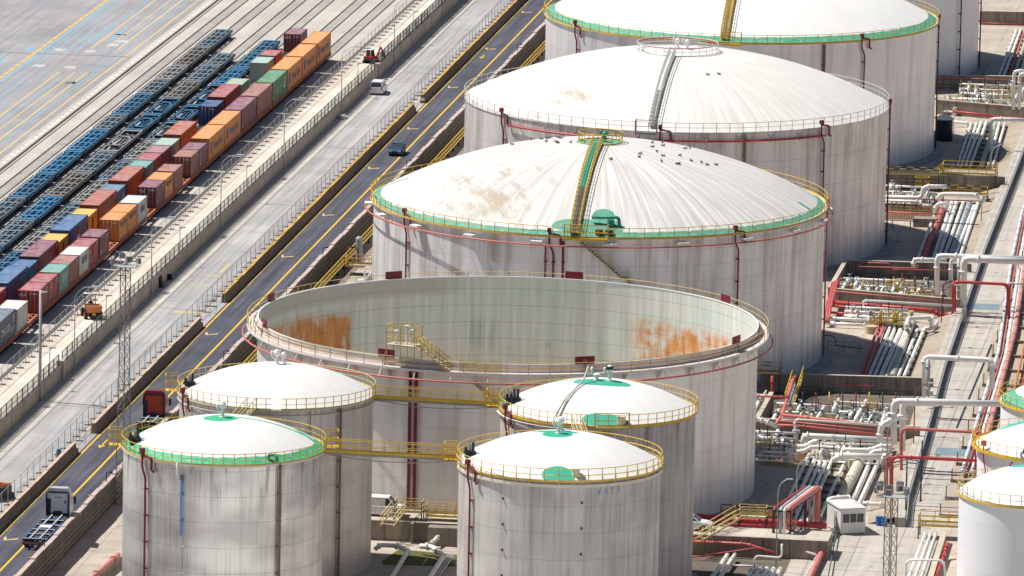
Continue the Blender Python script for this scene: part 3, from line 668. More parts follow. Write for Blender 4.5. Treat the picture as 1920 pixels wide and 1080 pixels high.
def dome_mat(name, R_, ring=0, discs=(), dirt=0, stripes=.1, c=(.80,.79,.76), green=(.05,.34,.20), nst=60, arcs=(), dirt_c=(.40,.34,.26), dirt_at=None):
    g = G(name, .55, 0, .3); x, y, z = g.xyz(); r = g.M('SQRT', g.M('ADD', g.M('MULTIPLY', x, x), g.M('MULTIPLY', y, y))); a = g.M('ARCTAN2', y, x)
    col = g.mix(g.ramp(g.noise(g.V(x, y, 0), .25, 4, .6), .35, .75), c, tuple(v*.93 for v in c))
    n = g.noise(g.V(g.M('MULTIPLY', a, nst*.5), g.M('MULTIPLY', r, .05), 0), 1, 3, .7); col = g.mul(col, g.ramp(n, .42, .62, 1-stripes, 1.0))
    ln = g.line(a, 2*math.pi/nst, .003*26/R_); col = g.mul(col, g.M('SUBTRACT', 1, g.M('MULTIPLY', ln, stripes*1.3))); lap = g.line(g.M('ADD', r, g.M('MULTIPLY', g.noise(g.V(x, y, 0), .8, 2), .25)), 2.6, .05); col = g.mul(col, g.M('SUBTRACT', 1, g.M('MULTIPLY', lap, .07)))
    sp = g.ramp(g.noise(g.V(x, y, 5), 1.3, 5, .75), .62, .74, 0, .22); col = g.mix(sp, col, (.45,.40,.33))
    if dirt:
        q = g.noise(g.V(g.M('ADD', x, g.M('MULTIPLY', y, .4)), g.M('MULTIPLY', y, .35), 2), .45, 6, .72); lo = .60
        k = g.ramp(q, lo, lo+.13)
        if dirt_at:
            dx, dy, dr = dirt_at; dd = g.M('SQRT', g.M('ADD', g.M('POWER', g.M('SUBTRACT', x, dx), 2), g.M('POWER', g.M('SUBTRACT', y, dy), 2)))
            k = g.ramp(g.M('ADD', q, g.ramp(dd, dr*.2, dr*1.5, .13, -.14)), .52, .68)
        col = g.mix(g.M('MULTIPLY', k, dirt), col, dirt_c)
    wob = g.M('MULTIPLY', g.M('SUBTRACT', g.noise(g.V(x, y, 0), 1.1, 2), .5), .5)
    if ring: fade_lift = g.noise(g.V(x, y, 0), 1.6, 4, .7); green = g.mix(g.ramp(fade_lift, .44, .68, 0, .55), green, (.36,.50,.42)); col = g.mix(g.M('GREATER_THAN', g.M('ADD', r, wob), R_-ring), col, green)
    for dx, dy, rx, ry in discs:
        d = g.M('SQRT', g.M('ADD', g.M('POWER', g.M('DIVIDE', g.M('SUBTRACT', x, dx), rx), 2), g.M('POWER', g.M('DIVIDE', g.M('SUBTRACT', y, dy), ry), 2)))
        col = g.mix(g.M('LESS_THAN', g.M('ADD', d, g.M('MULTIPLY', wob, .2)), 1), col, green)
    for x0, y0, x1, y1, w in arcs:      # painted strip from a to b
        L = math.hypot(x1-x0, y1-y0); ux, uy = (x1-x0)/L, (y1-y0)/L
        t = g.M('ADD', g.M('MULTIPLY', g.M('SUBTRACT', x, x0), ux), g.M('MULTIPLY', g.M('SUBTRACT', y, y0), uy))
        p = g.M('ABSOLUTE', g.M('SUBTRACT', g.M('MULTIPLY', g.M('SUBTRACT', x, x0), uy), g.M('MULTIPLY', g.M('SUBTRACT', y, y0), ux)))
        k = g.M('MULTIPLY', g.M('MULTIPLY', g.M('GREATER_THAN', t, 0), g.M('LESS_THAN', t, L)), g.M('LESS_THAN', p, w)); col = g.mix(k, col, green)
    return g.out(col)
TK = {}
class Tank:
    def __init__(s, key, cx, cy, R_, label, rise, ht=HT):
        s.c = (cx, cy); s.R = R_; s.rise = rise; s.z = ht; s.ca = math.atan2(-cy, -cx)
        s.Rs = (R_**2+rise**2)/(2*rise); s.zc = ht+rise-s.Rs
        s.rt = root('storage_tank', (cx,cy,BZ), label, 'storage tank', None); TK[key] = s
    def a(s, phi): return s.ca+R(phi)
    def P(s, phi, r, z): t = s.a(phi); return Vector((s.c[0]+r*math.cos(t), s.c[1]+r*math.sin(t), z))
    def dz(s, r): return s.zc+math.sqrt(max(0, s.Rs**2-r*r))
    def shell(s, wm, dm, found=True, n=160, lip=.12):
        g = MB(); g.lathe(s.c, [(s.R,BZ),(s.R,s.z),(s.R+lip,s.z),(s.R+lip,s.z+.06),(s.R-.05,s.z+.07)], n); g.build('tank_shell', wm, s.rt)
        g = MB(); g.lathe(s.c, [(s.R*i/24,s.dz(s.R*i/24)+.05) for i in range(24,-1,-1)], n); g.build('roof', dm, s.rt)
        if found: g = MB(); g.lathe(s.c, [(s.R+1.3,BZ+.02),(s.R+1.2,BZ+.25),(s.R,BZ+.3)], n, 0, False); g.build('foundation_ring', basinr, s.rt)
    def rail(s, mat, rr, z, n, h=1.1, gaps=(), toe=True, name='railing', pr=.035, mid=1, brk=0):
        g = MB(); seg = max(n*2, 48)
        def ok(deg): return not any(a0 <= deg <= a1 for a0, a1 in gaps)
        for i in range(n):
            ph = -180+360*i/n
            if ok(ph):
                g.beam(s.P(ph,rr,z), s.P(ph,rr,z+h), pr*2)
                if brk: g.beam(s.P(ph,rr,z), s.P(ph,s.R,z-brk), pr*2)
        hs = [h]+[h*k/(mid+1) for k in range(1, mid+1)]
        runs = []; cur = []
        for i in range(seg+1):
            ph = -180+360*i/seg
            if ok(ph): cur.append(ph)
            else:
                if len(cur) > 1: runs.append(cur)
                cur = []
        if len(cur) > 1: runs.append(cur)
        for rn in runs:
            for k, hh in enumerate(hs): g.tube([s.P(p,rr,z+hh) for p in rn], pr*(1.15 if k == 0 else .9), 5)
            if toe:
                for p0, p1 in zip(rn[:-1], rn[1:]): g.beam(s.P(p0,rr,z+.08), s.P(p1,rr,z+.08), .03, .16)
        return g.build(name, mat, s.rt)
    def deck(s, mat, r0, r1, z, th=.1, name='walkway'):
        g = MB(); g.lathe(s.c, [(r0,z),(r1,z),(r1,z-th),(r0,z-th)], 160, 0, False); return g.build(name, mat, s.rt)
    def riser(s, phi, mat, top=None, r=.11, bot=BZ, kink=.5, chamber=True, loop=True, name='riser_pipe'):
        z = s.z; o = .28; top = z+.55 if top is None else top; g = MB(); dk = math.degrees(kink/s.R)
        g.tube(bend([s.P(phi-dk,s.R+o,top),s.P(phi-dk,s.R+o,z-.9),s.P(phi,s.R+o,z-1.9),s.P(phi,s.R+o,bot+.2)], .3), r, 6)
        if loop: g.tube(bend([s.P(phi-dk,s.R+o,top-.2),s.P(phi+dk*1.6,s.R+o,top-.4),s.P(phi+dk*1.6,s.R+o,z-1.0),s.P(phi+dk*2.3,s.R+o,z-1.15)], .25), r*1.15, 6)
        if chamber: g.obox(s.P(phi-dk,s.R+o,top-.1), .42,.42,.5, s.a(phi))
        zz = z-3
        while zz > bot+1: g.obox(s.P(phi,s.R+.15,zz), .36,.36,.12, s.a(phi)); zz -= 2.6
        return g.build(name, mat, s.rt)
    def radial_stair(s, phi, r1, r0, mrail, mdeck, mtread, split=.45, w=.5, name='roof_stair'):
        g = MB(); t = s.a(phi); n = Vector((-math.sin(t), math.cos(t), 0)); rr = [r1+(r0-r1)*i/26 for i in range(27)]
        ln = [s.P(phi, r, s.dz(r)+.35) for r in rr]; k = int(26*split)
        for q in (-w, w):
            g.tube([p+n*q+Vector((0,0,1.0)) for p in ln], .045, 5); g.tube([p+n*q+Vector((0,0,.5)) for p in ln], .03, 5); g.tube([p+n*q for p in ln], .06, 5)
            for p in ln[::1]: g.beam(p+n*q, p+n*q+Vector((0,0,1.0)), .06)
        g.build(name, mrail, s.rt)
        d = MB()
        for i in range(k, 26): d.quad(ln[i]-n*w, ln[i]+n*w, ln[i+1]+n*w, ln[i+1]-n*w)
        d.build('stair_deck', mdeck, s.rt); d = MB()
        for i in range(k*4):
            p = ln[0].lerp(ln[k], i/(k*4)); q = s.P(phi, r1+(r0-r1)*(i/4)/26, 0); p = Vector((q.x, q.y, s.dz(math.hypot(q.x-s.c[0], q.y-s.c[1]))+.38))
            d.obox(p, .30, w*2, .06, t)
        d.build('stair_treads', mtread, s.rt)
    def wall_stair(s, p0, p1, z0, z1, mat, tmat, land=()):
        """helical stair on the shell, from (p0,z0) to (p1,z1)"""
        g = MB(); d = MB(); n = int(abs(z0-z1)/.24); pts = []
        for i in range(n+1):
            f = i/n; ph = p0+(p1-p0)*f; zz = z0+(z1-z0)*f
            d.obox(s.P(ph,s.R+.5,zz), .8, .34, .06, s.a(ph)); pts.append(s.P(ph,s.R+.92,zz))
        g.tube([p+Vector((0,0,1.05)) for p in pts], .04, 5); g.tube([p+Vector((0,0,.55)) for p in pts], .03, 5); g.tube(pts, .06, 5)
        for p in pts[::5]: g.beam(p, p+Vector((0,0,1.05)), .06)
        g.build('stair_rail', mat, s.rt); d.build('stair_treads', tmat, s.rt)
    def hit(s, px, py):
        """point of the roof under a surveyed sight line"""
        d = (vd + cr*((px-960)/FPX) + cu*((540-py)/FPX)).normalized(); o = Vector((0,0,CAM_H)); c = Vector((s.c[0],s.c[1],s.zc))
        b = d.dot(o-c); q = b*b-((o-c).length_squared-s.Rs**2)
        return o+d*(-b-math.sqrt(q)) if q > 0 else None
basinr = plain('foundation_concrete', (.36,.33,.30), .85, 0, .25)
CREAM = plain('rim_cream', (.74,.70,.58), .55, 0, .2)
GB, GBW, DK2 = plain('walkway_grating', (.38,.34,.26), .7, .2, .3), plain('light_deck', (.62,.60,.56), .6, 0, .25), plain('step_dark', (.06,.07,.09), .7)
def grille(name, c, op):
    q = G(name, .7); t = q.t; tr = t.nodes.new('ShaderNodeBsdfTransparent'); mx = t.nodes.new('ShaderNodeMixShader'); x, y, z = q.xyz(geo=True)
    a = q.M('MAXIMUM', q.line(x, .16, .16*op), q.line(y, .5, .12)); q.put(mx.inputs[0], a); q.out(c)
    t.links.new(tr.outputs[0], mx.inputs[1]); t.links.new(q.b.outputs[0], mx.inputs[2]); t.links.new(mx.outputs[0], t.nodes['Material Output'].inputs[0]); return q.mt

def vent(s, phi, r, h=1.5, mat=None, dark=False, sz=1.0):
    p = s.P(phi, r, s.dz(r)); g = MB()
    g.cyl((p.x,p.y,p.z), .32*sz, .12, 14); g.cyl((p.x,p.y,p.z+.1), .17*sz, h*.6, 12)
    g.lathe((p.x,p.y), [(.17*sz,p.z+h*.55),(.34*sz,p.z+h*.68),(.36*sz,p.z+h*.85),(.2*sz,p.z+h*1.0),(0,p.z+h*1.03)], 14)
    g.tube(bend([(p.x,p.y,p.z+.4),(p.x-.55*sz,p.y+.1,p.z+.9),(p.x-.5*sz,p.y+.1,p.z+1.35)], .2), .13*sz, 8)
    if dark: g.cyl((p.x,p.y,p.z+h*.75), .38*sz, .3, 12, 1)
    g.build('roof_vent', [mat or WHITE, DARK], s.rt)
def rim_valve(s, phi, r=None):
    p = s.P(phi, (r or s.R-.9), s.dz(r or s.R-.9)); g = MB()
    for q in range(3):
        x, y = p.x+q*.35-.35, p.y+(q % 2)*.5
        g.cyl((x,y,p.z), .14, 1.0+.25*q, 8, q % 2); g.cyl((x,y,p.z+.5), .26, .12, 8, 0); g.lathe((x,y), [(.22,p.z+1.1+.25*q),(.28,p.z+1.12+.25*q)], 8, 0)
    g.tube([(p.x-.6,p.y,p.z+.5),(p.x+.6,p.y+.3,p.z+.5)], .13, 6); g.obox((p.x,p.y+.3,p.z), .9, .6, .35)
    g.build('gauge_cluster', [DARK, STEEL], s.rt)
def hatch(s, phi, r, sz=1.0):
    p = s.P(phi, r, s.dz(r)); g = MB(); g.cyl((p.x,p.y,p.z-.1), .42*sz, .75, 16); g.cyl((p.x,p.y,p.z+.65), .55*sz, .08, 16); g.build('roof_hatch', CREAM, s.rt)
def gate_cage(s, phi, mat=None, w=1.4, out=1.3, h=1.2):
    g = MB(); t = s.a(phi); n = Vector((-math.sin(t), math.cos(t), 0)); o = Vector((math.cos(t), math.sin(t), 0)); b = s.P(phi, s.R+.1, s.z)
    g.add([b-n*w/2, b+n*w/2, b+n*w/2+o*out, b-n*w/2+o*out], [(0,1,2,3)])
    for q in (-1, 1):
        for k in (.1, out*.5, out): g.beam(b+n*q*w/2+o*k, b+n*q*w/2+o*k+Vector((0,0,h*1.3)), .07)
        for hh in (h*1.3, h*.65): g.beam(b+n*q*w/2+o*.1+Vector((0,0,hh)), b+n*q*w/2+o*out+Vector((0,0,hh)), .07)
    for hh in (h*1.3, h*.65): g.beam(b-n*w/2+o*out+Vector((0,0,hh)), b+n*w/2+o*out+Vector((0,0,hh)), .07)
    g.beam(b-n*w/2+o*out-Vector((0,0,.1)), b+n*w/2+o*out-Vector((0,0,.1)), .08, .25)
    g.build('gate_cage', mat or YEL, s.rt)

# ---- T6, far right behind
t = Tank('T6', -107.2, 1139, 26.5, 'farthest white tank, cut by the top edge behind the green-rimmed one', 6.9)
t.shell(wall_mat('wall_clean_far', (.76,.77,.82), (.64,.66,.70), 26.5, .3, 2.4, 8, .12, metal=.35, rough=.42), dome_mat('dome_far', 26.5), n=128)
t.riser(62, DRED, chamber=False); t.riser(88.5, DRED)
# ---- T5
t = Tank('T5', -107.2, 1059.3, 26.5, 'large white dome tank with a green rim at the top of the picture', 6.9)
t.shell(wall_mat('wall_clean', (.86,.85,.87), (.70,.69,.71), 26.5, .35, 2.4, 8, .14, metal=.42, rough=.42, warm=(.54,.50,.48)), dome_mat('dome_clean', 26.5, 1.2, ((0,0,2.6,2.6),), 0, .05))
t.rail(YEL, 26.75, HT, 96, 1.15); t.deck(YELP, 26.35, 26.8, HT+.02, .14, 'rim_channel')
t.radial_stair(-4.8, 26.0, 2.5, YEL, GREEN, YELP, .55)
for ph in (-55, 38): t.riser(ph, DRED)
t.riser(90, DRED); t.riser(24.5, plain('brown_conduit', (.20,.13,.09), .7), HT-.1, .2, BZ, 0, False, False)
gate_cage(t, -2.6, None, 2.6, .9)
# ---- T4
t = Tank('T4', -107.1, 979.8, 26.6, 'large grey-streaked tank with a plain white dome and white railings', 6.5)
t.shell(wall_mat('wall_streaked', (.82,.78,.76), (.27,.235,.225), 26.4, .75, 3.6, 7, .34, metal=.35, rough=.42, topdirt=.25, sc=.8), dome_mat('dome_cream', 26.4, 0, (), .8, .14, (.78,.76,.71), dirt_at=(-12.3,-17.2,5)))
t.rail(PALE, 26.68, HT+.05, 100, 1.15, toe=False); t.radial_stair(-6.5, 26.0, 5.2, PALE, WHITE, PALE, .42, .32)
g = MB(); zt = t.dz(5.0)
for i in range(28):
    a0 = 2*math.pi*i/28; p = Vector((t.c[0]+5.1*math.cos(a0), t.c[1]+5.1*math.sin(a0), zt)); g.beam(p, p+Vector((0,0,1.1)), .06)
for hh in (1.1, .55, .1): g.tube([(t.c[0]+5.1*math.cos(2*math.pi*i/48), t.c[1]+5.1*math.sin(2*math.pi*i/48), zt+hh) for i in range(48)], .04, 5, closed=True)
g.build('crown_railing', WHITE, t.rt)
g = MB(); g.tube([(t.c[0]+4.9*math.cos(2*math.pi*i/48), t.c[1]+4.9*math.sin(2*math.pi*i/48), zt+1.0) for i in range(48)], .07, 6, closed=True); g.build('foam_ring', RED, t.rt)
vent(t, 180, 1.0, 1.3); vent(t, 90, 1.2, 1.3)
for ph in (-52.5, -3, 43): t.riser(ph, DRED)
t.riser(89, DRED); t.riser(18.5, plain('rust_conduit', (.24,.15,.09), .7), HT-.1, .16, BZ, 0, False, False)
g = MB(); g.tube([t.P(ph, 27.0, HT-1.0) for ph in range(-50, 44, 3)], .13, 6); g.build('foam_main', RED, t.rt)
g = MB()
for ph in range(-46, 43, 9):
    for q in (-1.1, 1.1): g.beam(t.P(ph+q, 26.5, HT-.1), t.P(ph, 27.0, HT-.95), .07)
    g.beam(t.P(ph, 27.0, HT-.95), t.P(ph, 26.45, HT-1.5), .07)
g.build('pipe_brackets', STEEL, t.rt); gate_cage(t, -7.6, GREYM, 2.6, .9)
# ---- T3
t = Tank('T3', -107.05, 899.5, 26.15, 'large domed tank with bird-specked roof and green rim, directly behind the roofless tank', 6.9)
t.shell(wall_mat('wall_streaked_pale', (.85,.84,.84), (.40,.39,.39), 26.35, .65, 1.85, 6, .24, metal=.3, rough=.42, topdirt=.2, warm=(.46,.38,.30)), dome_mat('dome_weathered', 26.35, 1.05, ((-.1,-.1,2.7,2.7),(3.2,-22.4,1.3,1.4),(4.3,-24.6,1.4,1.8),(1.0,-24.3,3.4,1.2)), .9, .26, (.76,.74,.70), (.065,.32,.22), 72, ((-25.8,1.0,-22.0,-2.3,.3),(25.4,4.6,22.4,6.8,.3),(25.4,-4,23.5,-3.4,.4)), dirt_at=(-11,-17.8,9)))
t.rail(YEL, 26.5, HT, 96, 1.15); t.deck(YELP, 26.0, 26.55, HT+.02, .14, 'rim_channel')
t.radial_stair(-6, 26.0, 2.6, YEL, GREEN, GB, .42)
g = MB(); zt = t.dz(2.5)
for i in range(14):
    a0 = 2*math.pi*i/14; p = Vector((t.c[0]+2.55*math.cos(a0), t.c[1]+2.55*math.sin(a0), zt)); g.beam(p, p+Vector((0,0,1.2)), .07)
for hh in (1.2, .6, .12): g.tube([(t.c[0]+2.55*math.cos(2*math.pi*i/36), t.c[1]+2.55*math.sin(2*math.pi*i/36), zt+hh) for i in range(36)], .055, 5, closed=True)
g.lathe(t.c, [(2.6,zt+.15),(2.6,zt)], 36); g.build('crown_railing', YEL, t.rt); vent(t, 60, .6, 1.3, GREEN)
for ph in (-56, 37): t.riser(ph, DRED)
t.riser(89.5, REDF); t.riser(-11, DRED); t.riser(-8.6, DRED, HT-.5, .14, BZ, 0, False, False); t.riser(-13, DRED, HT-2.2, .09, BZ, 0, False, False)
g = MB(); g.tube([t.P(ph, 27.1, HT-.95) for ph in range(-180, 180, 3)], .10, 6, closed=True); g.build('foam_ring', REDF, t.rt)
for i, ph in enumerate(range(-180, 180, 9)):
    g = MB(); g.beam(t.P(ph, 27.1, HT-.95), t.P(ph, 26.4, HT-1.0), .06); g.build('ring_bracket', STEEL, t.rt)
    if i % 2 == 0: g = MB(); g.obox(t.P(ph+3, 26.75, HT-.75), .8, 1.35, .22, t.a(ph+3)); g.build('vent_hood', WHITE, t.rt)
gate_cage(t, -2.2, YEL, 4.2, .9); gate_cage(t, -6.3, YEL, 1.8, .8)
t.wall_stair(-4.0, 5.6, HT-.6, HT-4.4, YELP, DK2); t.wall_stair(7.0, 24, HT-4.5, BZ+.5, YELP, DK2)
g = MB()
for q in range(6): g.obox(t.P(5.6+q*.25, 26.85, HT-4.5), .9, .3, .06, t.a(5.6))
g.build('stair_landing', DK2, t.rt)
g = MB(); p = t.P(3.2, 24.2, t.dz(24.2)); g.tube(bend([p+Vector((-2.2,.1,.9)), p+Vector((.9,.1,1.0)), p+Vector((1.1,0,-.6)), p+Vector((1.3,-1.6,-1.6))], .4), .2, 8); g.cyl(p, .4, .7, 14); g.build('roof_manifold', GREEN, t.rt)
for q in (-.9, .7): g = MB(); p = t.P(1.6+q*1.6, 25.6, t.dz(25.6)); g.cyl(p, .45, .5, 14); g.build('roof_drum', DARK, t.rt)
# ---- O, the open one
CX, CY, RO = -106.95, 819.2, 26.5
t = Tank('O', CX, CY, RO, 'huge roofless tank showing its rusty green inside, in the middle of the picture', 6.9)
wo = wall_mat('wall_open_outside', (.86,.84,.82), (.70,.67,.65), RO, .55, 1.85, 6.5, .20, metal=.35, rough=.42, warm=(.56,.47,.40))
def inside_mat():
    g = G('wall_open_inside', .75, 0, .25); x, y, z = g.xyz(); a = g.M('ARCTAN2', y, x); u = g.M('MULTIPLY', a, RO)
    n = g.noise(g.V(g.M('MULTIPLY', u, .16), g.M('MULTIPLY', z, .35), 0), 1, 5, .6); n2 = g.noise(g.V(g.M('MULTIPLY', u, 1.5), g.M('MULTIPLY', z, .05), 4), 1, 3, .6)
    col = g.mix(g.ramp(n, .38, .66), (.64,.72,.66), (.73,.71,.66))
    col = g.mix(g.ramp(z, 7.5, 11.0, .75, 0), col, (.70,.63,.52))                      # bare primer lower down
    col = g.mul(col, g.ramp(n2, .35, .7, 1.05, .80))
    fa = math.atan2(CY, CX)                                                           # direction away from the viewer
    da = g.M('SUBTRACT', a, fa)                                                       # + is to the left of the far side
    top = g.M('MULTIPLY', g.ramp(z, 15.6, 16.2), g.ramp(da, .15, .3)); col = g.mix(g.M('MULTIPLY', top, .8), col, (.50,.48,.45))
    def band(v, lo, hi, s): return g.M('MULTIPLY', g.ramp(v, lo, lo+s), g.ramp(v, hi-s, hi, 1, 0))
    r1 = g.noise(g.V(g.M('MULTIPLY', u, .26), g.M('MULTIPLY', z, .36), 9), 1, 3, .6); r2 = g.noise(g.V(g.M('MULTIPLY', u, 1.3), g.M('MULTIPLY', z, .22), 2), 1, 4, .65)
    rr = g.M('ADD', g.M('MULTIPLY', r1, .6), g.M('MULTIPLY', r2, .4))
    A = g.M('MULTIPLY', band(da, .695, 1.45, .012), band(z, 5.0, 15.6, 1.4)); B = g.M('MULTIPLY', band(da, -1.2, -.50, .10), band(z, 7.5, 14.6, 1.2))
    C_ = g.M('MULTIPLY', band(da, -.65, .1, .1), band(z, 8.0, 11.0, .5))
    k = g.M('ADD', g.M('MULTIPLY', A, g.ramp(rr, .36, .50)), g.M('ADD', g.M('MULTIPLY', B, g.ramp(rr, .42, .55)), g.M('MULTIPLY', C_, g.ramp(rr, .54, .64, 0, .6))), 0, True)
    col = g.mix(g.M('MULTIPLY', k, .92), col, g.mix(g.ramp(r2, .4, .65), (.72,.30,.07), (.48,.18,.05)))
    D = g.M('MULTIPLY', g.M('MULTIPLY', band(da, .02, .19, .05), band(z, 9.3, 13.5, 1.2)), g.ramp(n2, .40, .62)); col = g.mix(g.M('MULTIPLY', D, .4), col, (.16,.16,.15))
    sm = g.M('MAXIMUM', g.M('MULTIPLY', g.line(z, 1.85, .05, .15), .38), g.M('MULTIPLY', g.line(g.M('ADD', u, g.M('MULTIPLY', g.M('FLOOR', g.M('DIVIDE', g.M('ADD', z, .15), 1.85)), 2.3)), 6.5, .05), .22))
    col = g.mul(col, g.M('SUBTRACT', 1, sm)); g.bump(n2, .15, .04); return g.out(col)
g = MB(); g.lathe(t.c, [(RO+.02,BZ),(RO+.02,HT)], 192); g.build('tank_shell', wo, t.rt)
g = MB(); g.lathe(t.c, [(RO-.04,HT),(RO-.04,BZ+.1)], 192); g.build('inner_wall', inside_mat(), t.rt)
g = MB(); g.lathe(t.c, [(RO+.05,HT-.12),(RO+.08,HT),(RO+.08,HT+.05),(RO-.08,HT+.05),(RO-.08,HT-.05)], 192, 0, False); g.build('rim_lip', WHITE, t.rt)
g = MB(); g.lathe(t.c, [(RO-.1,BZ+.12),(0,BZ+.14)], 96, 0, False); g.build('tank_floor', plain('tank_floor', (.66,.60,.50), .8), t.rt)
g = MB(); g.lathe(t.c, [(RO+1.3,BZ+.02),(RO+1.2,BZ+.25),(RO,BZ+.3)], 128, 0, False); g.build('foundation_ring', basinr, t.rt)
zg = HT-.8; RG = 27.65
g = MB(); g.lathe(t.c, [(RO+.03,zg),(RG,zg),(RG,zg-.16),(RG-.12,zg-.16),(RG-.12,zg-.06),(RO+.03,zg-.06)], 192, 0, False); g.build('wind_girder', plain('girder_pinkish', (.70,.62,.56), .6, 0, .25), t.rt)
g = MB(); g.lathe(t.c, [(RG+.03,zg+.02),(RG+.03,zg-.2)], 192); g.build('girder_edge', WHITE, t.rt)
t.rail(YELP, RG-.05, zg, 78, 1.15, toe=False)
g = MB(); g.tube([t.P(ph, RO+.35, zg+.45) for ph in range(-180, 180, 3)], .07, 5, closed=True); g.build('girder_pipe', plain('brown_pipe', (.26,.10,.07), .6), t.rt)
g = MB(); g.tube([t.P(ph, 28.1, HT-1.75) for ph in range(-180, 180, 3)], .10, 6, closed=True); g.build('foam_ring', REDF, t.rt)
for ph in range(-180, 180, 8): g = MB(); g.beam(t.P(ph, 28.1, HT-1.75), t.P(ph, RG-.1, zg-.1), .06); g.build('ring_bracket', PIPEW, t.rt)
for ph in range(-90, 91, 9): g = MB(); g.add([t.P(ph+e,r_,zz) for e in (-.06,.06) for r_, zz in ((RO+.02,zg-.17),(RG-.15,zg-.17),(RO+.02,zg-1.5))], [(0,1,2),(5,4,3),(0,3,4,1),(1,4,5,2)]); g.build('girder_gusset', wo, t.rt)
for ph, w in ((180-61,1.9),(180-15.5,2.0),(180+28,2.0),(180+72,1.9),(-27.8,1.9),(17.4,2.1),(63.5,1.9),(-73,1.6)):
    g = MB(); tt = t.a(ph); g.obox(t.P(ph, RO+.2, HT+.02), .08, w, .82, tt); g.obox(t.P(ph, RO+.27, HT+.25), .12, .35, .3, tt, 1); g.beam(t.P(ph,RO+.5,zg), t.P(ph,RO+.3,HT+.4), .09, m=0); g.build('foam_shield', [DRED, REDF], t.rt)
for ph in (-21.7, -20.3): g = MB(); g.tube([t.P(ph, RO+.35, HT-.8), t.P(ph, RO+.35, BZ+1.5)], .17, 8); g.build('riser_pipe', DRED, t.rt)
# cage platform and stair over the rim
g = MB(); d = MB(); c0 = t.P(-23.3, RO+.4, HT+1.5); tt = t.a(-23.3); n = Vector((-math.sin(tt), math.cos(tt), 0)); o = Vector((math.cos(tt), math.sin(tt), 0))
d.obox(c0, 1.8, 3.2, .08, tt)
for q in (-1.6, 0, 1.6):
    for k in (-.9, .9):
        g.beam(c0+n*q+o*k, c0+n*q+o*k+Vector((0,0,2.1)), .08); g.beam(c0+n*q+o*k, c0+n*q+o*k-Vector((0,0,1.6)), .09)
for hh in (.7, 1.4, 2.1):
    for k in (-.9, .9): g.beam(c0+n*-1.6+o*k+Vector((0,0,hh)), c0+n*1.6+o*k+Vector((0,0,hh)), .08)
    for q in (-1.6, 1.6): g.beam(c0+n*q-o*.9+Vector((0,0,hh)), c0+n*q+o*.9+Vector((0,0,hh)), .08)
s0, s1 = c0+n*1.6, t.P(-12.6, RO+.8, zg+.1)
for k in (-.45, .45):
    for hh in (0, .6, 1.15): g.tube([s0+o*k+Vector((0,0,hh)), s1+o*k+Vector((0,0,hh))], .045, 5)
    for i in range(9): p = s0.lerp(s1, i/8)+o*k; g.beam(p, p+Vector((0,0,1.15)), .06)
for i in range(15): d.obox(s0.lerp(s1, (i+.5)/15), .9, .26, .06, tt)
g.build('access_cage', YEL, t.rt); d.build('cage_deck', plain('tread_cream', (.60,.52,.38), .7), t.rt)
g = MB()
for q, zz in ((-.9,1.3),(.3,1.9),(.8,1.5)): g.cyl(c0+n*q+Vector((0,0,.1)), .15, zz, 10); g.cyl(c0+n*q+Vector((0,0,zz)), .26, .18, 10)
g.build('gauge_tubes', PIPEW, t.rt)
g = MB(); pp = [t.P(ph, RG-.05, zg) for ph in (-10.2,-8,-5.5,-3,-1)]
for i in range(4): g.add([pp[i],pp[i+1],pp[i+1]+Vector((0,0,1.3)),pp[i]+Vector((0,0,1.3))], [(0,1,2,3)])
g.build('safety_screen', netting('yellow_grille', (.70,.50,.08), .45), t.rt)
t.wall_stair(-7, 30, HT-2.0, BZ+.5, YELP, plain('tread_pale', (.55,.47,.33), .7))

# ---- four narrow tanks in front
def small(key, cx, cy, R_, label, wm, dm, rise=2.75): 
    t = Tank(key, cx, cy, R_, label, rise); t.shell(wm, dm, n=128); return t
conduit = plain('brown_conduit_small', (.22,.15,.11), .7)
# B: behind left
t = small('B', -124.15, 772.4, 9.75, 'narrow streaked tank with a plain white dome and cream walkway, behind the front-left one', wall_mat('wall_b', (.66,.64,.62), (.36,.34,.335), 10.1, .55, 2.55, 4.2, .25, .08, .6, .4, .12, topdirt=.3, sc=1.3), dome_mat('dome_b', 10.1, 0, (), .35, .07, c=(.78,.765,.73), nst=24))
t.deck(CREAM, 9.7, 9.98, HT+.02, .12); t.rail(YELP, 9.95, HT, 62, 1.15, gaps=((-1.5,2.6),)); t.deck(CREAM, 9.9, 9.99, HT-.55, .08, 'lower_ring')
g = MB()
for i in range(62): ph = -180+360*i/62; g.beam(t.P(ph,9.95,HT-.1), t.P(ph+2,9.95,HT-.55), .05)
g.build('walkway_brackets', YELP, t.rt)
vent(t, 180, .3, 1.5); vent(t, 140, 1.1, 1.2, sz=.8); rim_valve(t, -82); gate_cage(t, -92); t.riser(-66, DRED, r=.10); t.riser(40, conduit, HT-.1, .14, BZ, 0, False, False); t.riser(20, GREYM, HT-.1, .05, BZ, 0, False, False); t.riser(118, RED, BZ+9)
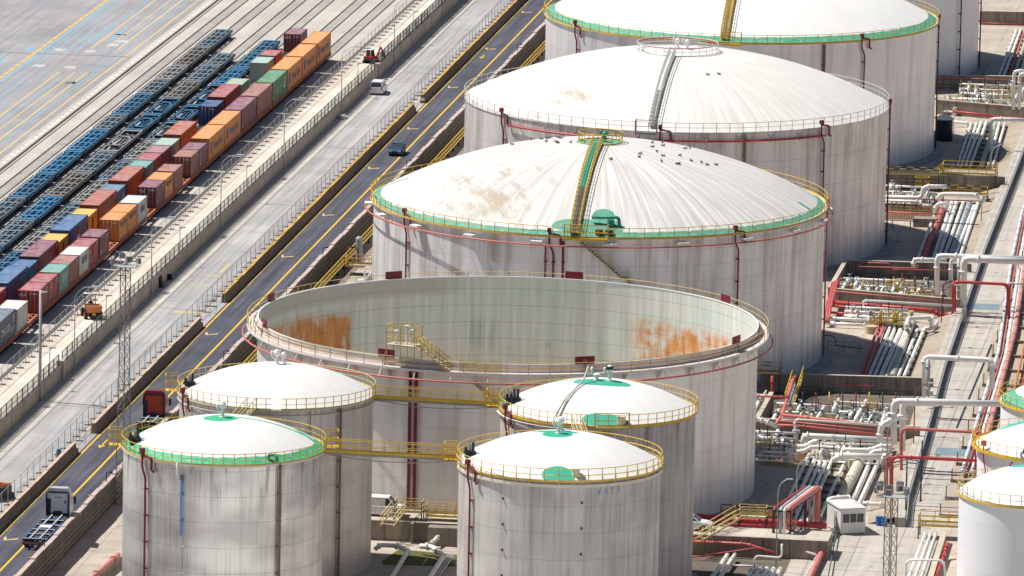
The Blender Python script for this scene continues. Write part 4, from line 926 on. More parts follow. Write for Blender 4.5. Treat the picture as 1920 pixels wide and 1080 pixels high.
# D: behind right
t = small('D', -91.45, 771.4, 9.75, 'narrow streaked tank with bent roof pipe and green patches, behind the front-right one', wall_mat('wall_d', (.56,.51,.485), (.22,.19,.18), 10.1, .75, 2.55, 4.2, .25, 0, 0, .6, .08, topdirt=.6, sc=1.2), dome_mat('dome_d', 10.1, .0, ((.4,-.5,2.9,1.6),(2.5,-9.05,1.9,1.2),(1.0,-9.1,1.6,1.1),(-9.1,-.3,1.1,3.2)), 0, .07, green=(.05,.37,.25), nst=24, arcs=((-8.4,2.2,-1.5,.5,.3),)))
t.deck(YEL, 9.65, 9.93, HT+.03, .16); t.rail(YEL, 9.9, HT, 60, 1.15, gaps=((-3,-.5),)); 
g = MB(); g.lathe(t.c, [(10.15,HT-.35),(9.93,HT-.35)], 96, a0=t.a(-90), a1=t.a(-2)); g.build('lower_walkway', CREAM, t.rt)
vent(t, 100, 1.1, 1.6, WHITE, True); vent(t, -100, .2, .8); rim_valve(t, -80); rim_valve(t, -76, 8.6); gate_cage(t, -93); hatch(t, 14.5, 9.3)
g = MB(); g.tube(bend([t.P(-88,1.0,t.dz(1)+.4), t.P(-70,1.1,t.dz(1)+1.7), t.P(-50,1.9,t.dz(1.9)+.5), t.P(-30,6,t.dz(6)+.3), t.P(-24.5,9.7,HT+.4), t.P(-24.5,10.05,HT-.8)], .5), .10, 6); g.tube([t.P(-52,2.2,t.dz(2.2)+.25), t.P(-33,6,t.dz(6)+.2), t.P(-27,10.1,HT+.2)], .06, 5); g.build('roof_pipe', plain('roof_pipe', (.62,.58,.50), .5), t.rt)
gate_cage(t, 8, YELP, 3.4, .5, 1.1); t.riser(-64, DRED, r=.10); t.riser(118, RED, BZ+9)
# A: front left
t = small('A', -124.5, 743.0, 9.72, 'narrow tank with a wide green rim band, front left of the picture', wall_mat('wall_a', (.82,.81,.80), (.40,.39,.40), 9.85, .6, 2.5, 4.2, .30, .05, .7, .36, .24, topdirt=.75, sc=1.4), dome_mat('dome_a', 9.72, .98, ((-.3,-.3,1.7,1.5),(-9.0,1.0,1.1,1.8)), 0, .07, green=(.02,.40,.19), nst=24, arcs=((0,0,4.8,1.1,.26),(4.8,1.1,9.0,2.0,.34),(9.3,.9,6.7,2.9,.45))), 2.85)
t.deck(CREAM, 9.68, 9.9, HT+.03, .2, 'rim_band'); t.rail(YEL, 9.88, HT, 60, 1.15, gaps=((173,178),)); t.deck(YELP, 9.6, 9.93, HT+.06, .04, 'rim_channel')
vent(t, -60, .2, 1.6); rim_valve(t, -80); rim_valve(t, -76, 8.9); gate_cage(t, -93); gate_cage(t, 95)
t.riser(-48.5, DRED, r=.11); t.riser(-23.6, SKYB, HT-1.6, .11, HT-7.2, 0, False, False); t.riser(-23.6, plain('riser_pale', (.55,.60,.62), .5), HT-6.9, .10, BZ, 0, False, False); t.riser(-24.6, PIPEW, HT+.1, .08, HT-1.8, .3, False, False)
t.riser(33, conduit, HT-.1, .15, BZ, 0, False, False); t.riser(118, RED, BZ+9)
g = MB(); p = t.P(28, 9.2, t.dz(9.2)); g.tube(bend([p, p+Vector((0,0,.5)), p+Vector((.7,0,.5)), p+Vector((.9,-.5,0))], .15), .16, 8); g.build('roof_elbow', GREEN, t.rt)
# C: front right
t = small('C', -91.7, 743.0, 9.72, 'narrow grey tank with two round green roof patches, front centre of the picture', wall_mat('wall_c', (.66,.625,.60), (.24,.22,.21), 9.85, .75, 2.6, 4.2, .28, 0, .1, .55, .1, topdirt=.3, sc=1.0), dome_mat('dome_c', 9.85, 0, ((-.2,-.4,1.5,1.4),(1.0,-8.95,1.6,1.2),(-.3,.9,2.0,.8)), 0, .07, green=(.03,.38,.24), nst=24, arcs=((-3.0,1.6,1.6,.9,.35),)), 2.75)
t.deck(CREAM, 9.68, 9.92, HT-.3, .3, 'rim_band'); t.deck(YEL, 9.65, 9.88, HT+.04, .14, 'walkway'); t.rail(YEL, 9.86, HT, 44, 1.2, gaps=((174,179),), toe=False); t.rail(YELP, 9.96, HT-.35, 44, .95, toe=False, name='outer_railing')
vent(t, -60, .2, 1.5); vent(t, 178, 1.6, 1.4); rim_valve(t, -80); gate_cage(t, -93); hatch(t, 10, 9.0, .9); t.riser(-58.5, DRED, r=.10)
g = MB()
for ph, k in ((-33,6),(13,6)):
    for q in range(k): g.obox(t.P(ph,9.76,HT-2.2-q*2.5), .16,.16,.2, t.a(ph))
g.build('wall_bosses', DARK, t.rt)
g = MB(); rn = random.Random(5)
for q in range(4):
    for z0, z1, dx, w in (((-.4,.1,0,1.3),(.0,.4,1.3,.5)),((-.4,.4,1.0,.6),(-.3,.1,0,1.0)),((.05,.4,0,2.0),(-.4,.05,.1,.7)),((-.3,.4,.3,1.1),))[q]:
        p0 = 22.5+q*4.1+dx; g.add([t.P(p0,9.76,HT-1.0+z0), t.P(p0+w,9.76,HT-1.0+z0), t.P(p0+w,9.76,HT-1.0+z1), t.P(p0,9.76,HT-1.0+z1)], [(0,1,2,3)])
g.build('tank_number', plain('faded_blue_number', (.32,.40,.50), .7), t.rt)

# ---- three tanks at the right edge
wc = lambda n, R_: wall_mat(n, (.82,.83,.85), (.74,.76,.79), R_, .3, 2.4, 5, .10)
t = Tank('E', -46.9, 757, 7.2, 'white tank with a yellow-edged rim, cut by the bottom right corner', 2.6, 12.0); t.shell(wc('wall_e', 7.2), dome_mat('dome_e', 7.2, 0, ((-1.1,1.0,1.35,1.2),), 0, .02, green=(.04,.42,.33), arcs=((0,1.2,7,1.9,.35),)), n=96)
t.rail(YELP, 7.35, 12.0, 42, 1.15); t.deck(YEL, 7.1, 7.4, 12.03, .15, 'rim_channel'); vent(t, -140, 1.2, 1.7, PIPEG, True)
t = Tank('F', -45.6, 782.3, 8.6, 'white tank with a broad yellow walkway at the right edge, between two others', 2.6, 12.0); t.shell(wc('wall_f', 8.6), dome_mat('dome_f', 8.6, 0, ((-5.0,1.0,1.7,1.3),(-3.4,1.9,1.6,.8)), 0, .02, green=(.04,.42,.30)), n=96)
t.rail(YEL, 9.15, 12.0, 48, 1.15); t.deck(YEL, 8.55, 9.2, 12.03, .22); t.riser(-60, RED, r=.08, loop=False)
g = MB(); g.beam(t.P(-75,8.75,12), t.P(-35,8.75,5), .08); g.beam(t.P(-35,8.75,11.5), t.P(-75,8.75,5), .08); g.build('wall_brace', RUST, t.rt)
t = Tank('G', -44.6, 806.6, 9.0, 'white tank with a green ring and yellow railing, topmost of three at the right edge', 2.6, 12.0); t.shell(wc('wall_g', 9.0), dome_mat('dome_g', 9.0, 1.5, ((-5.0,2.5,1.5,1.2),), 0, .02, green=(.06,.36,.22)), n=96)
t.rail(YEL, 9.15, 12.0, 48, 1.15); t.deck(YEL, 8.9, 9.25, 12.03, .18, 'rim_channel')
g = MB(); g.beam(t.P(-75,9.1,12), t.P(-35,9.1,5), .08); g.beam(t.P(-35,9.1,11.5), t.P(-75,9.1,5), .08); g.build('wall_brace', RUST, t.rt)

# ---- catwalks
def catwalk(p, q, label, mat=YEL, w=.9, steps=8, cable=True, cat='catwalk', nm='catwalk', h=1.15):
    p, q = Vector(p), Vector(q); rt = root(nm, p, label, cat, None); d = (q-p); L = d.length; d.normalize(); n = Vector((-d.y, d.x, 0)).normalized()
    g = MB(); g.add([p-n*w/2, q-n*w/2, q+n*w/2, p+n*w/2], [(0,1,2,3)]); 
    for s_ in (-1, 1): g.beam(p+n*s_*w/2-Vector((0,0,.15)), q+n*s_*w/2-Vector((0,0,.15)), .06, .2)
    g.build('deck', GB, rt); g = MB()
    for s_ in (-1, 1):
        for hh in (h, h*.5): g.beam(p+n*s_*w/2+Vector((0,0,hh)), q+n*s_*w/2+Vector((0,0,hh)), .065)
        g.beam(p+n*s_*w/2+Vector((0,0,.08)), q+n*s_*w/2+Vector((0,0,.08)), .04, .2)
        for i in range(steps+1): b = p.lerp(q, i/steps)+n*s_*w/2; g.beam(b, b+Vector((0,0,h)), .065)
    g.build('railing', mat, rt)
    if cable:
        m1, m2 = p.lerp(q,.35)-Vector((0,0,.75)), p.lerp(q,.65)-Vector((0,0,.75)); g = MB(); g.tube([p-Vector((0,0,.3)), m1, m2, q-Vector((0,0,.3))], .05, 5); g.beam(m1, m1+Vector((0,0,.6)), .06); g.beam(m2, m2+Vector((0,0,.6)), .06); g.build('tension_rod', STEEL, rt)
    return rt
A_, B_, C_, D_, = (TK[k] for k in 'ABCD')
catwalk((A_.c[0]+9.95,743.0,HT), (C_.c[0]-9.95,742.6,HT), 'yellow catwalk bridging the two front narrow tanks', steps=9)
catwalk((B_.c[0]+10.0,771.9,HT), (D_.c[0]-9.95,771.0,HT), 'yellow catwalk bridging the two rear narrow tanks, in front of the roofless one', steps=9)
xa = at(452,778,HT).x
catwalk((xa+.4,A_.c[1]+9.6,HT-.05), (xa+.6,B_.c[1]-10.0,HT+.1), 'short stair bridge between the two narrow tanks on the left', YELP, .9, 5, False, 'catwalk')
catwalk((C_.c[0]+1.0,C_.c[1]+9.9,HT-.05), (D_.c[0]-1.0,D_.c[1]-9.95,HT+.1), 'short stair bridge between the two narrow tanks in front of the roofless one', YELP, .9, 5, False, 'catwalk')
# ---- gulls on the domes
_gm = MB(); _gm.tube([(0,0,-.30),(0,0,-.05),(0,0,.24)], .11, 8); _gm.v = [(v[0], v[2], v[1]*.9+.17) for v in _gm.v]
_gm.tube([(0,0,-.06),(0,0,.06)], .06, 8); k0 = len(_gm.v)-16
for i in range(k0, len(_gm.v)): v = _gm.v[i]; _gm.v[i] = (v[0], v[1]+.22, v[2]+.33)
_gm.beam((0,.27,.32),(0,.36,.30),.025,.02,1); _gm.beam((-.04,0,0),(-.04,0,.1),.02,.02,1); _gm.beam((.04,0,0),(.04,0,.1),.02,.02,1)
GULL = _gm.mesh('gull', [plain('feather_grey', (.10,.10,.11), .8), plain('beak', (.4,.3,.05), .6)])
GL = [(540,750),(680,690),(715,705),(560,710),(890,665),(855,695),(885,690),(810,700),(855,722),(940,660),(960,685),(985,692),(1015,678),(1045,660),(945,725),(960,735),(1080,730),(760,680),(1140,665),(1450,885),(1720,835),(1710,865),(1650,680),(1700,690)]
gp = [(850+x/4.908, 120+y/4.908) for x, y in GL]+[(820+x/3, y/3) for x, y in ((1210,808),(1235,790),(1265,808),(1270,825),(1300,788),(1310,802),(1345,795),(1400,820),(1420,838),(1210,832),(1235,858),(1395,842),(1365,880),(1270,882),(1260,910),(1360,928))]+[(1296,303),(1315,306),(1326,311),(1343,311),(1270,309)]
for i, (x, y) in enumerate(gp):
    p = TK['T3'].hit(x, y)
    if p is None: continue
    o = bpy.data.objects.new('gull', GULL); COL.objects.link(o); o.location = p+Vector((0,0,.04)); o.rotation_euler = (0,0,random.uniform(0,6.28)); o.scale = (.82,)*3
    tag(o, 'small grey gull resting on the weathered white dome with the green rim', 'bird', 'gulls on the weathered dome')
for x, y in ((1327,141.5),(1348,140.5)):
    p = TK['T4'].hit(x, y)
    if p: o = bpy.data.objects.new('gull', GULL); COL.objects.link(o); o.location = p+Vector((0,0,.04)); o.scale = (.82,)*3; o.rotation_euler = (0,0,1.2); tag(o, 'small gull resting on the plain white dome with white railings', 'bird', 'gulls on the plain dome')
# ================================================================ PIPE YARD AND DIKES
def proj(p):
    d = Vector(p)-Vector((0,0,CAM_H)); q = d.dot(vd); return 960+FPX*d.dot(cr)/q, 540-FPX*d.dot(cu)/q
def atY(px, py, Y):
    d = vd + cr*((px-960)/FPX) + cu*((540-py)/FPX); t = Y/d.y; return Vector((d.x*t, Y, CAM_H+d.z*t))
def inY(Y, *pp): return [atY(x, y, Y) for x, y in pp]
def hgt(base, py):
    """height of a mark seen straight above a foot point"""
    lo, hi = base.z, 60
    for _ in range(40):
        m_ = (lo+hi)/2
        if proj((base.x, base.y, m_))[1] > py: lo = m_
        else: hi = m_
    return lo
dikem = conc('dike_concrete', (.36,.31,.26), (.17,.14,.12), .35, .55, 3.0); dikecap = plain('dike_cap', (.50,.44,.35), .85, 0, .3, .5)
def wall(pts, label, zb=-2, zt=0, th=.45, cat='wall', nm='dike_wall', mt=None, cap=None, ov=.04):
    g = MB()
    for a, b in zip(pts[:-1], pts[1:]):
        a, b = Vector((a[0],a[1],0)), Vector((b[0],b[1],0)); d = (b-a).normalized(); n = Vector((-d.y,d.x,0))*th/2
        q = [a-n, b-n, b+n, a+n]; v = [(p.x,p.y,zb) for p in q]+[(p.x,p.y,zt) for p in q]
        g.add(v, [(0,1,5,4),(1,2,6,5),(2,3,7,6),(3,0,4,7)]); n2 = n*(1+ov*4); q = [a-n2, b-n2, b+n2, a+n2]
        v = [(p.x,p.y,zt) for p in q]+[(p.x,p.y,zt+.08) for p in q]; g.add(v, [(0,3,2,1),(0,1,5,4),(1,2,6,5),(2,3,7,6),(3,0,4,7),(4,5,6,7)], 1)
    return solo(g, nm, [mt or dikem, cap or dikecap], label, cat, None)
xy = lambda px, py, z=0: tuple(at(px, py, z)[:2])
RW0 = 0
RW = [(-63.4,806),(-64.2,818.6),(-65.1,852.1),(-66.4,895.5),(-67.9,976.3),(-68.8,1063),(-70.2,1200)]
def rwx(Y):
    for a, b in zip(RW[:-1], RW[1:]):
        if a[1] <= Y <= b[1]: return a[0]+(b[0]-a[0])*(Y-a[1])/(b[1]-a[1])
    return RW[0][0] if Y < RW[0][1] else RW[-1][0]
wall([(x-.3, y) for x, y in RW], 'long low concrete wall between the pipe basins and the narrow service road on the right', -2, -1.05, 1.05, mt=conc('lane_wall', (.52,.48,.42), (.34,.31,.28)), ov=.01, cap=plain('wall_top_grey', (.46,.43,.38), .85, 0, .3, .5))
g = MB(); g.tube([(x+.42, y, -.85) for x, y in RW], .06, 5); g.tube([(x+.42, y, -1.15) for x, y in RW], .05, 5); solo(g, 'cable_conduit', STEEL, 'twin grey conduits clipped along the road side of the low right-hand wall', 'conduit')
wall([xy(1757,141), (rwx(1121)-.3,1121.5)], 'farthest cross wall of the pipe basins, just below the top tank on the right')
wall([xy(1757,187), (rwx(1091)-.3,1091)], 'cross wall behind the small dark tank, at the upper right')
wall([(-84.4,1027.3), (rwx(1028)-.3,1028.8)], 'cross wall topped with a black and yellow walkway, beside the streaked tank')
wall([(-83.3,958.2), (rwx(959)-.3,959.3)], 'rear wall of the valve pit beside the domed bird-specked tank')
wall([(-83.3,958.0), (-83.4,938)], 'left side wall of the valve pit, running away from the viewer beside the bird-specked tank')
wall([(-83.2,937.6), (rwx(934)-.3,933.5)], 'front wall of the valve pit behind the red pipes')
wall([(-85.8,879.5), (rwx(881)-.3,881)], 'rear wall of the pit to the right of the roofless tank')
wall([(-83.4,868), (-83.4,852.3)], 'short side wall of the pit beside the roofless tank, with red pipe over it')
wall([(-83.2,852.0), (rwx(851)-.3,851.3)], 'front wall of the pit to the right of the roofless tank, under a long red pipe')
# bund road in front of the roofless tank
bundm = ground_mat('bund_top', (.52,.47,.40), (.44,.40,.34), .05, .3, (4,4), .8)
g = MB(); g.box(-122,787.4,-2,-69.5,792.4,0,0,1); struct(g, 'bund_road', [dikem, bundm])
g = MB(); g.box(-122,787.1,-2,-112.3,787.4,.06); g.box(-112.3,786.2,-2,-112,792,.06); g.box(-110.4,785.6,-2,-106.6,787.1,-.1); g.box(-91,787.1,-2,-74.5,787.4,.10); solo(g, 'bund_wall', dikem, 'concrete wall face below the bund road, between the narrow front tanks', 'wall')
# service road and sloping banks
svc = ground_mat('service_road', (.50,.455,.40), (.40,.37,.335), .16, .35, (4.2,9.0), .55)
g = MB(); ed = [(-56,700),(-58.4,800),(-60.2,815),(-61.3,859),(-62.0,896),(-62.7,935),(-64.0,1000),(-65.0,1063),(-66.4,1200)]
L_ = [(-73,700),(-73,786),(-71.5,800),(-66.5,806)]+RW[1:]
v = [(x,y,BAS+.012) for x, y in L_]+[(x,y,BAS+.012) for x, y in reversed(ed)]; g.add(v, [tuple(range(len(v)))][::1]); g.f[0] = g.f[0][::-1]; struct(g, 'service_road', svc)
bank = ground_mat('bank_concrete', (.34,.28,.22), (.40,.34,.27), .02, .35, (2.4,2.4), .85)
for a, b in ((807,851),(882,932),(960,1027),(1030,1091)):
    g = MB(); n = 6
    for i in range(n):
        y0, y1 = a+(b-a)*i/n, a+(b-a)*(i+1)/n; x0, x1 = rwx(y0)-.25, rwx(y1)-.25; g.quad((x0-3.4,y0,BAS+.01),(x0,y0,-.95),(x1,y1,-.95),(x1-3.4,y1,BAS+.01))
    struct(g, 'bank', bank)
dkf = ground_mat('dark_floor', (.10,.085,.075), (.17,.14,.11), 0, .3)  # plain dark floor colour for the pits and the floor by the bund
g = MB()
for q in (((-83.1,937.8),(-69,934.5),(-69.6,959),(-83.1,958)), ((-83.2,852.4),(-67,851.5),(-68,880.6),(-85,879.2))): g.poly(q, BAS+.008)
struct(g, 'pit_floor', dkf)
puddle = G('shallow_brown_water', .12, 0, .6).out((.16,.085,.035)); g = MB(); g.poly([(-88,765),(-73.2,765),(-73.2,787),(-88,787)], BAS+.01); struct(g, 'sunken_floor', dkf)
grassm = plain('moss', (.10,.11,.03), .95, 0, .4, 1.5)
g = MB(); g.poly([(-84,838.5),(-77,838),(-76.5,850),(-84,851)], BAS+.016); g.poly([(-84.5,1003),(-77.5,1003),(-74.5,1013),(-84.5,1022)], BAS+.016); struct(g, 'puddle', puddle)
g = MB(); g.poly([(-114,775),(-104,776),(-103,781),(-113,783)], BAS+.016); g.poly([(-81,772),(-76,771),(-75.5,778),(-81,779)], BAS+.016); struct(g, 'mossy_ground', grassm)

def run(pts, r, mt, label, group=None, br=.6, nm='pipe', cat='pipe', n=8, flanges=()):
    g = MB(); P = bend(pts, br); g.tube(P, r, n); flanges = flanges or ((.14,.5,.86) if r >= .18 and len(P) > 3 else (.2,.8) if r >= .12 else ())
    for f in flanges:
        i = max(0, min(len(P)-2, int(f*(len(P)-1)))); a, b = P[i], P[i+1]; m_ = a.lerp(b, f*(len(P)-1)-i); d = (b-a).normalized(); g.tube([m_-d*.07, m_+d*.07], r*1.45, 10)
    return solo(g, nm, mt, label, cat, group)
# lengthwise bundles on sleepers
def bundle(z, items, label, group, sleepers=True):
    rr = []
    for i, (x0, y0, x1, y1, r, mt) in enumerate(items):
        a, b = at(x0, y0, z), at(x1, y1, z); rr.append((a, b)); L = (b-a).length
        rt = root('pipeline', b, label, 'pipe', group); g = MB(); up = Vector((0,0,r*.6))
        g.tube([a-up+Vector((0,1.2,-.25)), a, b], r, 8); 
        t = 4.0+i*.7
        while t < L: p = b.lerp(a, t/L); d = (a-b).normalized(); g.tube([p-d*.035, p+d*.035], r*1.10, 10, 1); t += 9
        g.build('pipe_barrel', [mt, STEEL], rt)
    if sleepers:
        g = MB(); a0, b0 = rr[0]; a1, b1 = rr[-1]; n = max(3, int((a0-b0).length/4.2))
        for i in range(n+1): p, q = b0.lerp(a0, i/n), b1.lerp(a1, i/n); g = MB(); g.beam((p.x-.5,p.y,-1.85),(q.x+.5,q.y,-1.85),.28,.26); solo(g, 'pipe_sleeper', dikem, 'low concrete sleeper under the '+(group or 'pipes'), 'pipe support', 'sleepers under the '+(group or 'pipes'))
W_, G_ = PIPEW, PIPEG
bundle(-1.4, [(1517,852,1455,985,.20,W_),(1531,855,1470,990,.24,W_),(1541,858,1484,990,.20,W_),(1554,852,1496,990,.24,W_),(1565,849,1508,992,.20,W_),(1586,862,1530,985,.19,W_)], 'white pipe in the front bundle beside the roofless tank shadow', 'front bundle of white pipes')
bundle(-1.35, [(1612,865,1572,947,.62,plain('lagged_pipe', (.66,.60,.47), .8, 0, .3, 1.6))], 'fat pipe in crumpled cream lagging in the front bundle', None, False)
bundle(-1.4, [(1633,862,1594,950,.24,W_),(1649,862,1606,955,.26,W_)], 'white pipe to the right of the fat cream one in the front bundle', 'two white pipes right of the fat one', False)
bundle(-1.4, [(1671,609,1629,707,.22,W_),(1681,609,1639,707,.22,W_),(1694,606,1651,707,.30,W_),(1702,610,1661,707,.21,W_),(1711,603,1673,707,.40,plain('pipe_stone', (.56,.54,.47), .6, 0, .25)),(1720,618,1684,707,.20,W_),(1733,617,1695,707,.23,W_)], 'white pipe in the middle bundle beside the bird-specked tank', 'middle bundle of white pipes')
bundle(-1.4, [(1650,605,1612,707,.19,REDF),(1661,602,1622,707,.22,REDF)], 'faded red pipe at the left edge of the middle bundle', 'faded red pipes of the middle bundle', False)
bundle(-1.4, [(1785,378,1751,483,.26,W_),(1794,378,1760,483,.26,W_),(1807,378,1770,483,.25,W_),(1818,379,1781,483,.34,G_),(1826,386,1789,483,.22,W_),(1834,380,1800,483,.26,W_)], 'white pipe in the rear bundle beside the streaked tank', 'rear bundle of white pipes')
bundle(-1.4, [(1754,398,1722,483,.20,W_),(1767,392,1733,483,.34,REDF)], 'pipe at the left edge of the rear bundle, white or scuffed red', 'left edge pipes of the rear bundle', False)
bundle(-1.4, [(1821,231,1796,310,.20,W_),(1831,231,1803,310,.20,W_),(1840,229,1811,310,.24,W_),(1850,229,1820,310,.24,W_),(1866,231,1841,310,.34,plain('pipe_sage', (.50,.52,.44), .6)),(1874,231,1853,310,.22,W_),(1884,232,1862,310,.20,W_)], 'white pipe in the bundle right of the small dark tank', 'bundle of pipes by the small dark tank')
bundle(-1.4, [(1906,56,1873,143,.24,W_),(1914,56,1882,143,.24,W_),(1921,57,1893,143,.16,REDF),(1930,56,1901,143,.26,plain('pipe_olive', (.48,.50,.40), .6)),(1940,56,1912,143,.22,W_)], 'pipe in the farthest bundle at the top right corner', 'farthest bundle of pipes')
# pipeline corridor right of the service road
def corridor(label, grp, pts, r, mt, z=-1.35):
    rt = root('pipeline', at(*pts[-1], z), label, 'pipe', grp); g = MB(); g.tube([at(x, y, z) for x, y in pts], r, 8)
    k = g; P = [at(x, y, z) for x, y in pts]
    for a, b in zip(P[:-1], P[1:]):
        n = int((a-b).length/5)
        for i in range(n): p = a.lerp(b, (i+.5)/n); k.tube([p-Vector((0,.05,0)), p+Vector((0,.05,0))], r*1.12, 8, 1)
    g.build('pipe_barrel', [mt, DARK], rt)
corridor('bluish white pipe nearest the service road in the right-hand corridor', None, [(1952,300),(1916,400),(1897,487),(1872,660),(1829,799),(1804,885)], .22, plain('pipe_bluewhite', (.66,.68,.74), .4))
corridor('thin faded red pipe beside the white one in the right-hand corridor', None, [(1960,300),(1922,400),(1905,487),(1880,660),(1838,799),(1812,885)], .10, REDF)
corridor('second white pipe in the right-hand corridor, left of the pink ones', None, [(1966,300),(1928,400),(1911,500),(1887,660),(1846,799),(1822,885)], .20, W_)
corridor('long pink pipe in the right-hand corridor, thickest of its group', None, [(1984,300),(1946,400),(1924,480),(1903,620),(1885,690),(1858,791),(1838,860)], .30, plain('pipe_pink', (.60,.27,.22), .5, 0, .25))
corridor('narrow white pipe between the pink one and the red one in the corridor', None, [(1972,300),(1933,400),(1917,500),(1893,660),(1853,799),(1830,870)], .12, W_)
corridor('thin orange-red pipe at the right edge of the corridor', None, [(2000,340),(1962,440),(1938,560),(1914,680),(1895,760)], .13, ORANGE)
corridor('red pipe at the far right edge, above the green-ringed tank', None, [(2012,340),(1975,440),(1950,560),(1926,680),(1908,760)], .12, RED)
for i in range(34):
    g = MB(); Y = 812+i*9.5; x = -60.6-(Y-860)*.0145 if Y < 900 else -61.2-(Y-900)*.0185; g.box(x-.2,Y,-2,x+6.5,Y+.3,-1.65)
    g.box(x-.1,Y,-1.65,x,Y+.12,-.5,1); solo(g, 'pipe_sleeper', [dikem, DARK], 'concrete sleeper with a stubby dark post in the right-hand pipe corridor', 'pipe support', 'sleepers of the right-hand corridor')
corr = ground_mat('corridor_gravel', (.42,.35,.28), (.34,.29,.24), 0, .4, None)
g = MB(); v = [(x+.25,y,BAS+.006) for x, y in ed[2:]]+[(x+11,y,BAS+.006) for x, y in reversed(ed[2:])]; g.add(v, [tuple(range(len(v)))[::-1]]); struct(g, 'corridor_ground', corr)
g = MB(); g.box(-62.2,862,-2,-62.05,915,-1.88); solo(g, 'road_kerb', DARK, 'dark kerb beam along the right side of the narrow service road', 'kerb')

for k, (dx, r, mt, lb) in enumerate(((26,.16,W_,'white pipe at the far right edge beyond the orange-red one'),(44,.24,REDF,'faded red pipe at the extreme right edge above the three tanks'),(66,.2,W_,'outermost white pipe at the extreme right edge above the three tanks'),(88,.14,RED,'outermost red pipe at the extreme right edge above the three tanks'))):
    corridor(lb, None, [(2012+dx,340),(1975+dx,440),(1950+dx,560),(1926+dx,680),(1908+dx,760)], r, mt)
def handrail(Y, x0, x1, z, label, mt=DARK):
    a, b = atY(x0[0], x0[1], Y), atY(x1[0], x1[1], Y); g = MB(); zz = (a.z+b.z)/2; a.z = b.z = zz
    for h in (0, -.45): g.beam(a+Vector((0,0,h)), b+Vector((0,0,h)), .07)
    n = max(2, int((b-a).length/2.2))
    for i in range(n+1): p = a.lerp(b, i/n); g.beam(p, (p.x,p.y,z), .08)
    solo(g, 'handrail', mt, label, 'handrail')
handrail(956, (1600,512), (1775,518), BAS, 'dark handrail along the back of the valve pit'); handrail(878, (1500,726), (1725,734), BAS, 'dark handrail along the back of the pit right of the roofless tank')
handrail(1117, (1762,158), (1915,164), BAS, 'dark handrail in the farthest pit at the top right'); handrail(906, (1552,640), (1612,642), BAS, 'low blue handrail in the shade of the bird-specked tank', SKYB)
handrail(1024.5, (1668,334), (1765,338), BAS, 'dark handrail in front of the walkway wall'); handrail(1180, (1840,60), (1925,63), BAS, 'dark handrail below the top right cross wall')
for i in range(9): run([atY(1600+i*19, 520, 944+.2*i), atY(1600+i*19, 556, 944+.2*i)], .07, [DARK,YEL,DRED][i % 3], 'slim upright post among the valves of the pit beside the bird-specked tank', 'slim posts in the valve pit')
for i in range(8): run([atY(1505+i*25, 735, 862+.3*i), atY(1505+i*25, 772, 862+.3*i)], .07, [DARK,DRED,YEL][i % 3], 'slim upright post among the pumps of the pit right of the roofless tank', 'slim posts in the pump pit')
run(inY(858, (1408,742),(1480,745)), .13, REDF, 'faded red pipe behind the small valve rack by the roofless tank'); run(inY(872, (1448,705),(1448,760)), .16, RED, 'red upright pipe beside the ramp stair'); run(inY(898, (1475,712),(1475,675),(1489,673),(1489,712)), .14, RED, 'red hoop pipe standing beyond the ramp stair')
run(inY(905, (1546,629),(1566,630),(1566,648),(1618,654)), .06, DRED, 'thin dark red pipe crossing the shade of the bird-specked tank')
# cross-road pipe bridges: (plane, path marks, radius, paint, label)
def bridge(Y, marks, r, mt, label, grp=None, br=.7): return run(inY(Y, *marks), r, mt, label, grp, br, 'pipe_bridge', 'pipe bridge')
bridge(935, [(1757,562),(1757,479),(1925,485)], .30, W_, 'slim-legged white pipe bridge crossing the service road, leftmost leg of its group')
bridge(937, [(1783,560),(1783,484),(1925,489)], .24, W_, 'white pipe bridge leg second from the left over the valve pit')
bridge(939, [(1712,500),(1714,486),(1775,488)], .24, W_, 'short white pipe arching over the rear pit wall')
bridge(934, [(1806,575),(1807,485),(1925,490)], .42, W_, 'thickest white pipe bridge, with a broad leg standing at the wall')
bridge(936, [(1798,560),(1798,484)], .22, G_, 'grey standing pipe between the white bridge legs')
bridge(929.5, [(1786,592),(1787,528),(1892,533),(1892,598)], .17, RED, 'red goalpost pipe bridge across the service road')
bridge(930.5, [(1791,590),(1791,529),(1889,534),(1889,590)], .13, RED, 'thin red pipe behind the red goalpost bridge', None)
bridge(930, [(1768,606),(1768,531),(1786,527)], .09, plain('pipe_purple', (.12,.03,.06), .5), 'thin dark red standing pipe left of the red goalpost')
bridge(929.8, [(1890,531),(1930,533)], .12, G_, 'grey pipe leading right from the red goalpost')
bridge(868, [(1733,744),(1733,669),(1860,675),(1860,730)], .30, W_, 'white goalpost pipe bridge over the service road, below the red one')
bridge(867, [(1740,742),(1740,674)], .22, G_, 'grey standing pipe behind the left leg of the white goalpost')
bridge(836, [(1676,832),(1676,752),(1884,757)], .36, W_, 'long fat white pipe bridge reaching the green-ringed tank')
bridge(837.5, [(1692,845),(1692,754),(1760,757)], .33, W_, 'second leg of the fat white bridge')
bridge(839, [(1650,842),(1651,797),(1700,776)], .33, W_, 'white pipe climbing in a slanted step left of the fat bridge')
bridge(833, [(1690,905),(1690,803),(1838,811),(1838,822)], .17, REDF, 'upper red pipe bridge leading to the right-edge tanks')
bridge(818, [(1672,925),(1672,856),(1836,864)], .18, RED, 'lower red pipe bridge with a tall leg by the floodlight mast')
for i, x in enumerate((1659,1664,1669)): bridge(819, [(x,925),(x,859),(1672,857)], .08, REDF, 'thin red standing pipe beside the leg of the lower red bridge', 'thin red standing pipes', .3)
for i, x in enumerate((1829,1834,1839)): bridge(819, [(x,905),(x,806)], .11, RED, 'red standing pipe bunched at the right end of the red bridges', 'bunched red standing pipes')
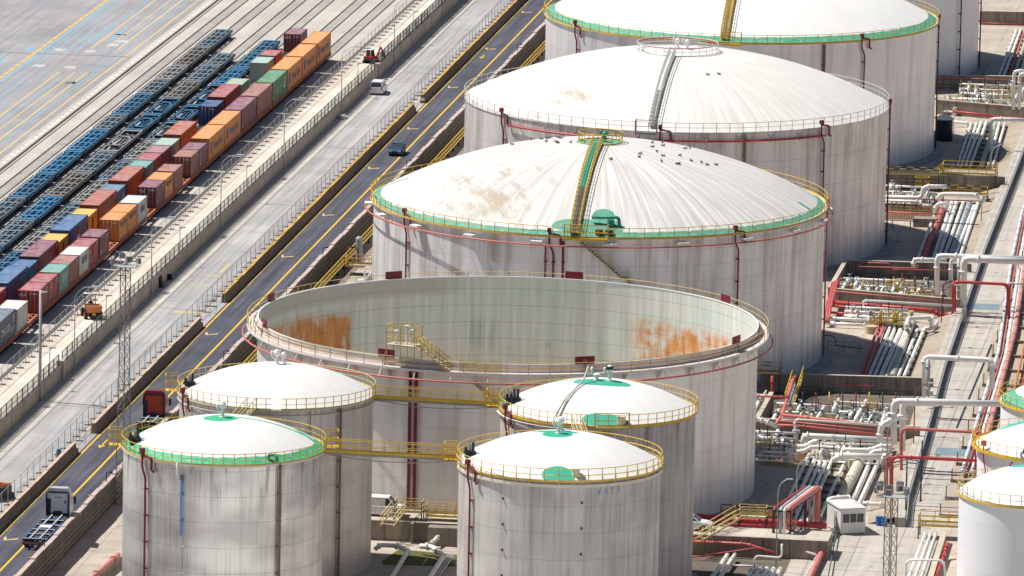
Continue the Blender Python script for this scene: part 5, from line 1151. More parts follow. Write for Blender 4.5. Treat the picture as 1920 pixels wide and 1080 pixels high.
bridge(1058, [(1857,308),(1858,223),(1925,225)], .28, W_, 'white pipe bridge at the right edge beside the small dark tank')
bridge(1080, [(1900,205),(1901,133),(1925,133)], .22, W_, 'white pipe leg at the right edge, above the valve platform')
bridge(1079, [(1911,205),(1912,139),(1925,139)], .22, W_, 'second white pipe leg at the right edge, above the valve platform')
# crosswise runs in the basins
def cross(Y, marks, r, mt, label, grp=None, fl=()): return run(inY(Y, *marks), r, mt, label, grp, .5, flanges=fl)
cross(839, [(1405,833),(1512,838),(1524,828),(1535,828)], .28, W_, 'white header pipe with a green band leaving the roofless tank', None, (.3,))
cross(838, [(1405,844),(1506,847),(1520,838),(1572,840),(1580,848)], .22, W_, 'lower white header pipe leaving the roofless tank')
cross(843, [(1507,840),(1507,817),(1672,826)], .34, W_, 'fat white pipe stepping up then running right, middle of the front pipework', None, (.5,.8))
cross(841, [(1538,842),(1540,833),(1668,837)], .22, plain('pipe_cream', (.66,.60,.48), .5), 'cream pipe below the fat stepped one', None, (.4,.7))
cross(837, [(1578,852),(1582,843),(1632,844),(1650,836),(1672,837)], .24, W_, 'white pipe with an offset, right of the cream one')
cross(835, [(1562,864),(1577,854),(1652,857)], .36, W_, 'fat white pipe just above the sloping bundle', None, (.4,.6))
cross(836, [(1630,866),(1632,849),(1648,845),(1668,846)], .24, W_, 'curved white pipe at the top of the right-hand slope')
cross(848, [(1405,785),(1428,787),(1458,800)], .24, W_, 'slanting white pipe between the roofless tank and the pit wall')
run([at(1462,803,-1.2), at(1446,834,-1.3), at(1480,835,-1.3)], .30, W_, 'white pipe running toward the viewer then turning right by the roofless tank')
bandg = plain('band_green', (.02,.30,.18), .5)
for px, py, Y, r in ((1450,835,839,.31),(1614,837,841,.25)): g = MB(); p = atY(px, py, Y); g.tube([p-Vector((.3,0,0)), p+Vector((.3,0,0))], r, 12); solo(g, 'pipe_band', bandg, 'green marker band on the '+('header leaving the roofless tank' if px == 1450 else 'cream pipe of the front pipework'), 'pipe marker')
zr = .25
run([at(1455,796,-.2), at(1466,779,zr), at(1487,712,zr), at(1492,704,zr)], .20, REDF, 'faded red pipe climbing along the side wall right of the roofless tank', None, .4)
cross(851.4, [(1466,778),(1706,805)], .20, REDF, 'long faded red pipe lying along the front pit wall')
cross(851.6, [(1466,783),(1706,810)], .10, PIPEW, 'thin pale pipe under the long faded red one')
cross(849.5, [(1455,797),(1500,799),(1690,820)], .15, REDF, 'lower faded red pipe in front of the pit wall'); cross(850.5, [(1462,789),(1690,811)], .09, REDF, 'thin red pipe between two thicker red ones on the pit wall')
cross(848, [(1490,822),(1490,786),(1700,801)], .12, W_, 'slender white hoop pipe in front of the pit wall')
cross(930.5, [(1550,566),(1745,582),(1760,590),(1786,592)], .26, RED, 'thick bright red main in front of the valve pit', None, (.3,.6)); cross(929, [(1550,573),(1648,580)], .14, RED, 'second red pipe under the thick red main')
cross(927, [(1548,585),(1655,595)], .16, RED, 'lowest red pipe in front of the valve pit'); cross(932.8, [(1556,545),(1785,567)], .08, REDF, 'thin red pipe on top of the valve pit front wall')
cross(928, [(1618,598),(1618,563),(1785,573)], .14, W_, 'slender white hoop pipe in front of the valve pit')
cross(924, [(1545,596),(1650,602)], .20, W_, 'upper white pipe leaving the bird-specked tank'); cross(922, [(1545,606),(1640,610)], .20, W_, 'lower white pipe leaving the bird-specked tank')
run(bend([at(1698,615,-1.2), at(1700,610,.3), at(1703,597,.3), at(1745,595,.3), at(1746,612,-1.0)], .5), .26, W_, 'white hoop joining the pipes at the top of the middle bundle', None, .6)
run([at(1733,617,-1.3), at(1752,613,-1.2), at(1757,604,-1.0)], .24, W_, 'white pipe elbow turning off at the top right of the middle bundle')
for k in range(5): run([at(1560+k*3,530-k*1.5,.2), at(1550+k*2.2,575,-.2), at(1546+k*2,602,-1.2)], .10, REDF if k % 2 else RED, 'slanting red pipe at the left corner of the valve pit', 'slanting red pipes at the pit corner')
cross(1012, [(1655,369),(1728,371),(1731,353),(1740,349),(1775,350)], .26, W_, 'white pipe stepping up beside the streaked tank'); cross(1010, [(1655,376),(1722,378),(1729,386),(1748,386)], .20, W_, 'lower white pipe beside the streaked tank')
cross(1008, [(1758,376),(1764,364),(1829,365),(1838,373),(1848,376)], .28, W_, 'white header pipe on top of the rear bundle'); 
run([at(1752,402,-1.3), at(1755,383,.1), at(1776,382,.1), at(1775,396,-1.2)], .24, W_, 'white hoop at the left of the rear bundle')
cross(1013, [(1655,371),(1860,378)], .07, DRED, 'thin dark red pipe crossing above the rear bundle'); cross(1003, [(1655,397),(1765,402)], .10, REDF, 'faded red pipe lying over the brown puddle')
cross(996, [(1655,412),(1835,421)], .06, DARK, 'dark handrail pipe on posts in front of the rear bundle')
for i, x in enumerate((1673,1707,1770)): run([atY(x,414,996), atY(x,448,996)], .06, DARK, 'thin dark post under the dark handrail pipe', 'posts under the dark handrail')
cross(1088, [(1786,209),(1852,216),(1870,220),(1925,222)], .17, RED, 'bright red pipe behind the small dark tank'); cross(1084, [(1785,228),(1826,232),(1820,250)], .20, W_, 'white pipe right of the small dark tank')
cross(1187, [(1838,43),(1925,46)], .10, RED, 'thin red pipe on the cross wall at the top right corner'); cross(1170, [(1838,83),(1925,86)], .07, DRED, 'thin dark pipe below the top right cross wall')
wall([(-84,1188), (-72,1189.5)], 'cross wall at the very top right corner')
cross(958, [(1600,492),(1668,494),(1668,505),(1800,508)], .09, REDF, 'thin red sprinkler pipe on the rear wall of the valve pit'); cross(957, [(1607,516),(1608,500),(1720,503),(1722,497)], .08, REDF, 'lower thin red sprinkler pipe in the valve pit')
cross(880, [(1512,718),(1640,724)], .09, REDF, 'thin red sprinkler pipe on the rear pit wall right of the roofless tank')
cross(1118, [(1757,146),(1925,150)], .08, REDF, 'thin red pipe along the farthest cross wall'); cross(1118.5, [(1770,148),(1895,150)], .06, DRED, 'thin dark pipe just under the red one on the farthest cross wall')
cross(790.5+6.5, [(715,939),(850,945)], .32, RED, 'thick red main in front of the roofless tank, between the narrow tanks'); cross(797, [(1296,968),(1550,986)], .34, RED, 'thick red main in front of the roofless tank, right of the narrow tanks', None, (.2,.5)); cross(796, [(1296,978),(1458,989)], .16, RED, 'thinner red pipe under the thick red main')
cross(788, [(850,940),(740,936)], .0001, RED, 'x') if False else None
run([at(744,938,0), at(778,928,.6)], .22, REDF, 'stub of faded red pipe pointing at the roofless tank')

# ---- valve stations
def station(x0, x1, y0, y1, z, label, seed, n=14, yellow=True, cols=(W_, G_)):
    rn = random.Random(seed); n = int(n*1.5); vm = [cols[1], STEEL, plain('cream_pot', (.62,.56,.44), .6)]; rt = root('valve_station', ((x0+x1)/2,(y0+y1)/2,z), label, 'valve station', None); p, v, yl, d = MB(), MB(), MB(), MB()
    for i in range(n):
        x = x0+(x1-x0)*(i+.5)/n+rn.uniform(-.2,.2); a, b = sorted((rn.uniform(y0,y1), rn.uniform(y0,y1))); h = z+rn.choice((.45,.8,1.2,1.6)); r = rn.choice((.10,.14,.19,.24)); v = MB()
        p.tube(bend([(x,a,z),(x,a,h),(x+rn.uniform(-.2,.2),max(b,a+1.2),h),(x,max(b,a+1.2),z)], .3), r, 7)
        yy = (a+b)/2; v.cyl((x,yy,h-.1), r*1.9, .35, 10, 0); v.cyl((x,yy,h+.2), .06, .45, 6, 1); v.lathe((x,yy), [(.22,h+.62),(.28,h+.65),(.22,h+.68)], 10, 1)
        v.build('valve', vm, rt)
        if i % 3 == 0: v = MB(); v.cyl((x+.4,y0+rn.random()*(y1-y0),z), .3, .8+rn.random()*.5, 12, 2); v.build('pot', vm, rt)
    for k in range(4): yy = y0+(y1-y0)*(k+.3)/4; hh = z+.5+.35*k; p.tube([(x0,yy,hh),(x1,yy-.3,hh)], .14+.05*(k == 1), 7)
    for k in range(int((x1-x0)/2.2)):
        x = x0+k*2.2+rn.uniform(0,1); yy = rn.uniform(y0+.5,y1-.5); v = MB(); v.tube([(x,yy,z+.7),(x+1.1,yy,z+.7)], .33, 12, 2); v.cyl((x+.55,yy,z+.9), .12, .8, 8, 0); v.build('vessel', vm, rt)
        m_ = MB(); yy = rn.uniform(y0+.3,y1-.3); m_.beam((x,yy,z),(x,yy,z+2.6),.1); m_.beam((x,yy,z+1.9),(x+1.6,yy,z+1.9),.07); m_.beam((x+1.6,yy,z),(x+1.6,yy,z+2.3),.1); m_.build('tall_frame', [YEL, DARK, DRED][k % 3] if yellow else DARK, rt)
    for i in range(int((x1-x0)/1.6)+1):
        x = x0+i*1.6; d.beam((x,y0+.5,z),(x,y0+.5,z+1.7),.09); d.beam((x,y1-.5,z),(x,y1-.5,z+1.5),.09)
    d.beam((x0,y0+.5,z+.35),(x1,y0+.5,z+.35),.1,.14); d.beam((x0,y1-.5,z+.5),(x1,y1-.5,z+.5),.08,.1); d.beam((x0,y0+.5,z+.4),(x0,y1-.5,z+.5),.08)
    p.build('pipework', cols[0], rt); d.build('support_frame', DARK, rt)
    if yellow:
        k = x0+.5
        while k < x1-2:
            yl = MB(); w = rn.uniform(1.4,2.4); yy = rn.uniform(y0+1,y1-1); h = z+rn.choice((.5,.9)); 
            yl.add([(k,yy,h),(k+w,yy,h),(k+w,yy+1,h),(k,yy+1,h)], [(0,1,2,3)]); yl.beam((k,yy,h),(k+w,yy,h),.05,.2)
            for a, b in ((k,yy),(k+w,yy),(k,yy+1),(k+w,yy+1),(k+w/2,yy)): yl.beam((a,b,z),(a,b,h+1.1),.07)
            for hh in (.55,1.1):
                yl.beam((k,yy,h+hh),(k+w,yy,h+hh),.06); yl.beam((k,yy+1,h+hh),(k+w,yy+1,h+hh),.06); yl.beam((k,yy,h+hh),(k,yy+1,h+hh),.06)
            if rn.random() < .6: yl.beam((k+w,yy,h+1.1),(k+w+1.1,yy-.2,z+.9),.06); yl.beam((k+w,yy,h),(k+w+1.1,yy-.2,z),.1)
            k += w+rn.uniform(.4,1.2); yl.build('step_platform', YEL, rt)
    return rt
station(-82.6,-70.3,938.8,949.5,BAS+.02,'crowded white and yellow valve station in the pit beside the bird-specked tank',3,22)
station(-82.4,-74.6,854,866,BAS+.02,'cluttered valve station with pumps in the pit right of the roofless tank',8,12,True,(W_,plain('pump_teal',(.05,.16,.18),.5)))
station(-76.0,-69.0,853.5,869,BAS+.02,'dense yellow-stepped valve station at the right end of the same pit',11,12)
station(-82.0,-72.4,1094,1101,BAS+.02,'distant yellow and white valve station near the top right',5,16)
station(-75.5,-67.6,836,846,BAS+.05,'tangle of small valves where the fat white bridge comes down',17,10,False)
station(-88.6,-83.9,853,872,BAS+.02,'valve rack squeezed between the roofless tank and the side wall',21,14,True)
station(-84.2,-78.5,842,848,BAS+.02,'low pipe rack over the brown puddle beside the roofless tank',33,8,False)
station(-80.5,-73,924,928.5,BAS+.02,'knee-high pipe clutter beneath the red mains of the valve pit',35,9,False)
station(-83.8,-77,1012,1022,BAS+.02,'small manifold between the streaked tank and the walkway wall',37,8,False)
station(-81,-72,1107,1116,BAS+.02,'far manifold in the pit at the upper right',39,12,True)
station(-66,-60,838,846,BAS+.02,'x',41,4,False) if False else None
station(-82,-77.5,835.5,837.5,BAS+.6,'small cream valve platform over the front bundle of pipes',23,6,True)

def platform(x0, y0, x1, y1, z, label, mat=YEL, zb=BAS, stair=None, step=1.2, deckm=None, h=1.1, hazard=False):
    rt = root('platform', ((x0+x1)/2,(y0+y1)/2,zb), label, 'platform', None); d = MB(); g = MB(); leg = MB()
    d.box(x0,y0,z-.08,x1,y1,z); d.build('deck', deckm or GB, rt); k = MB()
    for a, b in (((x0,y0),(x1,y0)),((x1,y0),(x1,y1)),((x1,y1),(x0,y1)),((x0,y1),(x0,y0))):
        A = Vector((*a,z)); B = Vector((*b,z)); L = (B-A).length; n = max(1, round(L/step))
        for hh in (h,h*.5):
            if hazard and hh == h:
                m_ = max(2, round(L/.9))
                for i in range(m_): g.beam(A.lerp(B,i/m_)+Vector((0,0,hh)), A.lerp(B,(i+1)/m_)+Vector((0,0,hh)), .09, m=i % 2)
            else: g.beam(A+Vector((0,0,hh)), B+Vector((0,0,hh)), .07)
        g.beam(A+Vector((0,0,.06)), B+Vector((0,0,.06)), .05, .2)
        for i in range(n+1): p = A.lerp(B, i/n); g.beam(p, p+Vector((0,0,h)), .07)
    for p in ((x0,y0),(x1,y0),(x0,y1),(x1,y1)): leg = MB(); leg.beam((*p,zb),(*p,z-.08),.12); leg.build('leg', DARK, rt)
    if stair:
        (sx, sy), (ex, ey), w = stair; A = Vector((sx,sy,z)); B = Vector((ex,ey,zb)); n_ = Vector((-(B-A).y,(B-A).x,0)).normalized()*w/2; N = max(4, int((z-zb)/.22)); tr = MB()
        for s_ in (-1,1):
            g.beam(A+n_*s_, B+n_*s_, .06, .22); 
            for hh in (.55,1.05): g.beam(A+n_*s_+Vector((0,0,hh)), B+n_*s_+Vector((0,0,hh)), .06)
            for i in range(5): p = A.lerp(B,i/4)+n_*s_; g.beam(p, p+Vector((0,0,1.05)), .06)
        for i in range(N): p = A.lerp(B,(i+.5)/N); tr.obox(p, .3, w, .06, math.atan2((B-A).y,(B-A).x))
        tr.build('treads', plain('tread_grey', (.45,.42,.36), .7), rt)
    g.build('railing', [mat, DARK], rt)
    return rt
p0, p1 = atY(1768,317,1029.5), atY(1868,322,1029.5)
platform(p0.x,1028.0,p1.x,1031.5,.35,'long yellow platform over the pipes on the walkway wall at the upper right',YEL,BAS,((p0.x,1029.5),(p0.x-2.6,1029.0),.9))
platform(-84.2,1026.6,p0.x-.3,1028.2,.12,'dark walkway with black and yellow rail on the cross wall by the streaked tank',YELP,BAS,None,1.6,DK2,.75,True)
p0 = atY(1729,343,1024); platform(p0.x-.9,1023.3,p0.x+.9,1024.6,-.8,'small yellow box platform hanging in front of the walkway wall',YEL)
p0, p1 = atY(1768,358,1018), atY(1852,360,1018); platform(p0.x,1017,p1.x,1019,-.9,'low yellow platform behind the rear pipe bundle',YEL,BAS,None,1.0,None,1.1,True)
p0 = at(1668,606,-1.0); platform(p0.x-1.1,p0.y-1,p0.x+.9,p0.y+1.5,-.7,'yellow step-over platform left of the white hoop, middle bundle',YEL,BAS,((p0.x-1.1,p0.y),(p0.x-2.6,p0.y),.9),.8)
p0 = at(1688,610,-1.0); platform(p0.x-.8,p0.y-1,p0.x+1.1,p0.y+1.5,-.7,'yellow step-over platform touching the white hoop, middle bundle',YEL,BAS,None,.8)
p0, p1 = at(1722,993,-1.0), at(1800,985,-1.0); platform(p0.x,p0.y,p1.x+2,p0.y+2.2,-.55,'yellow platform over the pipe trench beside the white corner tank',YEL,BAS,None,1.4)
p0 = at(1385,715,-.2); platform(-88.5,878.5,-83.6,880.4,.2,'walkway with black and yellow rail behind the roofless tank, right side',YELP,BAS,None,1.5,None,.95,True)
g = MB(); A, B = at(1480,757,-1.9), at(1497,704,.2)
rt = root('ramp_stair', A, 'steep yellow-railed ramp stair over the rear pit wall beside the roofless tank', 'stair'); d = MB(); r_ = MB()
for s_ in (-.55,.55):
    o = Vector((s_,0,0)); r_.beam(A+o, B+o, .08, .25)
    for hh in (.55,1.1): r_.beam(A+o+Vector((0,0,hh)), B+o+Vector((0,0,hh)), .07)
    for i in range(8): p = A.lerp(B,i/7)+o; r_.beam(p, p+Vector((0,0,1.1)), .07)
d.add([A+Vector((-.5,0,.05)),A+Vector((.5,0,.05)),B+Vector((.5,0,.05)),B+Vector((-.5,0,.05))],[(0,1,2,3)]); r_.build('railing', YEL, rt); d.build('ramp', plain('ramp_slate', (.20,.23,.25), .7), rt)
# stair over the red main in front, and hazard rail
p0 = atY(1408,990,793.5); platform(p0.x-1.2,792.6,p0.x+1.6,794.0,1.0,'yellow stair platform crossing the thick red main, right of the narrow tanks',YELP,0,((p0.x-1.2,793.2),(p0.x-4.6,784.5),.9),.9,GBW)
platform(atY(1352,962,799).x,798.6,atY(1455,965,799).x,799.4,.1,'low walkway with black and yellow rail behind the thick red main',YELP,BAS,None,1.9,None,.8,True)
p0 = atY(763,962,790); platform(p0.x-1.0,788.0,p0.x+1.8,789.6,.9,'yellow stair over the red main between the narrow tanks',YELP,0,((p0.x-.6,788),(p0.x-1.3,784.6),1.4),.8)
p0 = atY(800,968,789); platform(p0.x,788.4,p0.x+5,789.8,.5,'long yellow and cream walkway against the front right narrow tank',YEL,0,None,1.0,GBW)
for i, (mk, z, r, mt, lb, gr) in enumerate((([(1452,952),(1512,911)],2.6,.12,RED,'thin red pipe along the top of the slanting pipe rack',None),([(1464,953),(1520,911)],2.6,.17,G_,'grey pipe on the slanting rack, second from its left',None),([(1471,954),(1527,912)],2.6,.13,W_,'white pipe on the slanting rack',None),([(1479,954),(1534,914)],2.6,.30,plain('pipe_rose', (.62,.20,.17), .45),'fat rose-red pipe on the right of the slanting rack',None))):
    a, b = at(*mk[0], z), at(*mk[1], z); lo = Vector((a.x,a.y,BAS)); hi = Vector((b.x,b.y,BAS+.3))
    ex = [lo, a, b, hi] if i != 3 else [at(1516,1090,-1.4), at(1545,1026,-1.3), at(1483,1012,-1.2), a, b, Vector((b.x,b.y,-1.0))]
    run(ex, r, mt, lb, gr, .5)
rt = root('pipe_rack', at(1460,1030,BAS), 'steel rack with cross braces under the slanting red and white pipes', 'pipe rack'); g = MB()
for t_ in (0,.5,1):
    q = [at(1450+60*t_,957-42*t_,2.35), at(1483+56*t_,959-42*t_,2.35)]
    g.beam(q[0], q[1], .16)
    for p in q: g.beam(p, (p.x,p.y,BAS), .14)
    if t_ == 1: g.beam(q[0], (q[1].x,q[1].y,BAS+1), .08); g.beam(q[1], (q[0].x,q[0].y,BAS+1), .08)
g.beam(at(1483,959,2.35), at(1539,917,2.35), .1); g.build('rack_frame', [DARK], rt)
cross(786.5, [(1296,1015),(1398,1020),(1458,1038)], .16, REDF, 'faded red pipe with a kink in front of the bund wall'); cross(784.5, [(1296,1045),(1420,1027),(1460,1040)], .07, RED, 'thin red pipe sloping up below the kinked one')
for i, x in enumerate((1352,1366)): run([at(x-22,1092,-1.4), at(x+12,1040,-1.3)], .22, W_, 'white pipe rising from the bottom edge right of the front narrow tank', 'pair of white pipes at the bottom edge')
for i in range(5): run([at(1398+i*13,1092,-1.2), at(1412+i*13,1066,-1.1)], .24, W_, 'white pipe end in the low bundle at the bottom edge left of the cabin', 'low bundle of white pipe ends')
cross(778, [(1415,1068),(1415,1042),(1466,1046),(1466,1020)], .11, W_, 'thin white pipe hoop above the low bundle'); cross(779, [(1372,1060),(1420,1062)], .10, W_, 'short thin white pipe beside the low bundle')
run([at(1440,1005,-1.2), at(1447,1016,-1.2), at(1470,1022,-1.2), at(1530,1040,-1.2)], .12, W_, 'bent white pipe under the slanting rack')
for i in range(4): run([at(1507+i*3.2,1085,-1.5), at(1560+i*3.2,990,-1.5)], .06, G_ if i % 2 else W_, 'thin pipe in the ribbon running toward the cabin', 'ribbon of thin pipes by the cabin')
run([at(1571,985,-1.5), at(1552,1085,-1.4)], .07, plain('green_hose', (.05,.14,.07), .6), 'dark green hose beside the faded red pipe near the cabin')
run(bend([at(1552,948,-.6), at(1556,935,.3), at(1588,932,.3), at(1605,942,-.5)], .4), .24, W_, 'white pipe hoop behind the cabin roof', None, .5)
run([at(1618,943,-1.2), at(1660,946,-1.2)], .2, W_, 'white pipe leaving the right side of the cabin')
for i in range(3): run([at(1700+i*12,1092,-1.3), at(1735+i*10,1000,-1.3)], .17, W_, 'white pipe in the trench leading under the yellow platform at the bottom right', 'white pipes in the bottom right trench')
wall([xy(1742,1092,-1),xy(1770,1000,-1)], 'sloping trench wall beside the white corner tank', -2, -.9, .5)
run([at(1750,1092,-1.2), at(1772,1035,-1.2), at(1777,1018,-.4)], .2, RED, 'red pipe with an upright end in the trench beside the white corner tank')
bridge(770, [(1700,1090),(1698,1050),(1770,1050),(1773,1090)], .12, W_, 'thin white hoop at the bottom edge near the corner tank')
# left-hand strip between the parapet and the tanks
def long_walk(y0, y1, label, bays=()):
    rt = root('walkway', (-144.3,(y0+y1)/2,-2), label, 'walkway', 'yellow walkways along the parapet'); g = MB(); d = MB(); d.box(-144.6,y0,-1.1,-143.9,y1,-1.0); d.build('deck', DARK, rt)
    for x in (-143.9,):
        for hh in (0,.55,1.1): g.beam((x,y0,-1.0+hh),(x,y1,-1.0+hh),.08,.12 if hh == 0 else .08)
        y = y0
        while y <= y1: g.beam((x,y,-1.0),(x,y,.1),.08); y += 1.3
    g.build('railing', YEL, rt); l = MB(); y = y0
    while y <= y1: l.beam((-144.2,y,-2),(-144.2,y,-1.1),.2); y += 5
    l.build('legs', DARK, rt)
long_walk(868,899,'yellow walkway along the parapet, left of the roofless tank'); long_walk(918,985,'yellow walkway along the parapet, between the roofless and the bird-specked tanks'); long_walk(1004,1062,'yellow walkway along the parapet, left of the streaked tank'); long_walk(1082,1150,'yellow walkway along the parapet, near the top tank')
for Y, lb in ((944,'yellow cross platform between the parapet and the bird-specked tank'),(1012,'yellow cross platform in the gap beyond the dark car'),(1022,'second yellow cross platform in the gap beyond the dark car')):
    platform(-143.5,Y,-139.5,Y+2.2,-.9,lb,YEL,BAS,None,.9)
for i, (x, dy) in enumerate(((-141.2,0),(-140.2,2),(-138.8,1))): run([(x,900,-1.5),(x,930,-1.5),(x+1.2,935,-1.5),(x+1.2,960,-1.5)], .26, G_, 'grey pipe in the gap between the yellow walkway and the tanks', 'grey pipes in the left gap')
cross(921, [(672,526),(684,526),(684,501),(705,503)], .13, W_, 'small white pipe hoop left of the bird-specked tank')
run([(-141,980,-1.5),(-141,1040,-1.5)], .24, G_, 'grey pipe in the gap beyond the yellow platform'); run([(-139.6,980,-1.5),(-139.6,1040,-1.5)], .2, G_, 'thin grey pipe in the gap beyond the yellow platform')
g = MB(); g.cyl((-142.8,951,-2), .45, 3.4, 14); g.lathe((-142.8,951), [(.45,1.4),(.3,1.65),(0,1.72)], 14); solo(g, 'foam_vessel', STEEL, 'small grey upright vessel by the parapet left of the bird-specked tank', 'vessel'); run([(-144.0,949,-2),(-144.0,949,.6),(-142.8,949.6,.6),(-142.6,949.8,-2)], .09, DRED, 'dark red hoop pipe beside the small grey vessel')
run([(-144.4,1080,-1),(-144.4,1080,.9),(-143.2,1080,.9),(-143.2,1080,-2)], .08, REDF, 'thin red hoop by the farthest yellow walkway')
run([at(222,1040,-.9), at(170,1085,-.9)], .26, plain('pipe_salmon', (.62,.25,.20), .5), 'salmon red pipe at the bottom left beside the front narrow tank')
wall([xy(226,1042,-1.2), xy(165,1092,-1.2)], 'low dark wall under the salmon pipe at the bottom left', -2, -1.2, .4)
# pipes between the narrow tanks
run([at(703,1030,-1.4), at(712,1022,-1.0), at(745,1023,-1.0), at(765,1033,-1.2), at(733,1085,-1.4)], .24, W_, 'bent white pipe on the floor between the narrow tanks')
run([at(788,1024,-1.1), at(810,1025,-1.0), at(832,1042,-1.2), at(800,1092,-1.4)], .27, W_, 'second bent white pipe between the narrow tanks, next to the grey ribbon'); run([at(808,1020,-1.1), at(822,1006,-1.0)], .2, W_, 'short white branch pipe between the narrow tanks')
for i in range(3): run([at(800+i*7,1092,-1.5), at(842+i*5,1040,-1.5)], .1, G_, 'thin grey pipe in the ribbon between the narrow tanks', 'grey pipe ribbon between narrow tanks')
cross(776, [(790,1039),(806,1040),(770,1088)], .05, W_, 'thin white line on the floor between the narrow tanks')
# small dark tank
c = at(1770,263,BAS); g = MB(); rt = root('small_tank', c, 'small upright dark tank with a white domed top at the upper right', 'small tank')
g.lathe((c.x,c.y), [(1.15,BAS),(1.15,1.0)], 32); g.build('vessel', plain('tank_navy', (.012,.02,.05), .45), rt); g = MB(); g.lathe((c.x,c.y), [(1.22,.95),(1.22,1.1),(.8,1.4),(.3,1.55),(0,1.57)], 32); g.cyl((c.x-.2,c.y,1.5), .1, .3, 8); g.build('lid', WHITE, rt)
g = MB()
for q in (-.2,.2): g.beam((c.x+1.3,c.y+q-.6,BAS),(c.x+1.3,c.y+q-.6,1.5),.05)
for q in range(11): g.beam((c.x+1.3,c.y-.8,BAS+.3+q*.3),(c.x+1.3,c.y-.4,BAS+.3+q*.3),.04)
g.build('ladder', STEEL, rt)
c = at(1633,625,BAS); g = MB(); g.cyl((c.x,c.y,BAS), .75, .9, 18); solo(g, 'drum', plain('drum_cream', (.55,.47,.30), .7), 'squat cream drum below the white pipes beside the bird-specked tank', 'drum')
g = MB(); p = at(1735,424,BAS); g.obox(p, 3.0, 2.0, 1.1, 0); solo(g, 'plinth', dikem, 'square concrete plinth beside the brown puddle', 'plinth')
# ================================================================ VEHICLES, POLES, CABIN
def wheel(mb, x, y, r, w, m=0, hub=1):
    for mm, rr, ww in ((m, r, w), (hub, r*.55, w+.03)):
        n = 16; vs = [(x+dx, y+rr*math.cos(2*math.pi*j/n), r+rr*math.sin(2*math.pi*j/n)) for dx in (-ww/2, ww/2) for j in range(n)]
        mb.add(vs, [(j,(j+1) % n,n+(j+1) % n,n+j) for j in range(n)], mm, True); mb.add(vs, [tuple(range(n)),tuple(range(2*n-1,n-1,-1))], mm)
def loft(mb, secs, m=0, sm=True):
    """secs: (y, wl, zl, wm, zm, wt, zt)"""
    k = 8; vs = []
    for y, wl, zl, wm, zm, wt, zt in secs: vs += [(-wl,y,zl),(-wm,y,zl+.12),(-wm,y,zm),(-wt,y,zt),(wt,y,zt),(wm,y,zm),(wm,y,zl+.12),(wl,y,zl)]
    fs = [(i*k+j, i*k+(j+1) % k, (i+1)*k+(j+1) % k, (i+1)*k+j) for i in range(len(secs)-1) for j in range(k)]
    mb.add(vs, fs, m, False); n = len(secs)-1; mb.add(vs, [tuple(range(k))[::-1], tuple(range(n*k, n*k+k))], m)
def place(mb, o, rz):
    c, s = math.cos(rz), math.sin(rz); mb.v = [(o[0]+v[0]*c-v[1]*s, o[1]+v[0]*s+v[1]*c, o[2]+v[2]) for v in mb.v]; return mb
LAMP = plain('lamp_glass', (.75,.76,.78), .15); TAIL = plain('tail_lamp', (.35,.01,.01), .3); PLATE = plain('number_plate', (.7,.7,.66), .5)
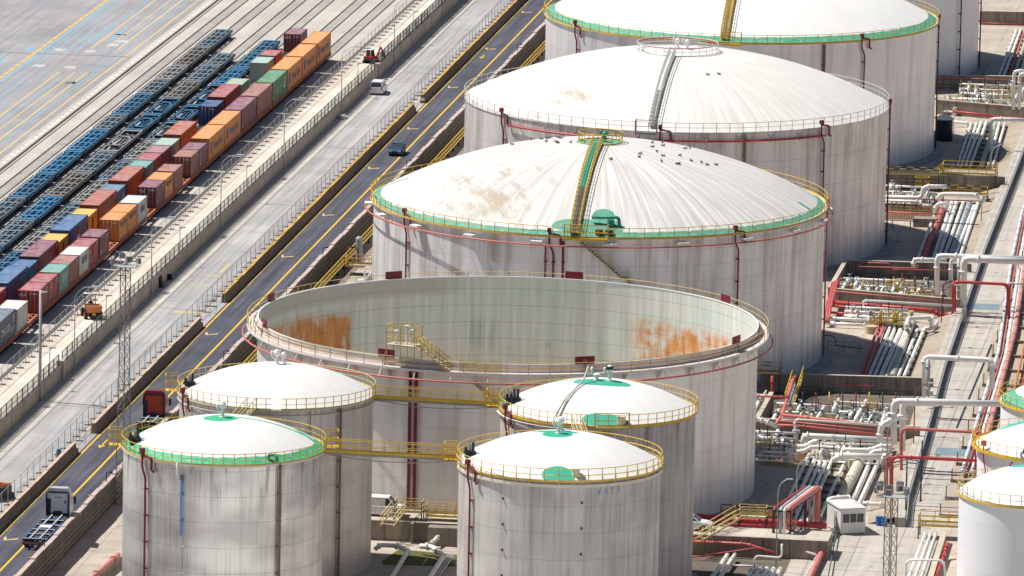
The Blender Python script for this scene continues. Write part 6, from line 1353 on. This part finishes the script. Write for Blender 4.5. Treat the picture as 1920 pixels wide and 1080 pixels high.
def vehicle(loc, rz, paint, label, L, wd, hgt_, kind, name='car', cat='car'):
    """nose toward local -Y"""
    rt = root(name, loc, label, cat); a, b = -L/2, L/2; w = wd/2; P = lambda mb, nm, mt: place(mb, loc, rz).build(nm, mt, rt)
    body = MB(); gl = MB(); rf = MB(); belt = .92 if kind == 'suv' else 1.05
    if kind == 'suv':
        loft(body, [(a,w*.82,.32,w*.86,.62,w*.80,.70),(a+.25,w*.95,.25,w*.97,.80,w*.88,.86),(a+1.25,w,.22,w,.92,w*.93,.98),(b-.9,w,.22,w,.98,w*.93,1.03),(b-.15,w*.97,.28,w*.98,1.0,w*.9,1.04),(b,w*.85,.4,w*.88,.9,w*.8,.95)])
        loft(gl, [(a+1.15,w*.88,.90,w*.88,.96,w*.86,.98),(a+1.95,w*.88,.92,w*.86,1.2,w*.70,hgt_-.05),(b-.95,w*.88,.95,w*.86,1.25,w*.70,hgt_-.04),(b-.25,w*.86,.98,w*.84,1.04,w*.78,1.08)])
        loft(rf, [(a+1.9,w*.70,hgt_-.14,w*.72,hgt_-.05,w*.62,hgt_),(b-.85,w*.72,hgt_-.14,w*.72,hgt_-.04,w*.64,hgt_+.01)]); pil = [((a+1.2),(a+1.95)),((b-.95),(b-.3))]
    else:
        loft(body, [(a,w*.85,.35,w*.88,.75,w*.8,.85),(a+.2,w*.96,.25,w*.97,.95,w*.86,1.02),(a+.95,w,.22,w,1.05,w*.92,1.12),(b-.12,w,.25,w,1.08,w*.93,1.12),(b,w*.92,.38,w*.93,1.0,w*.88,1.08)])
        loft(gl, [(a+.9,w*.88,1.0,w*.88,1.1,w*.86,1.12),(a+1.7,w*.92,1.0,w*.9,1.35,w*.80,hgt_-.08),(b-.25,w*.93,1.0,w*.92,1.35,w*.84,hgt_-.08),(b-.06,w*.90,1.0,w*.90,1.1,w*.86,1.15)])
        loft(rf, [(a+1.65,w*.80,hgt_-.16,w*.82,hgt_-.07,w*.72,hgt_),(b-.22,w*.86,hgt_-.16,w*.86,hgt_-.06,w*.76,hgt_)]); pil = [((a+.95),(a+1.7)),((b-.08),(b-.25))]
        if kind == 'van':
            for s_ in (-1,1): rf.add([(s_*w*.945,a+2.0,1.05),(s_*w*.945,b-.3,1.05),(s_*w*.87,b-.3,hgt_-.08),(s_*w*.87,a+2.0,hgt_-.08)], [(0,1,2,3) if s_ > 0 else (3,2,1,0)])
    for (y0, y1) in pil:
        for s_ in (-1,1): rf.beam((s_*w*.88,y0,belt+.05),(s_*w*.76,y1,hgt_-.06),.10)
    for s_ in (-1,1): rf.beam((s_*w*.90,(a+b)/2+.2,belt+.02),(s_*w*.76,(a+b)/2+.15,hgt_-.06),.08); rf.box(s_*w*1.0-.02 if s_ > 0 else -w-.2,a+1.45,belt,(w+.2 if s_ > 0 else -w+.02),a+1.6,belt+.16)
    P(body,'body',paint); P(gl,'windows',WINL); P(rf,'roof',paint)
    for y in (a+.85,b-.85):
        for s_ in (-1,1): wm = MB(); wheel(wm, s_*(w-.1), y, .34, .22); P(wm,'wheel',[BLACK,STEEL])
    for s_ in (-1,1):
        h = MB(); h.box(s_*w*.62-.2,a-.02,.60,s_*w*.62+.2,a+.1,.76); P(h,'headlight',LAMP)
        t = MB(); t.box(s_*w*.86-.09,b-.06,.75,s_*w*.86+.09,b+.02,1.15 if kind != 'suv' else .95); P(t,'tail_light',TAIL)
    g = MB(); g.box(-.45,a-.03,.38,.45,a+.02,.56); g.box(-.26,b,.48,.26,b+.025,.6,1); P(g,'grille',[BLACK,PLATE]); return rt
pc = lambda n, c: G(n, .22, .3, .6).out(c)
vehicle((-149.4,1027.4,.01), 0, pc('car_slate', (.05,.11,.19)), 'dark slate hatchback car driving toward the viewer on the dark road', 4.3, 1.82, 1.5, 'suv')
vehicle((-160.0,1081.0,.01), math.pi, plain('van_white', (.78,.78,.78), .3), 'small white van with a dark rear window on the grey road beside the beige wall', 4.4, 1.85, 1.85, 'mpv', 'van', 'van')
vehicle((-115.9,790.3,.01), R(90), plain('van_white_front', (.78,.78,.78), .3), 'white van half hidden by a narrow tank, in front of the roofless tank', 5.0, 1.95, 2.0, 'van', 'van', 'van')
vehicle((atY(1296,975,790.2).x,790.2,.01), R(90), plain('car_white', (.72,.74,.76), .3), 'white car just showing from behind the rear right narrow tank', 4.3, 1.8, 1.5, 'suv')
# trucks heading away
def truck(loc, label, paint, cabm, chassis=True, mark=None):
    rt = root('truck', loc, label, 'truck'); P = lambda mb, nm, mt: place(mb, loc, 0).build(nm, mt, rt); c = MB(); y0, y1 = 0, 2.2
    vs = [(-1.22,y0,.9),(1.22,y0,.9),(1.22,y0,3.45),(.95,y0,3.85),(-.95,y0,3.85),(-1.22,y0,3.45)]; v2 = [(-1.2,y1,.5),(1.2,y1,.5),(1.15,y1-.15,3.0),(.85,y1-.75,3.75),(-.85,y1-.75,3.75),(-1.15,y1-.15,3.0)]
    c.add(vs+v2, [tuple(range(6))[::1], tuple(range(11,5,-1))]+[(i,(i+1) % 6+0,6+(i+1) % 6,6+i) for i in range(6)]); P(c,'cab',cabm)
    g = MB(); g.box(-1.0,-.04,1.15,1.0,0,3.3); P(g,'rear_panel',paint)
    g = MB(); g.box(-1.2,-.3,1.0,-1.14,0,3.4); g.box(1.14,-.3,1.0,1.2,0,3.4); g.box(-1.14,-.07,1.0,-.72,-.045,2.75); g.box(-.72,-.07,1.0,1.1,-.045,1.3); g.box(1.0,-.07,1.3,1.1,-.045,3.3); g.box(-.45,-.09,1.3,.45,-.07,1.5); g.box(.7,-.07,2.3,.85,-.045,2.6); g.box(-1.0,-.07,3.35,1.0,-.045,3.5); P(g,'fairing',DARK)
    g = MB(); g.box(-1.1,y1-.12,1.9,1.1,y1-.02,2.9); P(g,'windscreen',WINL)
    for s_ in (-1,1): g = MB(); g.box(s_*1.45-.12,1.5,2.0,s_*1.45+.12,1.7,2.75); g.beam((s_*1.2,1.6,2.6),(s_*1.45,1.6,2.6),.06); P(g,'mirror',DARK)
    if mark: g = MB(); [g.box(-.34+q*.24,-.052,2.85,-.34+q*.24+.17,-.042,2.97) for q in range(3)]; P(g,'lettering',TAIL)
    y_end = -12.6 if chassis else -4; f = MB()
    for s_ in (-.5,.5): f.box(s_-.09,y_end,.95,s_+.09,2,1.18,0,1)
    yy = y_end+.2
    while yy < -1.2:
        f.box(-1.15,yy,.95,1.15,yy+.28,1.12,0,1); f.box(-.9,yy+.8,.85,.9,yy+1.0,1.05,2,2); yy += 2.35
    for s_ in (-1,1): f.box(s_*1.15-.08,y_end,.9,s_*1.15+.08,-3.5,1.08,2,2)
    if chassis: f.box(-.6,y_end+5.5,1.1,.6,y_end+6.6,1.22,3,3); f.box(-.9,-2.6,.6,.9,-1.6,1.0,2,2)
    P(f,'chassis',[DARK, plain('chassis_top', (.46,.50,.52), .5, .2), plain('chassis_blue', (.03,.10,.24), .5), WHITE])
    for y in (1.2,-2.0)+((-8.6,-9.9,-11.2) if chassis else (-3.3,)):
        for s_ in (-1,1): w_ = MB(); wheel(w_, s_*1.02, y, .5, .42); P(w_,'wheel',[BLACK,GREYM])
    g = MB(); g.box(-1.2,y_end-.08,.55,1.2,y_end,.85,0); g.box(-.9,y_end-.1,.58,.9,y_end-.075,.78,1); P(g,'rear_bumper',[DARK, plain('bumper_orange', (.55,.15,.08), .5)])
    for s_ in (-1,1): g = MB(); g.box(s_*1.05-.14,y_end-.12,.62,s_*1.05+.14,y_end-.08,.84); P(g,'tail_light',TAIL)
    return rt
truck((-147.3,777.5,.01), 'white-backed truck tractor pulling an empty container chassis on the dark road', plain('cab_back', (.58,.63,.68), .4), plain('cab_pale', (.50,.52,.54), .35), True, 'DAF')
truck((-147.2,832.5,.01), 'red truck cab seen from behind, half hidden by a narrow tank', plain('cab_red', (.40,.045,.02), .35), plain('cab_crimson', (.22,.015,.02), .35), False)
# ---- dumper with driver, excavators
def skinned(name, joints, edges, radii, mt, parent, org):
    me = bpy.data.meshes.new(name); me.from_pydata(joints, edges, []); o = bpy.data.objects.new(name, me); COL.objects.link(o)
    sk_ = o.modifiers.new('skin','SKIN'); o.modifiers.new('sub','SUBSURF').levels = 1; o.modifiers['sub'].render_levels = 1
    for i, r in enumerate(radii): me.skin_vertices[0].data[i].radius = (r, r)
    me.skin_vertices[0].data[0].use_root = True; dg = bpy.context.evaluated_depsgraph_get(); m2 = bpy.data.meshes.new_from_object(o.evaluated_get(dg)); bpy.data.objects.remove(o)
    m2.materials.clear(); m2.materials.append(mt); o = bpy.data.objects.new(name, m2); COL.objects.link(o); o.location = org
    if parent: o.parent = parent
    return o
dl = Vector((-164.7,889.0,YARD_Z+.01)); rt = root('site_dumper', dl, 'orange site dumper with a roll bar on the pale platform by the fence', 'dumper')
P = lambda mb, nm, mt, rz=R(20): place(mb, dl, rz).build(nm, mt, rt)
g = MB(); g.add([(-.75,-1.7,.8),(.75,-1.7,.8),(.6,-.4,.8),(-.6,-.4,.8),(-1.0,-2.0,1.55),(1.0,-2.0,1.55),(.9,-.1,1.6),(-.9,-.1,1.6)], [(0,3,2,1),(0,1,5,4),(1,2,6,5),(2,3,7,6),(3,0,4,7)]); g.add([(-.9,-1.9,1.45),(.9,-1.9,1.45),(.8,-.2,1.45),(-.8,-.2,1.45)], [(0,1,2,3)], 1); P(g,'skip',[ORANGE, plain('rusty_load', (.20,.09,.06), .9)])
g = MB(); g.box(-.5,-1.5,.45,.5,1.8,.8); g.box(-.55,.5,.8,.55,1.8,1.35,1); g.box(-.2,-1.75,.5,.2,-1.68,.75,2); P(g,'chassis',[BLACK, ORANGE, YEL])
for y, r in ((-1.1,.48),(1.2,.48)):
    for s_ in (-1,1): g = MB(); wheel(g, s_*.85, y, r, .35); P(g,'wheel',[BLACK,ORANGE])
g = MB(); g.tube(bend([(-.6,1.0,.8),(-.6,1.1,2.7),(.6,1.1,2.7),(.6,1.0,.8)], .3), .05, 6); P(g,'roll_bar',DARK)
P(MB().box(-.75,.55,2.62,.75,1.35,2.70),'canopy',WHITE)
pz = dl+Vector((-.2,.55,1.25)); J = [(0,0,0),(0,.02,.28),(0,.02,.48),(0,0,.60),(0,-.02,.76),(-.19,.02,.46),(-.27,-.12,.24),(-.15,-.36,.26),(.19,.02,.46),(.27,-.12,.24),(.15,-.36,.26),(-.1,-.32,.02),(-.1,-.42,-.38),(.1,-.32,.02),(.1,-.42,-.38)]
pr_ = skinned('person', J, [(0,1),(1,2),(2,3),(3,4),(2,5),(5,6),(6,7),(2,8),(8,9),(9,10),(0,11),(11,12),(0,13),(13,14)], [.15,.15,.14,.06,.10,.07,.05,.04,.07,.05,.04,.09,.06,.09,.06], plain('work_clothes', (.05,.06,.09), .8), None, pz)
tag(pr_, 'person in dark work clothes and white helmet seated on the orange dumper', 'person'); WL[pr_.name] = pz
g = MB(); g.lathe((pz.x,pz.y-.02), [(.15,pz.z+.76),(.13,pz.z+.86),(.07,pz.z+.91),(0,pz.z+.92)], 14); g.build('helmet', WHITE, pr_)
def digger(loc, rz, label, paint, cabc, s=1.0, mark=None):
    rt = root('excavator', loc, label, 'excavator')
    P = lambda mb, nm, mt: place(MB_scale(mb, s), loc, rz).build(nm, mt, rt)
    for q in (-1,1): g = MB(); g.box(q*.85-.25,-1.3,0,q*.85+.25,1.3,.55); g.box(q*.85-.22,-1.45,.1,q*.85+.22,1.45,.45); P(g,'track',BLACK)
    g = MB(); g.add([(-.95,-1.2,.65),(.95,-1.2,.65),(.95,1.0,.65),(-.95,1.0,.65),(-.9,-1.2,1.35),(.9,-1.2,1.35),(.85,1.0,1.25),(-.85,1.0,1.25)], [(0,3,2,1),(0,1,5,4),(1,2,6,5),(2,3,7,6),(3,0,4,7),(4,5,6,7)]); g.box(-.9,-1.25,.6,.9,-1.0,1.1,1); P(g,'body',[paint,DARK])
    g = MB(); g.add([(-.9,-.5,1.2),(.2,-.5,1.2),(.2,.9,1.2),(-.9,.9,1.2),(-.82,-.4,2.45),(.12,-.4,2.45),(.12,.6,2.45),(-.82,.6,2.45)], [(0,1,5,4),(1,2,6,5),(2,3,7,6),(3,0,4,7)]); P(g,'cab_glass',WINL)
    g = MB(); g.box(-.88,-.45,2.45,.18,.68,2.55)
    for a, b in (((-.9,-.5),(-.82,-.4)),((.2,-.5),(.12,-.4)),((.2,.9),(.12,.6)),((-.9,.9),(-.82,.6))): g.beam((*a,1.2),(*b,2.5),.08)
    P(g,'cab_frame',cabc)
    g = MB(); g.beam((.55,.9,1.1),(.6,2.2,2.9),.26,.34); g.beam((.6,2.2,2.9),(.6,3.2,1.6),.2,.26); g.box(.3,2.9,.9,.9,3.4,1.6,1); P(g,'boom',[paint,DARK])
    if mark: text(mark, .42*s, LETW, rt, Vector(loc)+Matrix.Rotation(rz,3,'Z')@Vector((-.1,-1.235*s,1.0*s)), (R(90),0,rz), 'lettering', .004, 1.1)
    return rt
def MB_scale(mb, s): mb.v = [(a*s,b*s,c*s) for a,b,c in mb.v]; return mb
digger(Vector((-163.9,1100.0,YARD_Z+.01)), R(-25), 'red mini excavator with a raised arm behind the fence at the top', plain('digger_red', (.50,.02,.03), .4), WHITE, .75)
digger(Vector((-156.4,789.5,.01)), R(62), 'orange excavator cut by the left edge of the picture, CASE on its side', plain('digger_orange', (.62,.20,.05), .4), DARK, 1.25, 'CASE')
# ---- lamps
def lamp(Y, h=7.4, x=-161.95):
    rt = root('street_lamp', (x,Y,0), 'tall thin street lamp with one curved arm, standing at the foot of the beige wall', 'street lamp', 'street lamps along the beige wall')
    g = MB(); g.tube([(x,Y,0),(x,Y,h)], .06, 8); g.tube(bend([(x,Y,h),(x,Y,h+1.0),(x+.9,Y,h+1.9),(x+2.0,Y,h+2.1)], 1.0), .04, 6); g.cyl((x,Y,0), .2, .3, 8); g.build('pole', STEEL, rt)
    g = MB(); g.obox((x+2.4,Y,h+2.05), .9, .3, .12, .05); g.build('lamp_head', plain('lamp_pale', (.70,.72,.72), .4), rt); return rt
lp = lamp(863.8)
for k in range(1, 8): dup(lp, (-161.95,863.8+49*k,0))
def post(x, y, z0, h, label, grp=None, r=.09, head=True, nm='camera_pole', cat='pole'):
    rt = root(nm, (x,y,z0), label, cat, grp); g = MB(); g.tube([(x,y,z0),(x,y,z0+h)], r, 8); g.build('pole', STEEL, rt)
    if head: g = MB(); g.obox((x+.1,y-.1,z0+h-.3), .3, .45, .25, .4); g.obox((x+.4,y,z0+h-.25), .6, .15, .15); g.build('camera_head', LAMP, rt)
    return rt
post(-162.0,843.7,0,12.4,'thick grey pole with a camera rising in front of the red containers','', .17)
for Y in (850.6,885,934,983,1076.5,1130): post(-162.25,Y,YARD_Z+.15,3.4,'short post with a small red-topped camera on the mesh fence','short camera posts on the fence',.05)
for px in ((1792,402,-.7),(1740,640,-.7)): pass
def swan(px, py, z0, h, label, dirx=1, col=STEEL):
    p = at(px, py, z0); rt = root('yard_lamp', p, label, 'yard lamp', 'swan-neck lamps along the low wall'); g = MB(); g.tube(bend([p, p+Vector((0,0,h)), p+Vector((.5*dirx,0,h+.8)), p+Vector((1.6*dirx,0,h+1.2))], .8), .07, 6); g.build('pole', col, rt)
    g = MB(); g.obox(p+Vector((1.9*dirx,0,h+1.15)), .7, .22, .1); g.build('lamp_head', LAMP, rt)
swan(1713,832,-1.0,5.6,'swan-neck lamp in front of the white goalpost bridge', .9, RUST); swan(1765,605,-1.0,3.4,'brown swan-neck lamp right of the white hoop', .9, RUST); swan(1661,920,-1.4,6.6,'swan-neck lamp left of the red standing pipes',.9); swan(1858,330,-1.0,3.2,'swan-neck lamp by the long yellow platform')
swan(1840,415,-1.0,2.6,'swan-neck lamp at the top of the rear pipe bundle'); swan(1491,1010,-1.6,7.4,'thin swan-neck lamp in front of the slanting rack',.9); swan(1455,1065,-1.6,8.0,'tall thin lamp at the left end of the slanting rack',.6) 
for (px, py, h, lb) in ((1698,960,5.6,'slim dark post beside the lower red bridge'),(1788,575,4.2,'slim dark post beside the red goalpost bridge'),(1741,748,4.0,'dark post behind the white goalpost leg'),(1726,960-20,6.5,'thin brown post on the low wall near the bottom right')): 
    p = at(px, py, -1.2); g = MB(); g.tube([p, p+Vector((0,0,h))], .09, 6); g.obox(p, .3,.3,.12); solo(g, 'post', DARK, lb, 'post')
for (px, py, w_, h, lb) in ((1807,595,.6,1.7,'pale control cabinet against the low wall, opposite the grating strip'),(1745,748,.5,1.5,'pale control cabinet by the white goalpost leg')):
    p = at(px, py+10, -2); g = MB(); g.obox(p, w_, .5, h, .1); g.obox(p+Vector((0,0,h)), w_+.06,.56,.05,.1); solo(g, 'control_cabinet', plain('cabinet_pale', (.60,.60,.58), .5), lb, 'cabinet')
# lattice masts
def mast(base, h, w0, w1, label, lamps, rz=.2):
    rt = root('lattice_mast', base, label, 'lattice mast', None); g = MB(); n = int(h/1.25); C0 = []
    for i in range(n+1):
        t = i/n; w = (w0+(w1-w0)*min(1, t*1.6))/2; C0.append([base+Vector((math.cos(rz+k*math.pi/2)*w*1.414, math.sin(rz+k*math.pi/2)*w*1.414, h*t)) for k in range(4)])
    for k in range(4): g.tube([c[k] for c in C0], .055, 5)
    for i in range(n):
        for k in range(4):
            a, b = (k, (k+1) % 4); g.beam(C0[i][a], C0[i][b], .04)
            g.beam(C0[i][a] if i % 2 else C0[i][b], C0[i+1][b] if i % 2 else C0[i+1][a], .045)
    g.build('lattice', plain('mast_steel', (.26,.24,.22), .6, .4), rt); top = base+Vector((0,0,h)); g = MB()
    for q in (-.9,.9): g.beam(top+Vector((-1.3,q,0)), top+Vector((1.3,q,0)), .07)
    for q in (-1.3,1.3): g.beam(top+Vector((q,-.9,0)), top+Vector((q,.9,0)), .07); g.beam(top+Vector((q,-.9,0)), top+Vector((q,-.9,1)), .05); g.beam(top+Vector((q,.9,0)), top+Vector((q,.9,1)), .05)
    g.obox(top-Vector((0,0,.05)), 2.4, 1.6, .05); g.build('head_frame', STEEL, rt)
    for i in range(lamps):
        a0 = 2*math.pi*i/lamps+.4; p = top+Vector((math.cos(a0)*1.45, math.sin(a0)*1.1, .25+.4*(i % 2))); g = MB(); g.obox(p, .6, .34, .55, a0+1.57); g.obox(p+Vector((math.cos(a0)*.17,math.sin(a0)*.17,.05)), .4,.03,.4, a0+1.57, 1); g.build('floodlight', [GREYM, WINL], rt)
mast(Vector((-144.6,799.6,BAS)), 25.2, 1.15, .75, 'tall lattice floodlight mast at the left, rising from beside the front-left narrow tank', 4)
g = MB()
for q in range(16): zz = BAS+.3+q*.42; g.add([(-143.9+.34*math.cos(t_*1.05), 799+.34*math.sin(t_*1.05), zz) for t_ in range(6)], [tuple(range(6))], 0)
g.cyl((-143.9,799,-1.8), .34, 5.8, 12); solo(g, 'cable_drum', plain('cage_grey', (.30,.30,.29), .7, .3), 'grey ribbed cylinder strapped to the foot of the left lattice mast', 'vessel')
tp = at(1672,930,21.0); mast(Vector((tp.x,tp.y,BAS)), 23.0, .95, .82, 'lattice floodlight mast with a crowded lamp cluster near the bottom right', 9)
# cabin
c = Vector((-69.4,800.6,BAS+.012)); rz = R(24); rt = root('site_cabin', c, 'small white portable cabin with a row of dark windows near the bottom right', 'cabin'); ca_, sa_ = math.cos(rz), math.sin(rz)
P = lambda mb, nm, mt: place(mb, c, rz).build(nm, mt, rt)
P(MB().box(0,0,.1,2.7,4.4,2.65),'walls',plain('cabin_white', (.70,.70,.67), .5, 0, .12)); P(MB().box(-.1,-.1,2.65,2.8,4.5,2.78),'roof',plain('cabin_roof', (.66,.66,.64), .5, 0, .2))
for q in range(3): P(MB().box(.25+q*.78,-.03,1.25,.93+q*.78,.0,2.15),'window',WINL)
P(MB().box(-.03,1.2,.15,.0,2.1,2.2),'door',plain('cabin_door', (.45,.46,.45), .5)); P(MB().box(.1,.1,0,2.6,4.3,.1),'base',DARK)
for i, (px, py) in enumerate(((1648,985),(1657,986))):
    p = at(px, py, BAS+.012); g = MB(); g.cyl(p, .36, .95, 18); 
    for zz in (.3,.62): g.lathe((p.x,p.y), [(.36,p.z+zz-.02),(.385,p.z+zz),(.36,p.z+zz+.02)], 18)
    solo(g, 'barrel', BLUE, 'bright blue barrel standing behind the floodlight cluster', 'barrel', 'pair of blue barrels')
g = MB(); p = at(1690,970,BAS+.012); g.obox(p, .9, .7, .8, .3); solo(g, 'pump_box', plain('pump_navy', (.02,.05,.12), .5), 'small dark blue pump box right of the floodlight mast', 'pump')
# grating strips over the service road
for i, (px, py) in enumerate(((1842,575),(1788,847))):
    p = at(px, py, BAS); w = 3.9; g = MB(); g.box(p.x-w/2,p.y-2.0,BAS+.016,p.x+w/2,p.y+2.0,BAS+.03)
    for q in range(9): g.box(p.x-w/2+q*w/8-.03,p.y-2.0,BAS+.03,p.x-w/2+q*w/8+.03,p.y+2.0,BAS+.05,1)
    solo(g, 'grating', [plain('grating_blue', (.22,.30,.35), .6, .3), STEEL], ('far' if i == 0 else 'near')+' blue-grey grating strip set across the service road', 'grating')
g = MB()
for Y in (806,815,824,829,845,856,874,885,903,912,926): x0, x1 = rwx(Y)+.3, -60.6-(Y-815)*.019; g.box(x0,Y,BAS+.014,x1,Y+.22,BAS+.02); g.cyl(((x0+x1)/2,Y+.6,BAS+.014), .28, .01, 12)
struct(g, 'slot_drains', plain('slot_dark', (.14,.13,.12), .9))
# debris and oddments by the road
g = MB(); rn = random.Random(4)
for i in range(7): a0 = rn.random()*6; g.lathe((-161.3+.3*math.cos(a0),1056.5+.45*math.sin(a0)), [(.0,.02),(.45,.05),(.5,.3),(.25,.5),(0,.52)], 9)
solo(g, 'rubbish_bags', plain('plastic_white', (.68,.67,.66), .6), 'heap of pale rubbish bags at the foot of the beige wall', 'rubbish')
g = MB(); g.add([(-162,918.4,.0),(-161.6,918.4,0),(-161.6,919.6,0),(-162,919.6,0),(-162,918.4,1.2),(-161.9,918.4,1.2),(-161.9,919.6,1.3),(-162,919.6,1.3)], [(0,1,5,4),(1,2,6,5),(2,3,7,6),(4,5,6,7)]); g.box(-161.95,924,0,-161.5,924.7,.6); solo(g, 'dark_boards', BLACK, 'two dark boards leaning on the beige wall across from the dumper', 'boards')
g = MB(); g.cyl((-153.9,812.5,0), .28, .8, 12); g.cyl((-153.9,812.5,.8), .2, .15, 12); solo(g, 'bin', plain('bin_blue', (.10,.18,.24), .6), 'small blue-grey bin by the barrier left of the red truck', 'bin')
for k, (x, y) in enumerate(((-145.2,762),(-145.2,796),(-145.1,868),(-145.1,940),(-145.1,1010),(-145.1,1070),(-145.1,1120))):
    g = MB(); g.tube([(x-.5,y,.9),(x-.5,y,2.0),(x-.1,y,2.05)], .05, 5); g.obox((x,y,1.95), .3,.2,.16); solo(g, 'wall_lamp', DARK, 'small dark lamp on a bent stalk standing on the parapet', 'wall lamp', 'small lamps on the parapet')
